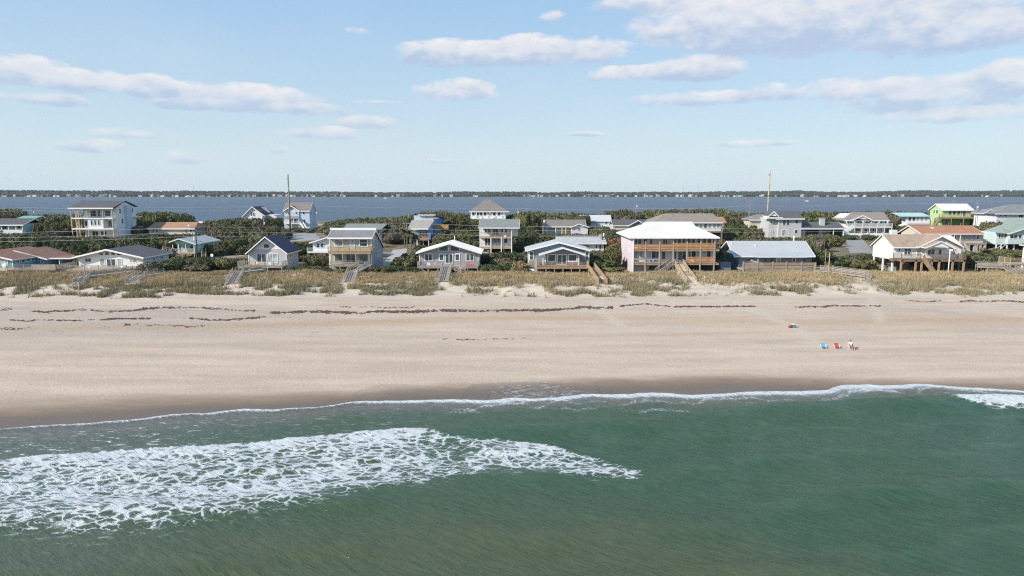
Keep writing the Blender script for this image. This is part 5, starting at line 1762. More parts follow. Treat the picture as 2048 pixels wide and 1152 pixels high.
    h.b('porch_wall', mat('yellow_paint', (0.70, 0.50, 0.22), .6), h.x(1124), h.x(1139), 1.8, 1.99, -1, h.z(454))  # even yellow colour on the porch back wall
    h.b('chimney', WHITE, h.x(1087.2), h.x(1091), 3, 4.2, 0, h.z(441))
    H['M9'] = h

    # ---- M10 grey-roofed ranch
    h = House('pale_roofed_ranch', 'white ranch house with long pale grey roof directly behind the blue grey cottage', 1165, 506, 200, 485)
    h.wall(S_WHITEH, h.x(1118), h.x(1208), 0, 8, h.z(502), h.z(487))
    h.b('foundation_wall', W_BRN, h.x(1118), h.x(1207), -.3, 7.5, -2.5, h.z(502))
    h.xroof(R_PALE, h.x(1115, -1), h.x(1213.2, -1), (-1, h.z(487, -1)), (5, h.z(473, 5)), (10, h.z(480, 10)), fas=.22)
    h.pwin(1191, 1195, 489, 497); h.pwin(1166, 1180, 489, 495, gm=GLASSC); h.pdoor(1198, 1203, 489, 500)
    h.b('chimney', CONC, h.x(1198.5, 3), h.x(1203, 3), 3, 4.2, 2, h.z(469.5, 3))
    H['M10'] = h

    # ---- M11 grey-brown house behind the pink one
    h = House('taupe_roofed_house', 'tall house with taupe hip roof, window band and raised balcony rising behind the pink house', 1380, 500, 218, 455)
    x0, x1 = h.x(1312), h.x(1442)
    h.wall(S_WHITEH, x0, x1, 0, 11, h.z(463), h.z(444.5))
    h.xroof(R_TAUPE, h.x(1307.5, -.8), h.x(1446, -.8), (-.8, h.z(444.8, -.8)), (6, h.z(426.8, 6)), (13, h.z(440, 12)), fas=.3, xr=(h.x(1328.5, 6), h.x(1424, 6)))
    for u in (1389, 1398, 1407, 1416, 1424.5, 1433):
        h.pwin(u, u + 7, 447, 456.5, nz=2, gm=GLASSC if u != 1407 else GLASS)
    zb = h.z(463, -3)
    h.deck(h.x(1390, -3), h.x(1445.5, -3), -3, -.05, zb, -2, W_TAN, posts=3)
    h.rail((h.x(1390, -3), -2.9, zb), (h.x(1445.5, -3), -2.9, zb), 1.15, W_GREY, 'bal')
    h.b('lower_wall', DARKU, x0, x1, 1, 11, -3, h.z(463.05))
    h.deck(h.x(1425, -3), h.x(1449, -3), -4, -3.05, h.z(486, -3), -2, W_BRN, posts=2)
    h.rail((h.x(1425, -3), -3.9, h.z(486, -3)), (h.x(1449, -3), -3.9, h.z(486, -3)), 1.1, W_BRN, 'bal')
    H['M11'] = h
    h = House('rust_roof_house', 'small house with rust orange roof peeking out right of the taupe roof', 1440, 466, 262, 440)
    h.wall(S_BEIGE, h.x(1415), h.x(1449), 0, 8, -2, h.z(444.5))
    h.xroof(R_ORANGE, h.x(1410, -.5), h.x(1454, -.5), (-.5, h.z(445.2, -.5)), (5, h.z(433.6, 5)), (10, h.z(442, 10)), xr=(h.x(1424, 5), h.x(1446, 5)), trim=None)
    h.pwin(1440, 1445, 448, 453)
    H['M12'] = h

    # ---- M13 grey two-storey with garage wing
    h = House('grey_two_storey_house', 'light grey two-storey house with dark hip roof and low garage wing', 1580, 477, 250, 450)
    xl, xr = h.x(1557), h.x(1602.8)
    dp = h.dep(1557, 1533)
    zt = h.z(437)
    h.wall(S_LGREY, xl, xr, 0, dp + 2, -2, zt)
    h.xroof(R_DGREY, h.x(1551, -1), h.x(1608.4, -1), (-1, h.z(437, -1)), (5.5, h.z(421.8, 5.5)), (dp + 3, h.z(434, dp)), fas=.4, xr=(h.x(1553.5, 5.5), h.x(1591, 5.5)))
    A, L, R = (h.x(1548.6, -1.3), h.z(422.4, -1.3)), (h.x(1538, -1.3), h.z(432.4, -1.3)), (h.x(1559, -1.3), h.z(432.6, -1.3))
    h.groof(R_DGREY, L, A, R, -.3, 6, fas=.4, name='dormer_roof')
    MB().prism([(L[0] + .6, L[1]), (R[0] - .6, R[1]), (A[0], A[1] - .4)], 0.0, .12, 'y').build('dormer_gable', S_WHITEH, h.root)
    h.b('eave_board', WHITE, h.x(1528, 2), xl + 1.2, -.6, 3, h.z(437, 1), h.z(434.4, 1))
    h.b('corner_bay', S_LGREY, h.x(1534, 3), xl - .003, 1.2, dp, -2, h.z(436.5, 2))
    for u in (1541, 1546.5):
        h.pwin(u, u + 3, 439, 448, 1.2); h.pwin(u, u + 3, 458.5, 468.5, 1.2)
    h.pwin(1564.4, 1571.6, 439.6, 450.6, nz=2); h.pwin(1572.2, 1579.2, 439.6, 450.6, nz=2); h.pwin(1589.4, 1597, 439.6, 447.8)
    h.pdoor(1564, 1578, 459, 471.5, nx=2, gm=GLASSC); h.pwin(1589, 1596.2, 459, 467.6)
    # rear-left wing
    h.wall(S_BEIGE, h.x(1499, 10), h.x(1530, 10), 10, 18, -1, h.z(440, 10))
    h.xroof(R_GREY, h.x(1496.5, 10), h.x(1536, 10), (9.2, h.z(439.6, 9.2)), (14, h.z(428.5, 14)), (19, h.z(438, 18)), xr=(h.x(1512, 14), h.x(1536, 14)))
    # garage wing
    g0, g1 = xr + .003, h.x(1689)
    h.wall(S_LGREY, g0, h.x(1649), 1.5, 9, -2, h.z(456.2))
    h.b('garage_shade_panel', DARKU, h.x(1612, 1.4), h.x(1638, 1.4), 1.35, 1.49, -1, h.z(460, 1.4))  # dark panel on the wall, coloured as the shade inside the garage
    h.xroof(R_DGREY, g0, h.x(1690.5, -.3), (-.3, h.z(456.6, -.3)), (5.5, h.z(443.5, 5.5)), (10, h.z(450, 10)), fas=.4)
    for u in (1668, 1688):
        h.b('carport_post', WHITE, h.x(u) - .13, h.x(u) + .13, 0, .26, -1.5, h.z(457))
    h.b('carport_back', S_BEIGE, h.x(1652), h.x(1687), 8, 8.3, -2, h.z(456.5, 4))
    ch = h.b('chimney', S_LGREY, h.x(1640.5, 2), h.x(1649.4, 2), 2, 3.4, 3, h.z(437.6, 2))
    MB().box(h.x(1640, 2), h.x(1650, 2), 1.9, 3.5, h.z(437.55, 2), h.z(435.6, 2)).build('chimney_cap', STEEL, ch)
    for y0, a, b_ in ((3, 448, 439),):
        pass
    H['M13'] = h

    # ---- M14 white with taupe roof
    h = House('white_porch_house', 'white raised house with taupe roof, centred porch gable, long white balcony and outside stair', 1735, 471, 268, 448)
    xl, xr = h.x(1690), h.x(1778)
    dp = h.dep(1778, 1815) if False else 11
    zt = h.z(440)
    h.xwall(S_WHITEH, [(0, h.z(454)), (dp, h.z(454)), (dp, h.z(437, dp)), (5, h.z(424.6, 5) - .4), (0, zt + .1)], xl, xr)
    MB().prism([(0, -1.5), (dp, -1.5), (dp, h.z(437, dp)), (5, h.z(424.6, 5) - .45), (0, zt)], xr + .003, xr + .12, 'x').build('side_cladding', S_SLATE, h.root)
    h.xroof(R_TAUPE, h.x(1687, -2.4), h.x(1779, -2.4), (-2.4, h.z(440.4, -2.4)), (5, h.z(424.4, 5)), (dp + 1, h.z(438, dp)), fas=.38, xr=(h.x(1704, 5), h.x(1780, 0)))
    A, L, R = (h.x(1724, -3), h.z(430.4, -3)), (h.x(1706, -3), h.z(438.4, -3)), (h.x(1743.5, -3), h.z(439.4, -3))
    h.groof(R_TAUPE, L, A, R, -3.2, 2, fas=.4, name='porch_roof')
    MB().prism([(L[0] + 1, L[1] + .1), (R[0] - 1, R[1] + .1), (A[0], A[1] - .5)], -2.9, -2.8, 'y').build('gable_panel', S_WHITEH, h.root)
    for u in (1694, 1699.5, 1714, 1719, 1731, 1737, 1749, 1760, 1768):
        h.pwin(u, u + 4.4, 441, 448.4)
    zb = h.z(454, -2.6)
    h.deck(xl - .4, xr, -2.6, -.05, zb, -1.5, WHITE, posts=7)
    h.rail((xl - .3, -2.5, zb), (xr, -2.5, zb), 1.45, WHITE, 'bal', every=3)
    for u in (1693, 1709, 1726, 1742, 1758, 1775):
        h.b('porch_post', WHITE, h.x(u, -2.5) - .12, h.x(u, -2.5) + .12, -2.55, -2.35, zb + 1.45, h.z(440.8, -2.4))
    h.b('lower_wall', S_LGREY, xl + 1, xr - .5, 1, dp, -2, h.z(454.05))
    for u in (1712, 1730, 1745, 1762):
        h.pwin(u, u + 9, 457, 464, 1, nx=2)
    stair_parts(h.root, (h.x(1707, -3.2), -3.4, zb), (h.x(1685, -4), -3.6, .4), 1.4, WHITE, style='solid')
    h.b('garden_wall', WHITE, h.x(1684, -8), h.x(1778, -8), -8.2, -8, -2.5, h.z(466.4, -8))
    h.b('tank_box', WHITE, h.x(1782, -3), h.x(1793, -3), -4, -2, -1.5, h.z(460, -3))
    for y0 in (2.5, 7):
        h.win(y0, y0 + 1.2, h.z(449), h.z(441), xr + .12, 'r')
    H['M14'] = h

    # ---- M15 teal metal roof
    h = House('teal_roofed_house', 'white house with a teal metal roof and window band, left of the lime green house', 1830, 456, 310, 440)
    h.wall(S_WHITEH, h.x(1812), h.x(1860), 0, 10, -3, h.z(432))
    h.xroof(M_TEAL, h.x(1800, -1), h.x(1861, -1), (-1, h.z(432.6, -1)), (6, h.z(425.3, 6)), (12, h.z(431, 12)), seams=.9, trim=None)
    for u in (1816, 1824, 1832, 1840, 1849):
        h.pwin(u, u + 6, 434, 442, gm=GLASSC if u > 1830 else GLASS)
    h.b('balcony_band', S_PINK, h.x(1814), h.x(1858), -.5, -.02, h.z(449), h.z(445))
    H['M15'] = h

    # ---- M16 lime green house
    h = House('lime_green_house', 'lime green house with white metal roof and raised wooden deck', 1910, 452, 315, 430)
    xl, xr = h.x(1883.8), h.x(1941)
    dp = h.dep(1883.8, 1859.5)
    zt = h.z(420)
    zm = h.z(407.4, dp / 2)
    h.xwall(S_LIME, [(0, -3), (dp, -3), (dp, h.z(419, dp)), (dp / 2, zm - .4), (0, zt)], xl, xr)
    h.xroof(M_WHITE, xl - .6, xr + .8, (-.9, h.z(420, -.9)), (dp / 2, zm), (dp + .8, h.z(419.5, dp)), fas=.4, seams=.9)
    for u0, u1 in ((1895.5, 1903), (1904.5, 1911.5), (1913, 1919.5), (1920.5, 1924)):
        h.pwin(u0, u1, 422, 430)
    h.pdoor(1924.6, 1931, 422, 433)
    zb = h.z(435, -3)
    h.deck(h.x(1879, -3), h.x(1953, -3), -3, -.05, zb, -2, W_TAN, posts=4, th=.5)
    h.rail((h.x(1879, -3), -2.9, zb), (h.x(1953, -3), -2.9, zb), 1.6, W_TAN, 'bal', every=5)
    h.b('lower_front', siding('dark_green_siding', (0.12, 0.34, 0.07)), xl + .2, xr - .2, -.06, -.003, -2.5, zb - .6)
    h.pwin(1920, 1929, 438, 446, -.06); h.pdoor(1891, 1897, 438, 449, -.06)
    for y0, y1, a, b_ in ((dp * .3, dp * .5, 428, 419.5), (dp * .55, dp * .72, 428, 419.5), (dp * .4, dp * .6, 446, 436), (dp * .85, dp * .95, 446, 437)):
        h.win(y0, y1, h.z(a), h.z(b_), xl, 'l', nx=2)
    stair_parts(h.root, (h.x(1881.5, -3.2), -3.6, zb), (h.x(1868.5, -4), -4.4, .2), 1.4, W_TAN)
    H['M16'] = h

    # ---- M17 rust orange ranch
    h = House('rust_roofed_house', 'long raised house with rust orange shingle roof and brown underdeck, behind the cream stilt house', 1885, 505, 205, 480)
    xl, xr = h.x(1839), h.x(1966)
    dp = 10
    h.xwall(S_BEIGE, [(0, h.z(488)), (dp, h.z(488)), (dp, h.z(465, dp)), (5.5, h.z(451.2, 5.5) - .3), (0, h.z(468))], xl, xr)
    h.xroof(R_ORANGE, xl - .5, h.x(1969.5, -1.5), (-1.5, h.z(467.6, -1.5)), (5.5, h.z(451, 5.5)), (dp + 1, h.z(465, dp)), fas=.24)
    for u in (1888, 1897, 1906, 1915, 1930, 1940, 1952):
        h.pwin(u, u + 5.4, 471, 479)
    h.b('storm_panel', S_BGREY, h.x(1926), h.x(1950), -.05, -.002, h.z(480), h.z(469.5))
    zb = h.z(487.2, -3.5)
    h.deck(h.x(1923, -3.5), h.x(1973.5, -3.5), -3.5, -.05, zb, -2, W_GREY, posts=4, pw=.35)
    h.rail((h.x(1923, -3.5), -3.4, zb), (h.x(1973.5, -3.5), -3.4, zb), 1.2, W_GREY, 'bal', every=8)
    h.b('lower_wall', W_BRN, h.x(1925, -1), h.x(1971, -1), -1, dp - .5, -2.5, h.z(488.05))
    for u in (1925, 1934, 1951, 1962, 1971):
        h.b('pier', CONC, h.x(u, -3.2) - .3, h.x(u, -3.2) + .3, -3.3, -2.8, -2.5, zb - .31)
    for u in (1890, 1898, 1908, 1920):
        h.b('porch_post', WHITE, h.x(u, -1.3) - .09, h.x(u, -1.3) + .09, -1.35, -1.2, h.z(489), h.z(468.6, -1.3))
    stair_parts(h.root, (h.x(1921, -3), -3.0, zb), (h.x(1936, -6), -6.2, .2), 1.5, W_GREY, style='solid')
    h.b('retaining_wall', CONC, h.x(1925, -8), h.x(1966, -8), -8.2, -8, -1.5, h.z(505, -8))
    h.b('chimney', WHITE, h.x(1861, 3), h.x(1866, 3), 3, 4, h.z(468), h.z(455, 3))
    H['M17'] = h

    # ---- M18 grey roof at right, M19 green roof
    h = House('lilac_house', 'lilac white house with large grey roof at the right edge', 2020, 462, 290, 430)
    h.wall(S_LILAC, h.x(1993.5), h.x(2092), 0, 12, -3, h.z(427))
    h.xroof(R_GREY, h.x(1990, -1), h.x(2096, -1), (-1, h.z(427.3, -1)), (7, h.z(408.8, 7)), (14, h.z(424, 14)), fas=.35, xr=(h.x(2015.7, 7), h.x(2075, 7)))
    for u in (1998, 2009):
        h.pwin(u, u + 4, 428.5, 433.5)
    h.pwin(2037, 2046, 428.5, 436, nx=2, gm=GLASS)
    h.gwall(S_WHITEH, [(h.x(1970, 6), -2), (h.x(1993, 6) - .01, -2), (h.x(1993, 6) - .01, h.z(426, 6)), (h.x(1981.5, 6), h.z(419.8, 6)), (h.x(1970, 6), h.z(426, 6))], 6, 13)
    h.groof(R_GREY, (h.x(1967.6, 5), h.z(426.6, 5)), (h.x(1981.5, 5), h.z(418.8, 5)), (h.x(1995, 5), h.z(426.6, 5)), 5.4, 13.5)
    h.pwin(1976, 1981, 428, 433, 6)
    H['M18'] = h
    h = House('sage_roofed_house', 'pale seafoam house with sage green shingle roof and white window band at the right edge', 2020, 501, 205, 475)
    xl = h.x(1993)
    h.wall(S_SEAF, xl, h.x(2120), 0, 11, h.z(489), h.z(465.6))
    A = (h.x(2068, -1), h.z(449, -1))
    dpr = 9.0
    MB().slab([(h.x(1989.7, -1), -1, h.z(465, -1)), (h.x(2018.5, -1), -1, h.z(466.6, -1)), (h.x(2064, 5), 5, h.z(436.5, 5)), (h.x(2010.5, dpr), dpr, h.z(435.6, dpr))], .22).build('roof', R_GREEN, h.root)
    MB().slab([(h.x(1989.7, -1), -1, h.z(465, -1)), (h.x(2010.5, dpr), dpr, h.z(435.6, dpr)), (h.x(1992, 13), 13, h.z(462, 12))], .2).build('roof', R_GREEN, h.root)
    h.groof(R_GREEN, (h.x(2018, -2), h.z(467, -2)), (h.x(2076, -2), h.z(447, -2)), (h.x(2134, -2), h.z(467, -2)), -2, 10, fas=.26)
    MB().prism([(h.x(2022, -1), h.z(467.5, -1)), (h.x(2130, -1), h.z(467.5, -1)), (h.x(2076, -1), h.z(449, -1))], -1, -.8, 'y').build('gable_panel', S_SEAF, h.root)
    for u in (1996, 2001, 2007, 2012.5):
        h.pwin(u, u + 4.6, 467.5, 476.5)
    h.b('bay', S_SEAF, h.x(2017, -1), h.x(2130, -1), -1, -.01, h.z(488, -1), h.z(467.6, -1))
    for u in (2019, 2027, 2036, 2047):
        h.pwin(u, u + 7.4, 468.6, 477.6, -1)
    for u in (1994.5, 2004, 2016, 2030):
        h.b('stilt', WHITE, h.x(u) - .14, h.x(u) + .14, 0, .28, -2.5, h.z(489.05))
    for u in (1996, 2004):
        MB().bar((h.x(u), -.1, h.z(496)), (h.x(u + 8), -.1, h.z(489.6)), .06, .12).build('brace', WHITE, h.root)
    h.b('ground_store', DARKU, h.x(2003), h.x(2110), 3, 10, -2.5, h.z(489.05))
    H['M19'] = h

    # ---- far row
    h = House('white_gable_house', 'white house with steep navy roof and white gable, left of the light blue house', 507, 448, 360, 425)
    dp = 16
    A, L, R = (h.x(504.9, -.6), h.z(412.8, -.6)), (h.x(484, -.6), h.z(433, -.6)), (h.x(529.5, -.6), h.z(431.2, -.6))
    h.gwall(S_WHITEH, [(h.x(486), -3), (h.x(525), -3), (h.x(525), R[1] + .6), (A[0], A[1] - .5), (h.x(486), L[1] + .4)], 0, dp)
    h.groof(R_NAVY, L, A, R, -.9, dp + .6, fas=.5)
    h.b('lean_to', S_WHITEH, h.x(525) + .01, h.x(545), 6, dp, -3, h.z(430))
    MB().slab([(h.x(522.5, 3), 3, h.z(413.5, 3)), (h.x(531, 3), 3.2, h.z(413.5, 3)), (h.x(541.5, 1.5), 1.5, h.z(424.2, 1.5)), (h.x(536.5, 1.5), 1.5, h.z(424.2, 1.5))], .2).build('solar_panel', R_GREENGREY, h.root)
    h.pwin(501, 505, 425.5, 432, nz=2); h.pwin(505.8, 510, 425.5, 432, nz=2)
    H['B1'] = h
    h = House('light_blue_house', 'light blue two-storey house with grey gable roof behind the tall left pole', 600, 459, 340, 430)
    xl, xr = h.x(569), h.x(619)
    dp = h.dep(619, 631.6)
    h.xwall(S_PBLUE, [(0, -3), (dp, -3), (dp, h.z(420.5, dp)), (dp / 2, h.z(405.5, dp / 2) - .4), (0, h.z(421))], xl, xr)
    h.xroof(R_GREYBR, h.x(567.5), h.x(620), (-.6, h.z(421.7, -.6)), (dp / 2, h.z(404.8, dp / 2)), (dp + .6, h.z(421, dp)), fas=.45)
    A, L, R = (h.x(583.5, -.9), h.z(411.2, -.9)), (h.x(567.3, -.9), h.z(421.8, -.9)), (h.x(600, -.9), h.z(421.6, -.9))
    h.groof(R_GREYBR, L, A, R, -1.2, dp / 2, fas=.45, name='dormer_roof')
    h.gwall(S_PBLUE, [(h.x(569.5), -2), (h.x(598.5), -2), (h.x(598.5), R[1] + .2), (A[0], A[1] - .5), (h.x(569.5), L[1] + .2)], -.5, dp / 2)
    h.pwin(575.5, 579, 422.5, 429, -.5); h.pwin(591, 595, 423, 428.5, -.5); h.pwin(606, 610, 423.2, 428.6); h.pwin(606, 610.5, 438.4, 446)
    for y0 in (3, 8):
        h.win(y0, y0 + 1.4, h.z(430), h.z(423), xr, 'r')
    MB().slab([(h.x(566, -3), -3.2, h.z(437, -3)), (h.x(599, -3), -3.2, h.z(437, -3)), (h.x(596, -.5), -.51, h.z(432.6, -.5)), (h.x(569, -.5), -.51, h.z(432.6, -.5))], .18).build('porch_roof', R_GREY, h.root)
    zb = h.z(447, -3)
    h.deck(h.x(567, -3), h.x(598, -3), -3.1, -.55, zb, -2, WHITE, posts=3)
    h.rail((h.x(567, -3), -3, zb), (h.x(598, -3), -3, zb), 1.1, WHITE, 'bal')
    for u in (568, 577, 587, 597.4):
        h.b('porch_post', WHITE, h.x(u, -3) - .13, h.x(u, -3) + .13, -3.05, -2.8, zb, h.z(437.4, -3))
    h.pwin(576, 580, 438.5, 446, -.5); h.pdoor(587, 592, 438, 447, -.5)
    stair_parts(h.root, (h.x(603, -2), -2.6, zb), (h.x(614, -6), -7, h.z(463, -6)), 1.4, WHITE, style='solid')
    H['B2'] = h
    h = House('pyramid_roof_house', 'white house with brown pyramid roof behind the cream house on tall posts', 975, 452, 350, 430)
    x0, x1 = h.x(941.5), h.x(1011)
    h.wall(S_WHITEH, x0, x1, 0, 16, -3, h.z(422.6))
    xm = h.x(975, 8)
    h.xroof(R_GREYBR, h.x(938.6, -1), h.x(1018, -1), (-1, h.z(422.8, -1)), (8, h.z(399, 8)), (17, h.z(422, 17)), fas=.4, xr=(h.x(971, 8), h.x(979, 8)))
    for u in (944, 952.8, 960, 967, 977, 986, 995):
        h.pwin(u, u + 5.4, 424.4, 431.5)
    zb = h.z(437, -2)
    h.deck(x0, x1, -2, -.05, zb, -3, WHITE, posts=6)
    h.rail((x0, -1.9, zb), (x1, -1.9, zb), 1.2, WHITE, 'bal', every=4)
    for u in (943, 953, 966, 980, 994, 1008):
        h.b('porch_post', WHITE, h.x(u, -2) - .16, h.x(u, -2) + .16, -1.95, -1.65, zb, h.z(423.3, -1))
    H['B3'] = h
    h = House('pale_roof_house', 'small pale blue house with off-white roof glimpsed between dark trees, right of the grey cottage', 1195, 457, 330, 440)
    h.xroof(M_OFFW, h.x(1158), h.x(1223.5), (-.6, h.z(442)), (8, h.z(430, 8)), (16, h.z(440, 16)), xr=(h.x(1160, 8), h.x(1221, 8)), trim=WHITE, fas=.3)
    h.wall(S_PBLUE, h.x(1160), h.x(1223), 0, 14, -3, h.z(442.4))
    h.pwin(1210, 1214.5, 444, 449); h.pdoor(1218, 1221.5, 444, 452)
    h.b('porch_wall', WHITE, h.x(1200), h.x(1223), -1.2, -.02, -2, h.z(450.5))
    H['B4'] = h
    h = House('dark_roof_house', 'low house with charcoal roof and two white-edged gables, left of the big white hipped roof', 1255, 463, 300, 445)
    h.wall(S_BEIGE, h.x(1226), h.x(1290), 0, 9, -2, h.z(450))
    h.xroof(R_DGREY, h.x(1225), h.x(1310), (-.6, h.z(450.6)), (4.5, h.z(438.8, 4.5)), (10, h.z(448, 10)), fas=.3)
    A, L, R = (h.x(1276.5, -2), h.z(440.4, -2)), (h.x(1256, -2), h.z(451.4, -2)), (h.x(1290, -2), h.z(448, -2))
    h.gwall(S_SLATE, [(h.x(1259), -2), (h.x(1288), -2), (h.x(1288), R[1] + .2), (A[0], A[1] - .5), (h.x(1259), L[1] + .4)], -1.4, 5)
    h.groof(R_DGREY, L, A, R, -2, 5, fas=.4)
    h.pwin(1260, 1264.5, 452, 457, -1.4, nx=1)
    H['B5'] = h
    return H
HS.update(build_back_houses())

# ---------------------------------------------------------------- pavements
def drape(name, uv, m, lift=0.05, n=14):
    a, b, c, d = [Vector(ghit(u, v)) for u, v in uv]     # near-left, near-right, far-right, far-left
    V = []
    for j in range(n):
        for i in range(n):
            s, t = i / (n - 1), j / (n - 1)
            p = (a * (1 - s) + b * s) * (1 - t) + (d * (1 - s) + c * s) * t
            V.append((p.x, p.y, tz(p.x, p.y) + lift))
    me = npmesh(name, np.array(V), grid_faces(n, n), 4, m, smooth=True)
    return tag(link(name, me), kind='structure')
ASPH = mat('sun_bleached_asphalt', (0.30, 0.29, 0.28), 0.9, 0.15, 0.3)
drape('driveway', [(763, 533), (806, 528), (815, 497), (786, 500)], CONC)
drape('driveway', [(1700, 507), (1748, 505), (1722, 474), (1690, 474)], ASPH)
drape('road', [(575, 485), (640, 480), (632, 465), (590, 467)], ASPH)
drape('driveway', [(400, 515), (500, 512), (498, 505), (450, 505)], mat('sandy_drive', (0.45, 0.38, 0.29), .95, .15))

# ---------------------------------------------------------------- shrubs and trees
def crown_np(seed, R, Ht, n, leaf, core=True, lob=8):
    g = np.random.default_rng(seed)
    L = [(0, 0, Ht * .42, R * .62, Ht * .50)]
    for k in range(lob):
        a = 2 * math.pi * (k + g.uniform(-.3, .3)) / lob
        rr = R * g.uniform(.42, .68)
        L.append((rr * math.cos(a), rr * math.sin(a), Ht * g.uniform(.30, .66), R * g.uniform(.26, .42), Ht * g.uniform(.24, .36)))
    L = np.array(L)
    w = L[:, 3] ** 2
    idx = g.choice(len(L), n * 2, p=w / w.sum())
    d = g.normal(size=(n * 2, 3))
    d[:, 2] = np.abs(d[:, 2]) * np.where(g.random(n * 2) < .8, 1, -.6)
    d /= np.linalg.norm(d, axis=1)[:, None]
    rad = g.uniform(.80, 1.06, n * 2)[:, None]
    P = L[idx, :3] + d * rad * np.stack([L[idx, 3], L[idx, 3], L[idx, 4]], -1)
    ins = np.zeros(n * 2, bool)
    for c in L:
        q = ((P[:, 0] - c[0]) / c[3]) ** 2 + ((P[:, 1] - c[1]) / c[3]) ** 2 + ((P[:, 2] - c[2]) / c[4]) ** 2
        ins |= q < .6
    keep = (~ins) & (P[:, 2] > 0.05 * Ht)
    P, d, idx = P[keep][:n], d[keep][:n], idx[keep][:n]
    m = len(P)
    nn = d + g.normal(scale=.55, size=(m, 3))
    nn /= np.linalg.norm(nn, axis=1)[:, None]
    t = np.cross(nn, g.normal(size=(m, 3)))
    t /= np.linalg.norm(t, axis=1)[:, None]
    b = np.cross(nn, t)
    s = leaf * g.uniform(.55, 1.25, m)[:, None]
    V = np.stack([P - t * s * .5, P + b * s * .32, P + t * s * .5, P - b * s * .32], 1).reshape(-1, 3)
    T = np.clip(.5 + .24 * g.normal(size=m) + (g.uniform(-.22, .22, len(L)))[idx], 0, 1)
    F = np.arange(m * 4)
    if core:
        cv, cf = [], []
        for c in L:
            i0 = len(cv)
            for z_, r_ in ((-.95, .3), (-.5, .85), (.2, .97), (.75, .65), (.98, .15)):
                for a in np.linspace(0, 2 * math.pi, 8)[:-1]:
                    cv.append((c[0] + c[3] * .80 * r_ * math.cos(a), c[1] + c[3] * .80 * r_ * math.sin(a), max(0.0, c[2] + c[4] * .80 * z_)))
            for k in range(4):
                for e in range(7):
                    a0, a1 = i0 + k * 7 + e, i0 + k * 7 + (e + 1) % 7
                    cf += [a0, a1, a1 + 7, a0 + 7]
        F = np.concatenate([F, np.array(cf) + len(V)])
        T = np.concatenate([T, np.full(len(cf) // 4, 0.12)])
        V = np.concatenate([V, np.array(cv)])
    return V, F, T

TONES = [('dark', leaf_material('dark_green_leaves', (0.026, 0.040, 0.016), (0.130, 0.152, 0.060))),
         ('olive', leaf_material('olive_leaves', (0.040, 0.048, 0.018), (0.205, 0.195, 0.085))),
         ('greyish', leaf_material('grey_green_leaves', (0.052, 0.050, 0.030), (0.225, 0.195, 0.130)))]
BARK = wood('shrub_bark', (0.16, 0.13, 0.10))
SKYL = [(-400, 430), (0, 407), (42, 409), (52, 432), (100, 428), (140, 429), (262, 427), (300, 424), (330, 422), (378, 428), (386, 445), (430, 441), (460, 437), (520, 434), (560, 434), (640, 449),
        (680, 440), (720, 436), (800, 434), (840, 424), (880, 420), (920, 424), (945, 432), (1025, 428), (1050, 422), (1075, 421), (1110, 426), (1150, 424), (1200, 429), (1215, 420), (1235, 414), (1255, 414), (1264, 424), (1300, 418),
        (1360, 416), (1430, 415), (1470, 420), (1500, 425), (1600, 424), (1640, 421), (1700, 424), (1780, 420), (1830, 424), (1960, 426), (1990, 412), (2048, 420), (2500, 425)]
BOX = [(0, 65, 466, 250), (34, 70, 437, 285), (138, 262, 473, 245), (293, 412, 467, 255), (338, 442, 513, 190), (612, 662, 510, 186), (686, 775, 459, 235), (815, 858, 490, 222), (856, 912, 457, 222),
       (957, 1040, 506, 200), (1087, 1179, 467, 268), (1112, 1214, 500, 200), (1307, 1449, 490, 218), (1430, 1455, 446, 262), (1528, 1606, 474, 250), (1604, 1692, 468, 250), (1684, 1816, 469, 268), (1797, 1860, 451, 310),
       (1857, 1946, 450, 315), (1800, 1972, 503, 205), (1966, 2060, 441, 290), (1988, 2060, 498, 205), (482, 550, 433, 360), (566, 634, 456, 340), (936, 1020, 438, 350), (1180, 1225, 453, 330), (1225, 1292, 457, 300), (1495, 1530, 444, 258),
       (585, 645, 482, 290), (760, 822, 534, 215), (1688, 1750, 507, 240), (470, 505, 513, 178), (1655, 1690, 512, 215), (455, 500, 514, 190), (-40, 142, 541, 172)]
FRONTBOX = [(0, 138, 497), (145, 340, 489), (493, 600, 467), (656, 768, 458), (832, 968, 479), (1050, 1182, 478), (1237, 1440, 443), (1444, 1631, 481), (1745, 1933, 467), (2046, 2100, 480)]
NAMED = [(h.ox, h.Y + 4, h.root.name.replace('_', ' ')) for h in HS.values()]

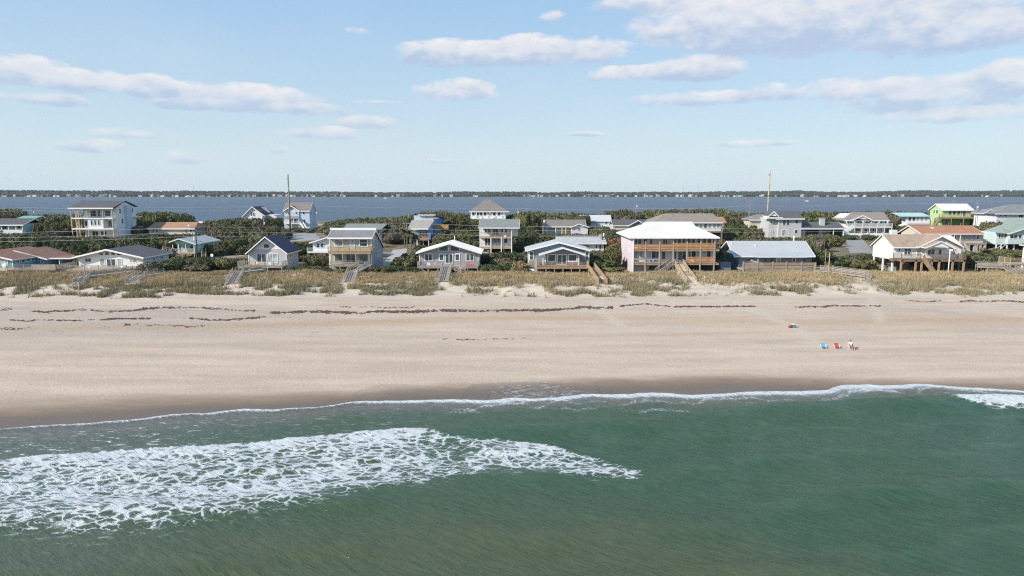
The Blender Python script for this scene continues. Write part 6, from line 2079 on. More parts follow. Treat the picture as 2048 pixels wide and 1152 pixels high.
def plant_trees():
    cand, raw = [], []
    y = 163.0
    while y < 452:
        sp = 4.6 if y < 260 else 5.6
        hw = y * 0.78 + 14
        x = -hw
        while x < hw:
            px, py = x + rng.uniform(-2.2, 2.2), y + rng.uniform(-2.2, 2.2)
            x += sp
            R = rng.uniform(2.0, 3.9) if py < 260 else rng.uniform(2.8, 5.0)
            hd = rng.uniform(2.6, 5.4) if py < 260 else rng.uniform(4.5, 9.5)
            if any(a - 1.5 < px < b + 1.5 and c - 2.5 < py < d + 1.5 for a, b, c, d in FOOT):
                continue
            raw.append((px, py, R, hd))
        y += sp
    zs = terr(np.array([r[0] for r in raw]), np.array([r[1] for r in raw]))
    if True:
        for (px, py, R, hd), zg in zip(raw, zs):
            zg = float(zg)
            if zg < 1.0: continue
            u0 = PU(px - R * .8, py, zg)[0]; u1 = PU(px + R * .8, py, zg)[0]; uc = (u0 + u1) / 2
            vlim = np.interp(uc, [s[0] for s in SKYL], [s[1] for s in SKYL]) + rng.uniform(-2, 5)
            for a, b, vv, Yb in BOX:
                if py < Yb + 6 and u1 > a and u0 < b:
                    vlim = max(vlim, vv + rng.uniform(-1.5, 2.0))
            hmax = ZV(vlim, py) - zg
            hh = min(hd, hmax)
            if hh < 0.7: continue
            R = min(R, hh * 1.35 + .3)
            cand.append([px, py, zg, R, hh, uc, (u1 - u0) / 1.6])
    cand.sort(key=lambda c: c[1])
    bins = np.full(600, 545.0)
    fb = bins.copy()
    for a, b, vt in FRONTBOX:
        i0, i1 = int((a + 200) / 4), int((b + 200) / 4)
        fb[i0:i1] = np.minimum(fb[i0:i1], vt)
    bins = fb
    for c in cand:
        px, py, zg, R, hh, uc, wpx = c
        vt = PU(px, py, zg + hh)[1]
        vis = 0
        i0, i1 = int((uc - wpx * .8 + 200) / 4), int((uc + wpx * .8 + 200) / 4) + 1
        for i in range(max(0, i0), min(599, i1)):
            t = abs((i * 4 - 200 - uc) / max(wpx, 1))
            top = vt + (PU(px, py, zg)[1] - vt) * .5 * t * t
            if 50 <= i < 562: vis += max(0, bins[i] - top)
            bins[i] = min(bins[i], top + 1)
        c.append(vis)
    order = sorted(range(len(cand)), key=lambda i: -cand[i][7])
    chosen = [cand[i] for i in order[:285] if cand[i][7] > 0]
    rest = [cand[i] for i in order[285:]]
    # prototypes
    protos = {}
    for t, (tn, tm) in enumerate(TONES):
        for s_ in range(4):
            V, F, T = crown_np(100 + t * 10 + s_, 1.0 * 3, 3.0, 1000, .42, lob=7 + s_)
            protos[t, s_] = npmesh('crown', V, F, 4, tm, {'tint': ('FACE', T)})
    tb = MB()
    for a in (0.3, 2.2, 4.4):
        tb.tube([(.1 * math.cos(a), .1 * math.sin(a), -.8), (.35 * math.cos(a), .35 * math.sin(a), .6), (.9 * math.cos(a + .4), .9 * math.sin(a + .4), 1.7)], .11, 5, r1=.05)
    t0 = tb.build('trunk', BARK)
    tme = t0.data
    bpy.data.objects.remove(t0)
    labs = []
    for (px, py, zg, R, hh, uc, wpx, vis) in chosen:
        tn = float(fbm(np.array([px / 28]), np.array([py / 28]), 3, 301)[0])
        t = 0 if tn < .46 else (1 if tn < .60 else 2)
        if 690 < uc < 812 and 432 < PU(px, py, zg + hh)[1] < 462: t = 2
        if rng.random() < .15: t = int(rng.integers(0, 3))
        kind = 'tree' if hh > 3.6 else 'shrub'
        shape = 'tall rounded' if hh / R > 1.45 else ('low spreading' if hh / R < .85 else 'domed')
        nx, ny, nm = min(NAMED, key=lambda q: (q[0] - px) ** 2 + ((q[1] - py) * .8) ** 2)
        dx, dy = px - nx, py - ny
        rel = ('behind' if dy > 0 else 'in front of') if abs(dy) > abs(dx) * .8 else ('right of' if dx > 0 else 'left of')
        labs.append((f'{TONES[t][0]} {shape} {kind} {rel} the {nm}', px, py, zg, R, hh, uc, t, kind))
    ORD = ['leftmost of them'] + [q + ' from left' for q in ('second', 'third', 'fourth', 'fifth', 'sixth', 'seventh', 'eighth')]
    cnt = {}
    for l in sorted(labs, key=lambda q: q[6]):
        cnt.setdefault(l[0], []).append(l)
    for base, ls in cnt.items():
        for k, (lb, px, py, zg, R, hh, uc, t, kind) in enumerate(ls):
            if len(ls) > 1:
                lb = f'{lb}, {ORD[k] if k < 8 else "further along"}'
            nm = 'coastal_tree' if kind == 'tree' else 'coastal_shrub'
            r = empty(nm, (px, py, zg - .15), lb, kind, 'trees and shrubs on the island')
            sx = R / 3.0
            sz = hh / 2.9
            rz = rng.uniform(0, 6.28)
            c = link('crown', protos[t, int(rng.integers(0, 4))], r)
            c.scale = (sx * rng.uniform(.9, 1.15), sx * rng.uniform(.9, 1.15), sz)
            c.rotation_euler = (0, 0, rz)
            k_ = link('trunk', tme, r)
            k_.scale = (sx, sx, sz)
    # the thicket that reads as one mass
    Vs, Fs, Ts, n = [], [], [], 0
    small = [crown_np(400 + k, 1.0, 1.0, 130, .21, lob=5) for k in range(6)]
    tiny = [crown_np(420 + k, 1.0, 1.0, 60, .30, lob=4) for k in range(4)]
    for (px, py, zg, R, hh, uc, wpx, vis) in rest:
        V, F, T = small[int(rng.integers(0, 6))] if vis > 0 else tiny[int(rng.integers(0, 4))]
        a = rng.uniform(0, 6.28)
        ca, sa = math.cos(a), math.sin(a)
        W = np.stack([px + (V[:, 0] * ca - V[:, 1] * sa) * R, py + (V[:, 0] * sa + V[:, 1] * ca) * R, zg - .1 + V[:, 2] * hh * 1.02], -1)
        Vs.append(W); Fs.append(F + n); n += len(W)
        tn = float(fbm(np.array([px / 28]), np.array([py / 28]), 3, 301)[0])
        Ts.append(np.clip(T + (tn - .5) * .9 + rng.uniform(-.1, .1), 0, 1))
    me = npmesh('thicket', np.concatenate(Vs), np.concatenate(Fs), 4, leaf_material('thicket_leaves', (0.032, 0.042, 0.018), (0.170, 0.165, 0.075)), {'tint': ('FACE', np.concatenate(Ts))})
    tag(link('thicket_foliage', me), 'dense low maritime thicket covering the ground between the houses', kind='stuff')
    return protos, tme
PROTO, TRUNK = plant_trees()

def one_shrub(u, v, Y, R, hh, t, lab, name='coastal_shrub', mesh=None, seed=0):
    x = XU(u, v, Y)
    z = tz(x, Y)
    r = empty(name, (x, Y, z - .1), lab, 'shrub')
    c = link('crown', mesh or PROTO[t, seed % 4], r)
    c.scale = (R / 3, R / 3, hh / 2.9)
    c.rotation_euler = (0, 0, seed * 1.7)
    k = link('trunk', TRUNK, r)
    k.scale = (R / 3, R / 3, hh / 2.9)
for i, (u, v, Y, R, hh, t, lab) in enumerate([
    (300, 545, 157, 3.6, 2.6, 2, 'grey green bush at the right corner of the white cottage, beside its deck'),
    (330, 545, 160, 3.2, 2.8, 0, 'dark bush below the dark gable roof of the white cottage'),
    (360, 540, 163, 3.6, 2.4, 0, 'dark low bush left of the dark utility pole'), (395, 540, 160, 3.4, 1.8, 2, 'low grey bush at the foot of the dark utility pole'),
    (432, 536, 165, 3.8, 1.6, 1, 'low olive bush left of the steep navy gabled house'), (465, 534, 168, 3.0, 1.8, 1, 'olive bush beside the navy gabled house deck'),
    (608, 548, 156, 3.4, 1.8, 0, 'dark green bush right of the navy gabled house'), (628, 548, 154.5, 3.0, 1.7, 1, 'olive bush left of the tan two-storey house'),
    (648, 550, 153, 3.0, 1.6, 0, 'dark bush under the left corner of the tan two-storey house'), (676, 550, 152.5, 2.6, 1.2, 1, 'olive bush in front of the lower deck of the tan two-storey house'),
    (764, 552, 153, 3.0, 1.7, 1, 'olive bush at the right foot of the tan two-storey house'), (785, 550, 155, 3.2, 2.0, 0, 'dark bush beside the concrete driveway'),
    (806, 545, 160, 3.8, 3.6, 1, 'tall olive bush by the concrete driveway'), (826, 545, 163, 3.6, 4.0, 2, 'tall grey green bush left of the white gabled grey cottage'),
    (818, 552, 155, 2.8, 1.6, 0, 'low dark bush in front of the tall grey green bush'),
    (975, 549, 156, 3.0, 2.2, 0, 'dark bush right of the grey gable cottage deck'), (995, 549, 155, 3.2, 2.3, 0, 'dark green mound between the grey and the blue grey cottage'),
    (1015, 546, 158, 3.4, 2.6, 1, 'olive mound below the cream house on posts'), (985, 540, 166, 3.4, 3.4, 1, 'taller olive bush behind the dark bushes right of the grey cottage'),
    (1040, 551, 154, 3.0, 1.5, 1, 'low olive bush at the left stair of the blue grey cottage'), (1018, 540, 170, 4, 3.4, 0, 'broad dark bush right under the cream house on posts'),
    (1196, 547, 160, 3.0, 3.0, 0, 'dark bush right of the blue grey cottage'), (1215, 548, 163, 3.6, 4.4, 1, 'tall olive bush left of the pink house'), (1225, 552, 155, 3.0, 1.6, 1, 'low olive bush in front of the pink house side wall'),
    (1232, 545, 172, 3.4, 5.0, 1, 'tallest olive bush left of the pink house side wall'),
    (1645, 545, 164, 3.2, 2.4, 2, 'grey bush right of the slate blue ranch'), (1665, 540, 170, 4.0, 2.2, 2, 'broad grey bush behind the boardwalk ramp'), (1700, 540, 172, 4.2, 1.8, 2, 'low sprawling grey bush left of the cream stilt house'),
    (1730, 545, 162, 3.0, 1.2, 0, 'low dark bush at the left foot of the cream stilt house'), (1648, 540, 161, 1.8, 2.2, 1, 'small yellow green bush at the end of the board fence'),
    (1955, 546, 163, 4.2, 3.4, 0, 'dark bush right of the cream stilt house pilings'), (1985, 540, 172, 3.4, 2.6, 0, 'dark bush behind the right-hand walkway rail'), (2005, 534, 178, 3.6, 3.2, 1, 'olive bush in the yard left of the white edge cottage'),
    (1940, 530, 178, 3.0, 2.4, 2, 'grey green bush beside the concrete retaining wall')]):
    one_shrub(u, v, Y, R, hh, t, lab, seed=i)
def special_bush(u, v, Y, R, hh, dark, light, lab, nm):
    V, F, T = crown_np(int(u), 3.0, 3.0, 800, .45)
    me = npmesh('crown', V, F, 4, leaf_material(nm, dark, light), {'tint': ('FACE', T)})
    one_shrub(u, v, Y, R, hh, 0, lab, name='flowering_bush' if 'blossom' in lab else 'dead_bush', mesh=me, seed=1)
special_bush(334, 505, 182, 2.6, 4.0, (0.13, 0.11, 0.07), (0.55, 0.47, 0.38), 'pale blossoming bush between the white cottage and the mint cottage', 'pale_blossom')
special_bush(1040, 548, 156, 2.2, 3.0, (0.20, 0.13, 0.07), (0.52, 0.38, 0.22), 'dry straw coloured bush left of the blue grey cottage', 'straw_leaves')
special_bush(1222, 498, 202, 3.6, 4.6, (0.10, 0.05, 0.03), (0.30, 0.16, 0.09), 'rust brown bush between the pale roofed ranch and the pink house', 'rust_leaves')
special_bush(793, 458, 260, 5.5, 5.5, (0.09, 0.06, 0.045), (0.27, 0.19, 0.15), 'reddish grey bush above the tan house, left of the bright blue house', 'reddish_twigs')

def palm(u, v, Y, ht, lab, droop=.5, tone=((0.06, 0.07, 0.03), (0.20, 0.18, 0.08))):
    x = XU(u, v, Y)
    z = tz(x, Y)
    r = empty('palm_tree', (x, Y, z - .1), lab, 'tree')
    MB().tube([(0, 0, -.5), (.12, 0, ht * .4), (.05, 0, ht * .75), (0, 0, ht)], .22, 7, r1=.16).build('trunk', BARK, r)
    fm = leaf_material('palm_frond', *tone) if 'palm_frond' not in bpy.data.materials else bpy.data.materials['palm_frond']
    V, F = [], []
    n = 9
    for side in (-1, 1):
        for k in range(n):
            t = k / n
            bx = 1.9 * t
            bz = .55 * math.sin(t * 2.2) - 1.5 * droop * t * t
            i = len(V)
            w = .75 * (1 - .55 * t)
            V += [(bx, 0, bz), (bx + .28, 0, bz - .02), (bx + .5, side * w, bz - .42), (bx + .32, side * w, bz - .44)]
            F += [i, i + 1, i + 2, i + 3]
    me = npmesh('frond', np.array(V), np.array(F), 4, fm, {'tint': ('FACE', rng.uniform(0, 1, len(F) // 4))})
    for k in range(16):
        o = link('frond', me, r, (0, 0, ht))
        o.rotation_euler = (0, rng.uniform(-.9, .7), k * 2.4)
        s = rng.uniform(.75, 1.1)
        o.scale = (s, s, s)
palm(809, 498, 214, 5.6, 'palm tree with drooping dry fronds left of the bright blue house', .9)
palm(822, 499, 211, 5.0, 'palm tree with dark fronds in front of the bright blue house', .6)
palm(829, 498, 213, 3.6, 'short palm under the orange balcony of the bright blue house', .6)
palm(1438, 545, 161, 3.8, 'small palm between the pink house and the slate blue ranch', .6)
palm(1965, 540, 172, 2.6, 'low palm right of the cream stilt house', .7)

# ---------------------------------------------------------------- dune grass
def build_grass():
    g = np.random.default_rng(5)
    N_ = 150000
    y = g.uniform(127, 168, N_)
    x = g.uniform(-1, 1, N_) * (y * .80 + 12)
    z = terr(x, y)
    u, v = PU(x, y, z)
    warp = 3.0 * (fbm(x / 13 + 40, y * 0 + 2, 3, 3) - 0.5)
    yy = y + warp
    n1 = fbm(x / 3.6, y / 2.2, 4, 401)
    n2 = fbm(x / 1.6, y / 1.2, 2, 403)
    left = 1 - sstep(300, 600, u)
    dense = sstep(135.6, 141.0, yy + 8 * (n1 - .5) + 3 * (n2 - .5) + 1.5 * left) * (1 - .75 * sstep(151.5, 155, yy))
    patch = sstep(.49 - .06 * left, .60 - .06 * left, n1 + .35 * (n2 - .5)) * sstep(129.6 - 1.0 * left, 131.4 - 1.0 * left, yy + 5.5 * (fbm(x / 7, x * 0 + 4, 3, 407) - .5))
    p = np.maximum(dense * (.55 + .9 * (n1 - .2)), patch * .95)
    back = sstep(152, 156, y)
    p = p * (1 - back) + back * .5 * sstep(.47, .56, n1)
    for cu, cv, rx, ry in ((1440, 583, 75, 16), (1395, 576, 30, 10), (1722, 572, 34, 18), (1745, 590, 40, 10), (690, 578, 9, 14), (893, 575, 26, 8), (466, 578, 14, 12), (150, 583, 60, 6), (120, 572, 22, 5), (1210, 578, 12, 8), (1640, 585, 20, 6)):
        p = p * (1 - np.exp(-(((u - cu) / rx) ** 2 + ((v - cv) / ry) ** 2) ** 1.5))
    for a, b, c, d in FOOT:
        p[(x > a) & (x < b) & (y > c) & (y < d)] = 0
    for x0, y0, x1, y1, w in WSEG:
        L2 = (x1 - x0) ** 2 + (y1 - y0) ** 2
        t_ = np.clip(((x - x0) * (x1 - x0) + (y - y0) * (y1 - y0)) / L2, -.05, 1.08)
        dd = np.hypot(x - x0 - t_ * (x1 - x0), y - y0 - t_ * (y1 - y0))
        p[dd < w / 2 + .25] = 0
        p = np.where((dd < w / 2 + .8) & (y < np.interp(x, sorted((x0, x1)), [y0, y1] if x0 < x1 else [y1, y0])), p * .35, p)
    keep = g.random(N_) < p
    x, y, z, yy, n1, n2, u = (q[keep] for q in (x, y, z, yy, n1, n2, u))
    m = len(x)
    B = 6
    front = 1 - sstep(138, 143, yy)
    hgt = (g.uniform(.35, .95, m) * (1 + .45 * front) * np.where(yy > 152, .8, 1))
    a = g.uniform(0, 2 * math.pi, (m, B))
    rad = g.uniform(0, .28, (m, B))
    lean = g.uniform(.05, .42, (m, B)) * hgt[:, None]
    bx, by = x[:, None] + rad * np.cos(a), y[:, None] + rad * np.sin(a)
    hb = hgt[:, None] * g.uniform(.6, 1.1, (m, B))
    wa = g.uniform(0, math.pi, (m, B))
    w = .035 + .02 * g.random((m, B))
    dx, dy = np.cos(wa) * w, np.sin(wa) * w
    zb = (z - .06)[:, None] + 0 * bx
    P0 = np.stack([bx - dx, by - dy, zb], -1)
    P1 = np.stack([bx + dx, by + dy, zb], -1)
    P2 = np.stack([bx + lean * np.cos(a) + lean * .35 + .3 * dx, by + lean * np.sin(a) + .3 * dy, zb + hb], -1)
    V = np.stack([P0, P1, P2], 2).reshape(-1, 3)
    # straw on the crest, greyer green clumps towards the beach
    gold = np.clip(.70 * dense[keep] + .06 + 1.5 * (fbm(x / 9, y / 4, 3, 411) - .5) + .25 * (n2 - .5), 0, 1)
    tint = np.repeat(np.clip(gold + g.normal(0, .10, m), 0, 1), B) + g.normal(0, .08, m * B)
    lite = np.repeat(g.uniform(0, 1, m), B)
    mt = bpy.data.materials.new('dune_grass')
    mt.use_nodes = True
    nt = mt.node_tree
    N = NT(nt)
    b = nt.nodes['Principled BSDF']
    c = N.mix(N.attr('tint'), (0.205, 0.180, 0.100), (0.39, 0.290, 0.155))
    c2 = N.mix(N.attr('tint'), (0.31, 0.290, 0.190), (0.49, 0.395, 0.240))
    nt.links.new(N.mix(N.attr('lite'), c, c2), b.inputs['Base Color'])
    b.inputs['Roughness'].default_value = 0.8
    b.inputs['Specular IOR Level'].default_value = 0.15
    me = npmesh('dune_grass', V, np.arange(len(V)), 3, mt, {'tint': ('FACE', np.clip(tint, 0, 1)), 'lite': ('FACE', lite)})
    tag(link('dune_grass', me), 'straw and olive coloured sea oats covering the dune ridge', kind='stuff')

# ---------------------------------------------------------------- weed wrack on the beach
def build_wrack():
    g = np.random.default_rng(9)
    V, F, n = [], [], 0
    def beachpt(u, v):
        # ground point under a pixel on the beach: two fixed-point steps
        z = 1.5
        for _ in range(4):
            x, y = GP(u, v, z)
            z = tz(x, y)
        return x, y
    lines = [  # (u, v) path, pieces, spread in pixels
        ([(-120, 622), (0, 622), (25, 618)], 90, 1.0), ([(60, 622), (90, 625), (110, 622), (160, 620), (220, 624), (260, 622), (320, 615), (400, 615), (480, 621), (510, 622)], 900, 1.1),
        ([(20, 641), (50, 642), (80, 640), (150, 641), (200, 639), (260, 637), (300, 638)], 420, .9), ([(380, 637), (420, 640), (480, 638), (530, 634)], 220, 1.1),
        ([(540, 626), (600, 623), (680, 624), (720, 627), (760, 623), (840, 624), (880, 620), (940, 623), (1010, 621), (1090, 621), (1140, 618), (1170, 614), (1190, 616), (1225, 615)], 2300, 1.5),
        ([(1240, 613), (1290, 608), (1340, 613), (1400, 614), (1450, 613), (1510, 613)], 520, .9), ([(1590, 614), (1640, 614), (1670, 611), (1700, 613), (1760, 612)], 260, .9),
        ([(1810, 602), (1850, 604), (1880, 602)], 80, 1.0), ([(1920, 602), (1960, 603), (2000, 602), (2048, 604)], 130, .8),
        ([(680, 615), (800, 616), (830, 614)], 60, .9), ([(880, 678), (940, 680), (1050, 676)], 40, .4), ([(250, 650), (400, 653), (410, 651)], 50, 1.0), ([(0, 658), (60, 656)], 30, 2)]
    pts = []
    for path, k, sp in lines:
        pu = [p[0] for p in path]; pv = [p[1] for p in path]
        GX = np.arange(-200, 2200, 1.5)
        D1 = .5 * fbm(GX / 22.0, GX * 0 + pv[0], 3, 501) + .5 * fbm(GX / 5.0, GX * 0 + pv[0] * 1.3, 2, 503)
        D2 = fbm(GX / 30.0, GX * 0 + 7 + pv[0], 3, 505)
        for _ in range(int(k * 1.9)):
            uu = g.uniform(pu[0], pu[-1])
            dn = float(np.interp(uu, GX, D1))
            if g.random() > np.clip(dn * 3.4 - 1.15, 0.10, 1): continue
            vv = np.interp(uu, pu, pv) + g.normal(0, sp) * (.3 + .9 * dn) + 2.6 * (float(np.interp(uu, GX, D2)) - .5)
            pts.append((uu, vv, .9))
    for _ in range(260):
        pts.append((g.uniform(0, 700), g.uniform(612, 668), .45))
    PA = np.array(pts)
    zz = np.full(len(PA), 1.5)
    ry = (576 - PA[:, 1]) / FOC
    for _ in range(5):
        t_ = (zz - CAM_H) / (-SP + ry * CP)
        xx, yy = (PA[:, 0] - 1024) / FOC * t_, t_ * (CP + ry * SP)
        zz = terr(xx, yy)
    for (uu, vv, s), x, y, z in zip(pts, xx, yy, zz):
        L, W, Hh = g.uniform(.12, .38) * s, g.uniform(.08, .20) * s, g.uniform(.05, .13) * s
        a = g.normal(0, .5)
        ca, sa = math.cos(a), math.sin(a)
        for (px, py, pz) in ((-L, -W * .6, -.02), (L * .8, -W, -.02), (L, W * .7, -.02), (-L * .7, W, -.02), (-L * .2, 0, Hh), (L * .4, W * .1, Hh * .8)):
            V.append((x + px * ca - py * sa, y + px * sa + py * ca, z + pz))
        for f in ((0, 1, 4), (1, 5, 4), (1, 2, 5), (2, 3, 5), (3, 4, 5), (3, 0, 4)):
            F += [n + q for q in f]
        n += 6
    me = npmesh('wrack', np.array(V), np.array(F), 3, mat('dried_weed', (0.12, 0.075, 0.058), .95, .35, 1.5, spec=.1))
    tag(link('seaweed_wrack', me), 'dark reddish brown lines of dried seaweed along the upper beach', kind='stuff')
build_wrack()

# ---------------------------------------------------------------- dune walkways
WSEG = []
def walkway(name, label, pts, w=1.7, m=None, style='three', stair_last=True, posts=True):
    """pts: (u, v, Y) of the walking surface; the last leg is a stair down to the sand"""
    m = m or W_GREY
    P = []
    for i, (u, v, Y) in enumerate(pts):
        if Y is None:
            P.append(Vector(ghit(u, v)) + Vector((0, 0, .12)))
        else:
            x = XU(u, v, Y)
            P.append(Vector((x, Y, max(ZV(v, Y), tz(x, Y) + .3))))
    for i in range(len(P) - 1):
        WSEG.append((P[i].x, P[i].y, P[i + 1].x, P[i + 1].y, w))
    o = P[0].copy()
    o.z = tz(o.x, o.y)
    r = empty(name, o, label, 'walkway')
    Q = [p - o for p in P]
    for i in range(len(Q) - 1):
        a, b = Q[i], Q[i + 1]
        d = b - a
        d.z = 0
        L = d.length
        d.normalize()
        s = Vector((-d.y, d.x, 0)) * (w / 2)
        if i == len(Q) - 2 and stair_last:
            stair_parts(r, a, b, w, m, True, style)
        else:
            n = max(3, int(L / .45))
            me = None
            for k in range(n):
                c = a + (b - a) * ((k + .5) / n)
                if me is None:
                    f = d * (L / n * .46)
                    sl = Vector((0, 0, (b.z - a.z) / n * .46))
                    mb = MB().hexa([-s - f - sl - Vector((0, 0, .05)), s - f - sl - Vector((0, 0, .05)), s + f + sl - Vector((0, 0, .05)), -s + f + sl - Vector((0, 0, .05)), -s - f - sl, s - f - sl, s + f + sl, -s + f + sl])
                    ob = mb.build('plank', m, r)
                    me = ob.data
                else:
                    ob = link('plank', me, r)
                ob.location = c
            for sg in (-1, 1):
                off = s * sg * 1.04
                MB().bar(a + off * .9 - Vector((0, 0, .18)), b + off * .9 - Vector((0, 0, .18)), .07, .24).build('beam', m, r)
                rail_parts(r, a + off, b + off, 1.0, m, style, 2.0, .11, hang=2.2 if posts else .5)
    return r
walkway('dune_walkway', 'weathered grey boardwalk sloping left from the white cottage deck down to the sand', [(268, 541, 151.5), (172, 556, 145), (157, 571, None)], 1.8)
walkway('dune_walkway', 'short grey walkway and stair through the grass right of the white cottage', [(322, 546, 150), (283, 553, 146), (264, 566, None)], 2.2)
walkway('dune_walkway', 'grey walkway running left from the navy gabled house, ending in a stair to the beach', [(525, 538, 152), (478, 550, 147), (464, 569, None)], 2.2)
walkway('dune_walkway', 'dark grey walkway and stair in front of the tan two-storey house', [(727, 533, 153.5), (706, 544, 149), (699, 565, None)], 2.2)
walkway('dune_stairs', 'wide grey stair straight down from the grey gable cottage deck', [(894.5, 534, 154.2), (894, 535.5, 152.5), (887, 564, None)], 2.0)
walkway('dune_stairs', 'grey side stair falling right from the grey gable cottage deck', [(905, 534.5, 154), (927, 550, 151)], 1.2)
walkway('dune_stairs', 'pale solid-railed stair curving down right of the blue grey cottage deck', [(1181, 534, 153.5), (1193, 549, 148), (1206, 568, None)], 1.6, W_TAN, 'solid')
walkway('dune_stairs', 'pale timber stair from the pink house balcony out over the grass to the beach', [(1357, 527.5, 153), (1365, 541, 149), (1383, 568, None)], 2.0, W_PALE, 'three')
walkway('dune_stairs', 'weathered stair slanting left from the pink house balcony to the ground', [(1343, 527.5, 152.8), (1315, 549, 150)], 1.4, W_GREY, 'three')
walkway('dune_walkway', 'long grey ramp with three-board rails right of the board fence', [(1634, 540, 152.5), (1660, 541, 149.5), (1733, 551, 143.5), (1742, 560, None)], 1.9)
walkway('dune_walkway', 'grey rail walkway with a stair at the right edge of the dune', [(1953, 532, 156), (2012, 534, 154), (2042, 552, None)], 1.6)

build_grass()

# ---------------------------------------------------------------- poles and wires
def pole(u, vt, vb, Y, lab, m=POLEW, r=.15, arms=0, transformer=None, name='utility_pole'):
    x = XU(u, (vt + vb) / 2, Y)
    zb = min(tz(x, Y), ZV(vb, Y))
    zt = ZV(vt, Y)
    rt = empty(name, (x, Y, zb), lab, 'pole')
    H_ = zt - zb
    MB().tube([(0, 0, -1), (0, 0, H_ * .5), (0, 0, H_)], r, 8, r1=r * .7).build('shaft', m, rt, True)
    for k in range(arms):
        MB().box(-1.2, 1.2, -.2, -.09, H_ - .45 - k * .9, H_ - .30 - k * .9).build('crossarm', m, rt)
        for q in (-1.1, -.55, .55, 1.1):
            MB().tube([(q, -.15, H_ - .3 - k * .9), (q, -.15, H_ - .1 - k * .9)], .05, 5).build('insulator', STEEL, rt)
    if transformer:
        zz = ZV(transformer, Y) - zb
        MB().tube([(.42, -.1, zz - .5), (.42, -.1, zz + .5)], .26, 9).build('transformer', mat('pale_grey_paint', (.6, .61, .62), .5), rt, True)
    return (x, Y, zt)
PT = {}
PT['a'] = pole(393, 453, 526, 177, 'dark creosoted utility pole standing right of the mint cottage porch', DPOLE, .2, 1)
PT['b'] = pole(814, 445, 500, 214, 'grey utility pole with crossarm and white transformer by the palm trees', POLEW, .17, 1, 468)
PT['c'] = pole(1008, 450, 518, 187, 'slim pale pole in front of the cream house on tall posts', POLEW, .11, 0, 474)
PT['d'] = pole(1204.5, 450, 506, 202, 'dark pole at the end of the pale roofed ranch', DPOLE, .2, 0, 470)
PT['e'] = pole(528, 435, 479, 262, 'thin pole with a small transformer above the steep navy gable', POLEW, .13, 0, 447)
PT['f'] = pole(633, 421, 455, 335, 'white-topped pole at the right of the light blue house', POLEW, .16, 0, 426)
PT['g'] = pole(1035, 416, 440, 300, 'left one of two slim poles right of the cream house on tall posts', POLEW, .14, 0, 425)
PT['h'] = pole(1054, 416, 455, 285, 'right one of two slim poles right of the cream house on tall posts', POLEW, .14, 0, 426)
PT['i'] = pole(1272, 408, 440, 310, 'slim pole rising from the thicket above the charcoal roofed house', POLEW, .15, 0, 413)
PT['j'] = pole(1500, 401, 432, 290, 'utility pole with two crossarms left of the tall pale pole', POLEW, .15, 2)
PT['k'] = pole(67, 415, 438, 290, 'pole with white transformer behind the aqua house at the left', DPOLE, .15, 0, 425)
PT['l'] = pole(132, 410, 432, 320, 'slim pole left of the unfinished white house', POLEW, .14, 1)
PT['m'] = pole(265, 413, 470, 262, 'pole touching the right side of the unfinished white house', DPOLE, .14, 0)
PT['n'] = pole(1728, 433, 473, 258, 'thin grey pole in front of the white porch house', POLEW, .10, 0)
PT['o'] = pole(1860, 440, 470, 212, 'dark pole with white transformer rising over the rust roof', DPOLE, .13, 0, 458)
PT['p'] = pole(1953, 404, 433, 300, 'utility pole with crossarms and transformer right of the lime green house', POLEW, .17, 2, 415)
PT['q'] = pole(1908, 401, 412, 345, 'pole with wide crossarm seen over the lime green house roof', POLEW, .17, 1)
PT['t1'] = pole(578, 349, 450, 300, 'tall bare wooden transmission pole at left, standing by the light blue house', POLEW, .42, 0)
PT['t2'] = pole(1537.5, 340, 430, 285, 'tall pale transmission pole at right, behind the grey two-storey house', wood('pale_pole_wood', (.46, .38, .28)), .42, 0)
pole(1898, 498, 549.5, 148, 'white painted post in front of the cream stilt house deck', WHITE, .13, 0, name='white_post')
pole(1650.5, 497, 549, 150, 'thin bare post at the end of the board fence', POLEW, .09, 0, name='wooden_post')
pole(1658, 505, 552, 148, 'tall wooden post at the bend of the long grey ramp', W_PALE, .11, 0, name='wooden_post')
for k, t in (('t1', 3), ('t2', 3)):
    x, Y, zt = PT[k]
    for q in range(t):
        o = MB().tube([(x, Y - .3, zt - 2 - q * 4.2), (x + (.8 if q % 2 else -.8), Y - .5, zt - 1.8 - q * 4.2)], .1, 5).build('insulator', STEEL)
        par = [e for e in bpy.data.objects if e.type == 'EMPTY' and e.get('category') == 'pole' and abs(e.location.x - x) < .01 and abs(e.location.y - Y) < .01][0]
        o.parent = par
        o.location = (-par.location.x, -par.location.y, -par.location.z)
WIRE = mat('pale_cable', (0.55, 0.55, 0.52), .5, .05)
def wire(pts, lab, sag=.5, r=.028):
    P = []
    for i in range(len(pts) - 1):
        a, b = Vector(pts[i]), Vector(pts[i + 1])
        for k in range(8):
            t = k / 8
            p = a + (b - a) * t
            p.z -= sag * 4 * t * (1 - t)
            P.append(p)
    P.append(Vector(pts[-1]))
    tag(MB().tube(P, r, 4).build('power_line', WIRE), lab, 'cable', 'power lines strung between the poles')
def wp(u, v, Y): return (XU(u, v, Y), Y, ZV(v, Y))
wire([wp(-260, 467, 170), wp(393, 454, 177), wp(814, 446, 214), wp(1204, 452, 202), wp(1700, 456, 215), wp(2300, 462, 220)], 'uppermost cable of the front power line behind the beachfront houses')
wire([wp(-260, 476, 170), wp(393, 463.5, 177), wp(814, 457, 214), wp(1204, 459, 202), wp(1700, 462, 215), wp(2300, 468, 220)], 'middle cable of the front power line behind the beachfront houses', .6)
wire([wp(-260, 482, 170), wp(393, 472, 177), wp(814, 465, 214), wp(1204, 470, 202)], 'lowest cable of the front power line, left of the pink house', .7)
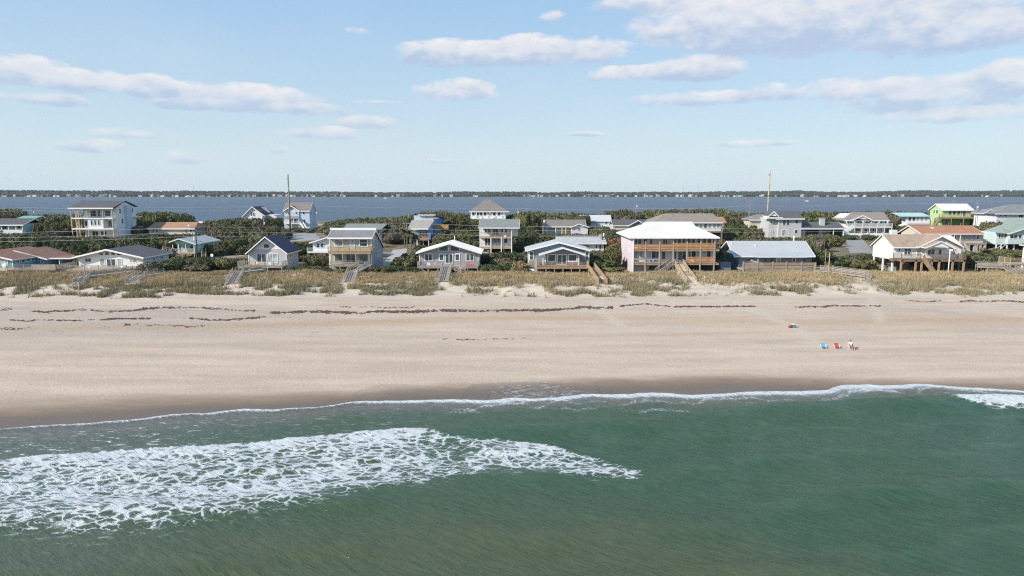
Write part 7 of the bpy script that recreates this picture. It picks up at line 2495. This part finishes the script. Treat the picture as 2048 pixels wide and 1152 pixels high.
wire([wp(-200, 414, 300), wp(67, 415, 290), wp(265, 414, 290), wp(578, 410, 300), wp(1035, 416.5, 300), wp(1272, 417, 300), wp(1500, 411, 290), wp(1728, 407, 300), wp(1953, 402, 300), wp(2300, 401, 300)], 'long cable of the rear power line, seen against the sound', .6)
wire([wp(-200, 421, 300), wp(67, 421, 290), wp(265, 420, 290), wp(578, 418, 300)], 'lower cable of the rear power line at left', .6)

# ---------------------------------------------------------------- people and things on the beach
def beach_at(u, v):
    z = .8
    for _ in range(5):
        x, y = GP(u, v, z)
        z = tz(x, y)
    return x, y, z
def beach_chair(u, v, lab, fab, frame, rz, recline=.55):
    x, y, z = beach_at(u, v)
    r = empty('beach_chair', (x, y, z), lab, 'chair', 'beach chairs on the sand')
    r.rotation_euler = (0, 0, rz)
    r.scale = (.86, .86, .86 if recline < .8 else .74)
    w = .34
    # faces -Y (the sea): seat low, back leaning away
    sy0, sy1, sz = -.30, .22, .26
    bt = Vector((0, sy1 + .75 * math.sin(recline), sz + .80 * math.cos(recline)))
    MB().hexa([(-w, sy0, sz + .02), (w, sy0, sz + .02), (w, sy1, sz - .05), (-w, sy1, sz - .05), (-w, sy0, sz + .06), (w, sy0, sz + .06), (w, sy1, sz - .01), (-w, sy1, sz - .01)]).build('seat', fab, r)
    MB().hexa([(-w, sy1, sz - .05), (w, sy1, sz - .05), (w, sy1 + .05, sz - .05), (-w, sy1 + .05, sz - .05), (-w, bt.y, bt.z), (w, bt.y, bt.z), (w, bt.y + .05, bt.z), (-w, bt.y + .05, bt.z)]).build('backrest', fab, r)
    for s in (-1, 1):
        MB().tube([(s * (w + .03), sy0 - .05, .0), (s * (w + .03), sy1 - .1, sz + .20), (s * (w + .03), sy1 + .3, sz + .22)], .022, 6).build('leg', frame, r)
        MB().tube([(s * (w + .03), sy1 + .35, .0), (s * (w + .03), sy0 + .1, sz + .03), (s * (w + .03), sy0 - .02, sz + .06)], .022, 6).build('leg', frame, r)
        MB().tube([(s * (w + .03), sy1, sz - .03), (s * (w + .03), bt.y + .02, bt.z + .02)], .022, 6).build('back_frame', frame, r)
        MB().box(s * (w + .05) - .04, s * (w + .05) + .04, sy0 + .05, sy1 + .2, sz + .21, sz + .25).build('armrest', frame, r)
    MB().bar((-w, bt.y + .02, bt.z + .03), (w, bt.y + .02, bt.z + .03), .09, .16).build('headrest', fab, r)
    return r, (x, y, z)
FB = mat('sky_blue_canvas', (0.13, 0.30, 0.42), .8, .1)
FR = mat('red_canvas', (0.42, 0.07, 0.05), .8, .1)
FN = mat('navy_canvas', (0.03, 0.05, 0.13), .8, .1)
ALU = mat('white_chair_frame', (0.75, 0.76, 0.77), .35, .03, spec=.5)
beach_chair(1647, 697, 'light blue low beach chair, leftmost of the three facing the sea', FB, ALU, -.25, 1.0)
beach_chair(1674, 697, 'red low beach chair between the blue chair and the seated person', FR, ALU, -.25, 1.0)
_, (cx, cy, cz) = beach_chair(1703, 698.5, 'navy beach chair with the person sitting in it', FN, ALU, .0, .5)

def skin_body(name, joints, edges, m, parent=None, loc=None, sub=2):
    me = bpy.data.meshes.new(name)
    me.from_pydata([j[0] for j in joints], edges, [])
    o = link(name, me, parent, loc)
    me.materials.append(m)
    md = o.modifiers.new('skin', 'SKIN')
    md.use_smooth_shade = True
    for i, j in enumerate(joints):
        r = j[1]
        me.skin_vertices[0].data[i].radius = (r, r) if not isinstance(r, tuple) else r
    me.skin_vertices[0].data[0].use_root = True
    sd = o.modifiers.new('sub', 'SUBSURF')
    sd.levels = sd.render_levels = sub
    return o
SKIN = mat('sun_tanned_skin', (0.50, 0.29, 0.21), .6, .06)
def person():
    # sitting in the chair, leaning back, knees up, arms on the rests, looking at the sea (-Y)
    J = [((0, .16, .38), .13), ((0, .28, .60), .125), ((0, .42, .82), .135), ((0, .47, .93), .06), ((0, .46, 1.00), .055),   # pelvis .. neck
         ((.10, .06, .38), .095), ((.14, -.36, .56), .065), ((.15, -.50, .14), .048), ((.15, -.64, .06), .038),             # right leg
         ((-.10, .06, .38), .095), ((-.15, -.34, .54), .065), ((-.17, -.52, .13), .048), ((-.17, -.66, .06), .038),
         ((.19, .42, .86), .062), ((.33, .26, .64), .045), ((.37, .02, .54), .034), ((.36, -.05, .535), .03),
         ((-.19, .42, .86), .062), ((-.33, .26, .64), .045), ((-.37, .02, .54), .034), ((-.36, -.05, .535), .03)]
    E_ = [(0, 1), (1, 2), (2, 3), (3, 4), (0, 5), (5, 6), (6, 7), (7, 8), (0, 9), (9, 10), (10, 11), (11, 12), (2, 13), (13, 14), (14, 15), (15, 16), (2, 17), (17, 18), (18, 19), (19, 20)]
    r = skin_body('person', J, E_, SKIN, None, (cx, cy, cz))
    tag(r, 'person in a white shirt and dark cap sitting in a beach chair facing the sea', 'person')
    mb = MB()
    mb.ball((0, .43, 1.10), .085, .10, .125, 14, 9)
    mb.ball((0, .325, 1.09), .018, .03, .022, 6, 4)
    for s in (-1, 1):
        mb.ball((s * .088, .44, 1.09), .014, .025, .035, 6, 4)
    mb.build('head', SKIN, r, True)
    ey = MB()
    for s in (-1, 1):
        ey.ball((s * .034, .345, 1.115), .013, .01, .009, 6, 4)
    ey.build('eyes', mat('dark_eyes', (.02, .02, .02), .3), r, True)
    MB().box(-.028, .028, .334, .344, 1.04, 1.048).build('mouth', mat('lips', (.35, .14, .12), .6), r)
    mb = MB()
    mb.ball((0, .44, 1.15), .098, .112, .085, 14, 8)
    mb.hexa([(-.08, .23, 1.135), (.08, .23, 1.135), (.09, .36, 1.15), (-.09, .36, 1.15), (-.08, .23, 1.15), (.08, .23, 1.15), (.09, .36, 1.165), (-.09, .36, 1.165)])
    mb.build('cap', FN, r, True)
    S_ = [((0, .16, .40), .145), ((0, .28, .60), .142), ((0, .42, .82), .152), ((.20, .42, .85), .085), ((.29, .32, .72), .068), ((-.20, .42, .85), .085), ((-.29, .32, .72), .068)]
    skin_body('shirt', S_, [(0, 1), (1, 2), (2, 3), (3, 4), (2, 5), (5, 6)], mat('white_cotton', (.78, .77, .78), .8, .05), r)
    T_ = [((0, .16, .36), .145), ((.10, .06, .39), .11), ((.13, -.22, .51), .088), ((-.10, .06, .39), .11), ((-.14, -.20, .50), .088)]
    skin_body('shorts', T_, [(0, 1), (1, 2), (0, 3), (3, 4)], mat('maroon_cotton', (.22, .07, .08), .8, .1), r)
    # hands: palm, four curled fingers, thumb
    for s in (-1, 1):
        hb = MB()
        hx = s * .365
        hb.box(hx - .038, hx + .038, -.13, -.04, .515, .545)
        for k in range(4):
            fx = hx - .03 + k * .02
            hb.tube([(fx, -.125, .532), (fx, -.165 - .008 * (k in (1, 2)), .528), (fx, -.185, .505)], .0095, 5)
        hb.tube([(hx - s * .036, -.07, .53), (hx - s * .065, -.10, .52), (hx - s * .066, -.125, .51)], .011, 5)
        hb.build('hand', SKIN, r)
person()

def bucket():
    x, y, z = beach_at(1587, 655)
    r = empty('beach_cooler', (x, y, z), 'dark teal cooler box standing on the sand beside a red bag', 'cooler')
    tm = mat('teal_plastic', (0.10, 0.22, 0.25), .5, .05)
    MB().hexa([(-.26, -.2, 0), (.26, -.2, 0), (.26, .2, 0), (-.26, .2, 0), (-.30, -.23, .44), (.30, -.23, .44), (.30, .23, .44), (-.30, .23, .44)]).build('body', tm, r)
    MB().box(-.32, .32, -.25, .25, .443, .52).build('lid', mat('pale_blue_plastic', (.5, .62, .68), .5), r)
    MB().tube([(-.33, 0, .35), (-.36, 0, .6), (0, 0, .72), (.36, 0, .6), (.33, 0, .35)], .02, 6).build('handle', ALU, r, True)
    x, y, z = beach_at(1580.5, 655.5)
    r = empty('beach_bag', (x, y, z), 'dark red beach bag lying left of the teal cooler', 'bag')
    MB().ball((0, 0, .17), .36, .22, .2, 12, 7).build('body', mat('dark_red_canvas', (.30, .035, .05), .85), r, True)
    MB().tube([(-.2, -.05, .3), (-.1, -.05, .46), (.1, -.05, .46), (.2, -.05, .3)], .018, 6).build('strap', FN, r, True)
bucket()

def stick(u, v0, v1, Y, lab, r=.05, name='marker_stake'):
    x = XU(u, v1, Y)
    z = tz(x, Y)
    rt = empty(name, (x, Y, z), lab, 'post')
    h = ZV(v0, Y) - z
    MB().tube([(0, 0, -.4), (.03, 0, h * .5), (0, 0, h)], r, 6, r1=r * .8).build('shaft', W_PALE, rt, True)
    MB().tube([(0, 0, h - .1), (0, 0, h + .03)], r * 1.3, 6).build('cap', WHITE, rt)
stick(159.5, 568, 596, 129.5, 'thin pale stake standing in the sand at the left dune foot', .07)
stick(1408, 552, 574, 138, 'slim wooden stake by the sandy beach path, right of the pink house stair', .06)
stick(1423, 560, 577, 136, 'bleached stake beside the sandy path, right of a slim wooden one', .05)
stick(1434, 566, 577, 135, 'short stake at the right edge of the sandy path', .06)
stick(1452, 573, 592, 131, 'stake with dark debris at its foot on the upper beach', .05)
def driftwood(u, v, L, a, lab):
    x, y, z = beach_at(u, v)
    r = empty('driftwood', (x, y, z), lab, 'driftwood')
    r.rotation_euler = (0, 0, a)
    MB().tube([(-L / 2, 0, .06), (0, .12, .14), (L / 2, -.05, .3)], .07, 6, r1=.03).build('branch', W_GREY, r, True)
    MB().tube([(0, .12, .14), (L * .2, .5, .42)], .04, 5, r1=.015).build('twig', W_GREY, r, True)
driftwood(1810, 591, 2.6, .3, 'pale driftwood branch lying below the grass at right')
driftwood(1455, 592, 1.2, .1, 'dark lump of driftwood at the foot of a stake')
driftwood(930, 681, 1.2, .2, 'small stick washed up in the middle of the beach')

# ---------------------------------------------------------------- deck furniture
def deck_chair(h, u, v, dy, lab, m, rz=0.0):
    r = empty('deck_chair', (h.ox + h.x(u, dy), h.Y + dy, h.oz + h.z(v, dy)), lab, 'chair', 'chairs on the beachfront decks')
    r.rotation_euler = (0, 0, rz)
    MB().hexa([(-.28, -.28, .36), (.28, -.28, .36), (.28, .22, .28), (-.28, .22, .28), (-.28, -.28, .40), (.28, -.28, .40), (.28, .22, .32), (-.28, .22, .32)]).build('seat', m, r)
    for k in range(4):
        a = -.28 + k * .145
        MB().hexa([(a, .22, .28), (a + .12, .22, .28), (a + .12, .25, .28), (a, .25, .28), (a, .48, 1.0), (a + .12, .48, 1.0), (a + .12, .51, 1.0), (a, .51, 1.0)]).build('back_slat', m, r)
    for s in (-1, 1):
        MB().box(s * .33 - .06, s * .33 + .06, -.32, .35, .58, .61).build('armrest', m, r)
        MB().box(s * .31 - .03, s * .31 + .03, -.30, -.22, 0, .58).build('leg', m, r)
        MB().box(s * .31 - .03, s * .31 + .03, .24, .32, 0, .58).build('leg', m, r)
YEL = mat('yellow_wood_paint', (.72, .52, .16), .6)
BLU = mat('blue_chair_paint', (.20, .36, .66), .6)
RED = mat('red_chair_paint', (.55, .10, .08), .6)
BRW = mat('brown_wicker', (.12, .09, .07), .7)
deck_chair(HS['F3'], 502, 533.3, -3.2, 'yellow slatted chair on the navy gabled house deck, left of a matching one', YEL, .2)
deck_chair(HS['F3'], 511, 533.3, -3.2, 'yellow slatted chair on the navy gabled house deck, right of a matching one', YEL, -.2)
deck_chair(HS['F3'], 538, 533.3, -3.0, 'white slatted chair in front of the right sliding door of the navy gabled house', WHITE, .1)
deck_chair(HS['F3'], 562, 533.3, -2.0, 'white slatted chair at the right end of the navy gabled house deck', WHITE, .5)
deck_chair(HS['F5'], 857, 534, -2.0, 'white chair on the left part of the grey gable cottage deck', WHITE, .2)
deck_chair(HS['F5'], 868, 534, -2.0, 'pale chair left of the grey gable cottage stair', W_PALE, -.2)
deck_chair(HS['F5'], 936, 534, -2.0, 'red chair on the right part of the grey gable cottage deck', RED, .2)
deck_chair(HS['F5'], 944, 534, -2.0, 'red chair nearest the right end of the grey gable cottage deck', RED, -.2)
for u, q in ((1082, 'leftmost'), (1092, 'second from the left'), (1101, 'third from the left')):
    deck_chair(HS['F6'], u, 533.6, -4.2, f'brown wicker chair on the blue grey cottage deck, {q}', BRW, .1)
deck_chair(HS['F6'], 1140, 533.6, -4.2, 'red chair on the right half of the blue grey cottage deck', RED, .1)
deck_chair(HS['F6'], 1150, 533.6, -4.2, 'brown wicker chair at the right of the blue grey cottage deck', BRW, -.3)
deck_chair(HS['F7'], 1299, 527.2, -1.2, 'blue chair on the pink house middle balcony, left of a matching one', BLU, .2)
deck_chair(HS['F7'], 1307, 527.2, -1.2, 'blue chair on the pink house middle balcony, right of a matching one', BLU, -.2)
deck_chair(HS['F7'], 1386, 527.2, -1.2, 'white chair on the right half of the pink house middle balcony', WHITE, .1)
deck_chair(HS['F7'], 1271, 500.2, -1.2, 'white chair at the left end of the pink house upper balcony', WHITE, .1)
deck_chair(HS['F4'], 727, 530.5, -1.6, 'pale blue chair on the lower deck of the tan two-storey house', FB, .1)
deck_chair(HS['F2'], 175, 540.5, -4, 'white chair on the left half of the white cottage deck', WHITE, .2)
deck_chair(HS['F2'], 240, 540.5, -4, 'white chair on the right half of the white cottage deck', WHITE, -.2)
def satellite_dish():
    h = HS['F1']
    r = empty('satellite_dish', (h.ox + h.x(9, -6), h.Y - 6, h.oz + h.z(542.5, -6)), 'white round satellite dish on the left deck of the teal cottage', 'dish')
    MB().tube([(0, 0, 0), (0, 0, .9)], .05, 6).build('mast', STEEL, r)
    MB().ball((0, -.1, 1.2), .55, .12, .55, 14, 8).build('reflector', WHITE, r, True)
satellite_dish()
def road_sign():
    x, y, z = ghit(425, 529)
    r = empty('road_sign', (x, y, z), 'back of an octagonal white road sign by the street right of the mint cottage', 'sign')
    MB().tube([(0, 0, -.3), (0, 0, 2.4)], .04, 6).build('post', STEEL, r)
    MB().prism([(.42 * math.cos(math.pi / 8 + k * math.pi / 4), 2.3 + .42 * math.sin(math.pi / 8 + k * math.pi / 4)) for k in range(8)], -.03, -.01, 'y').build('plate', WHITE, r)
road_sign()
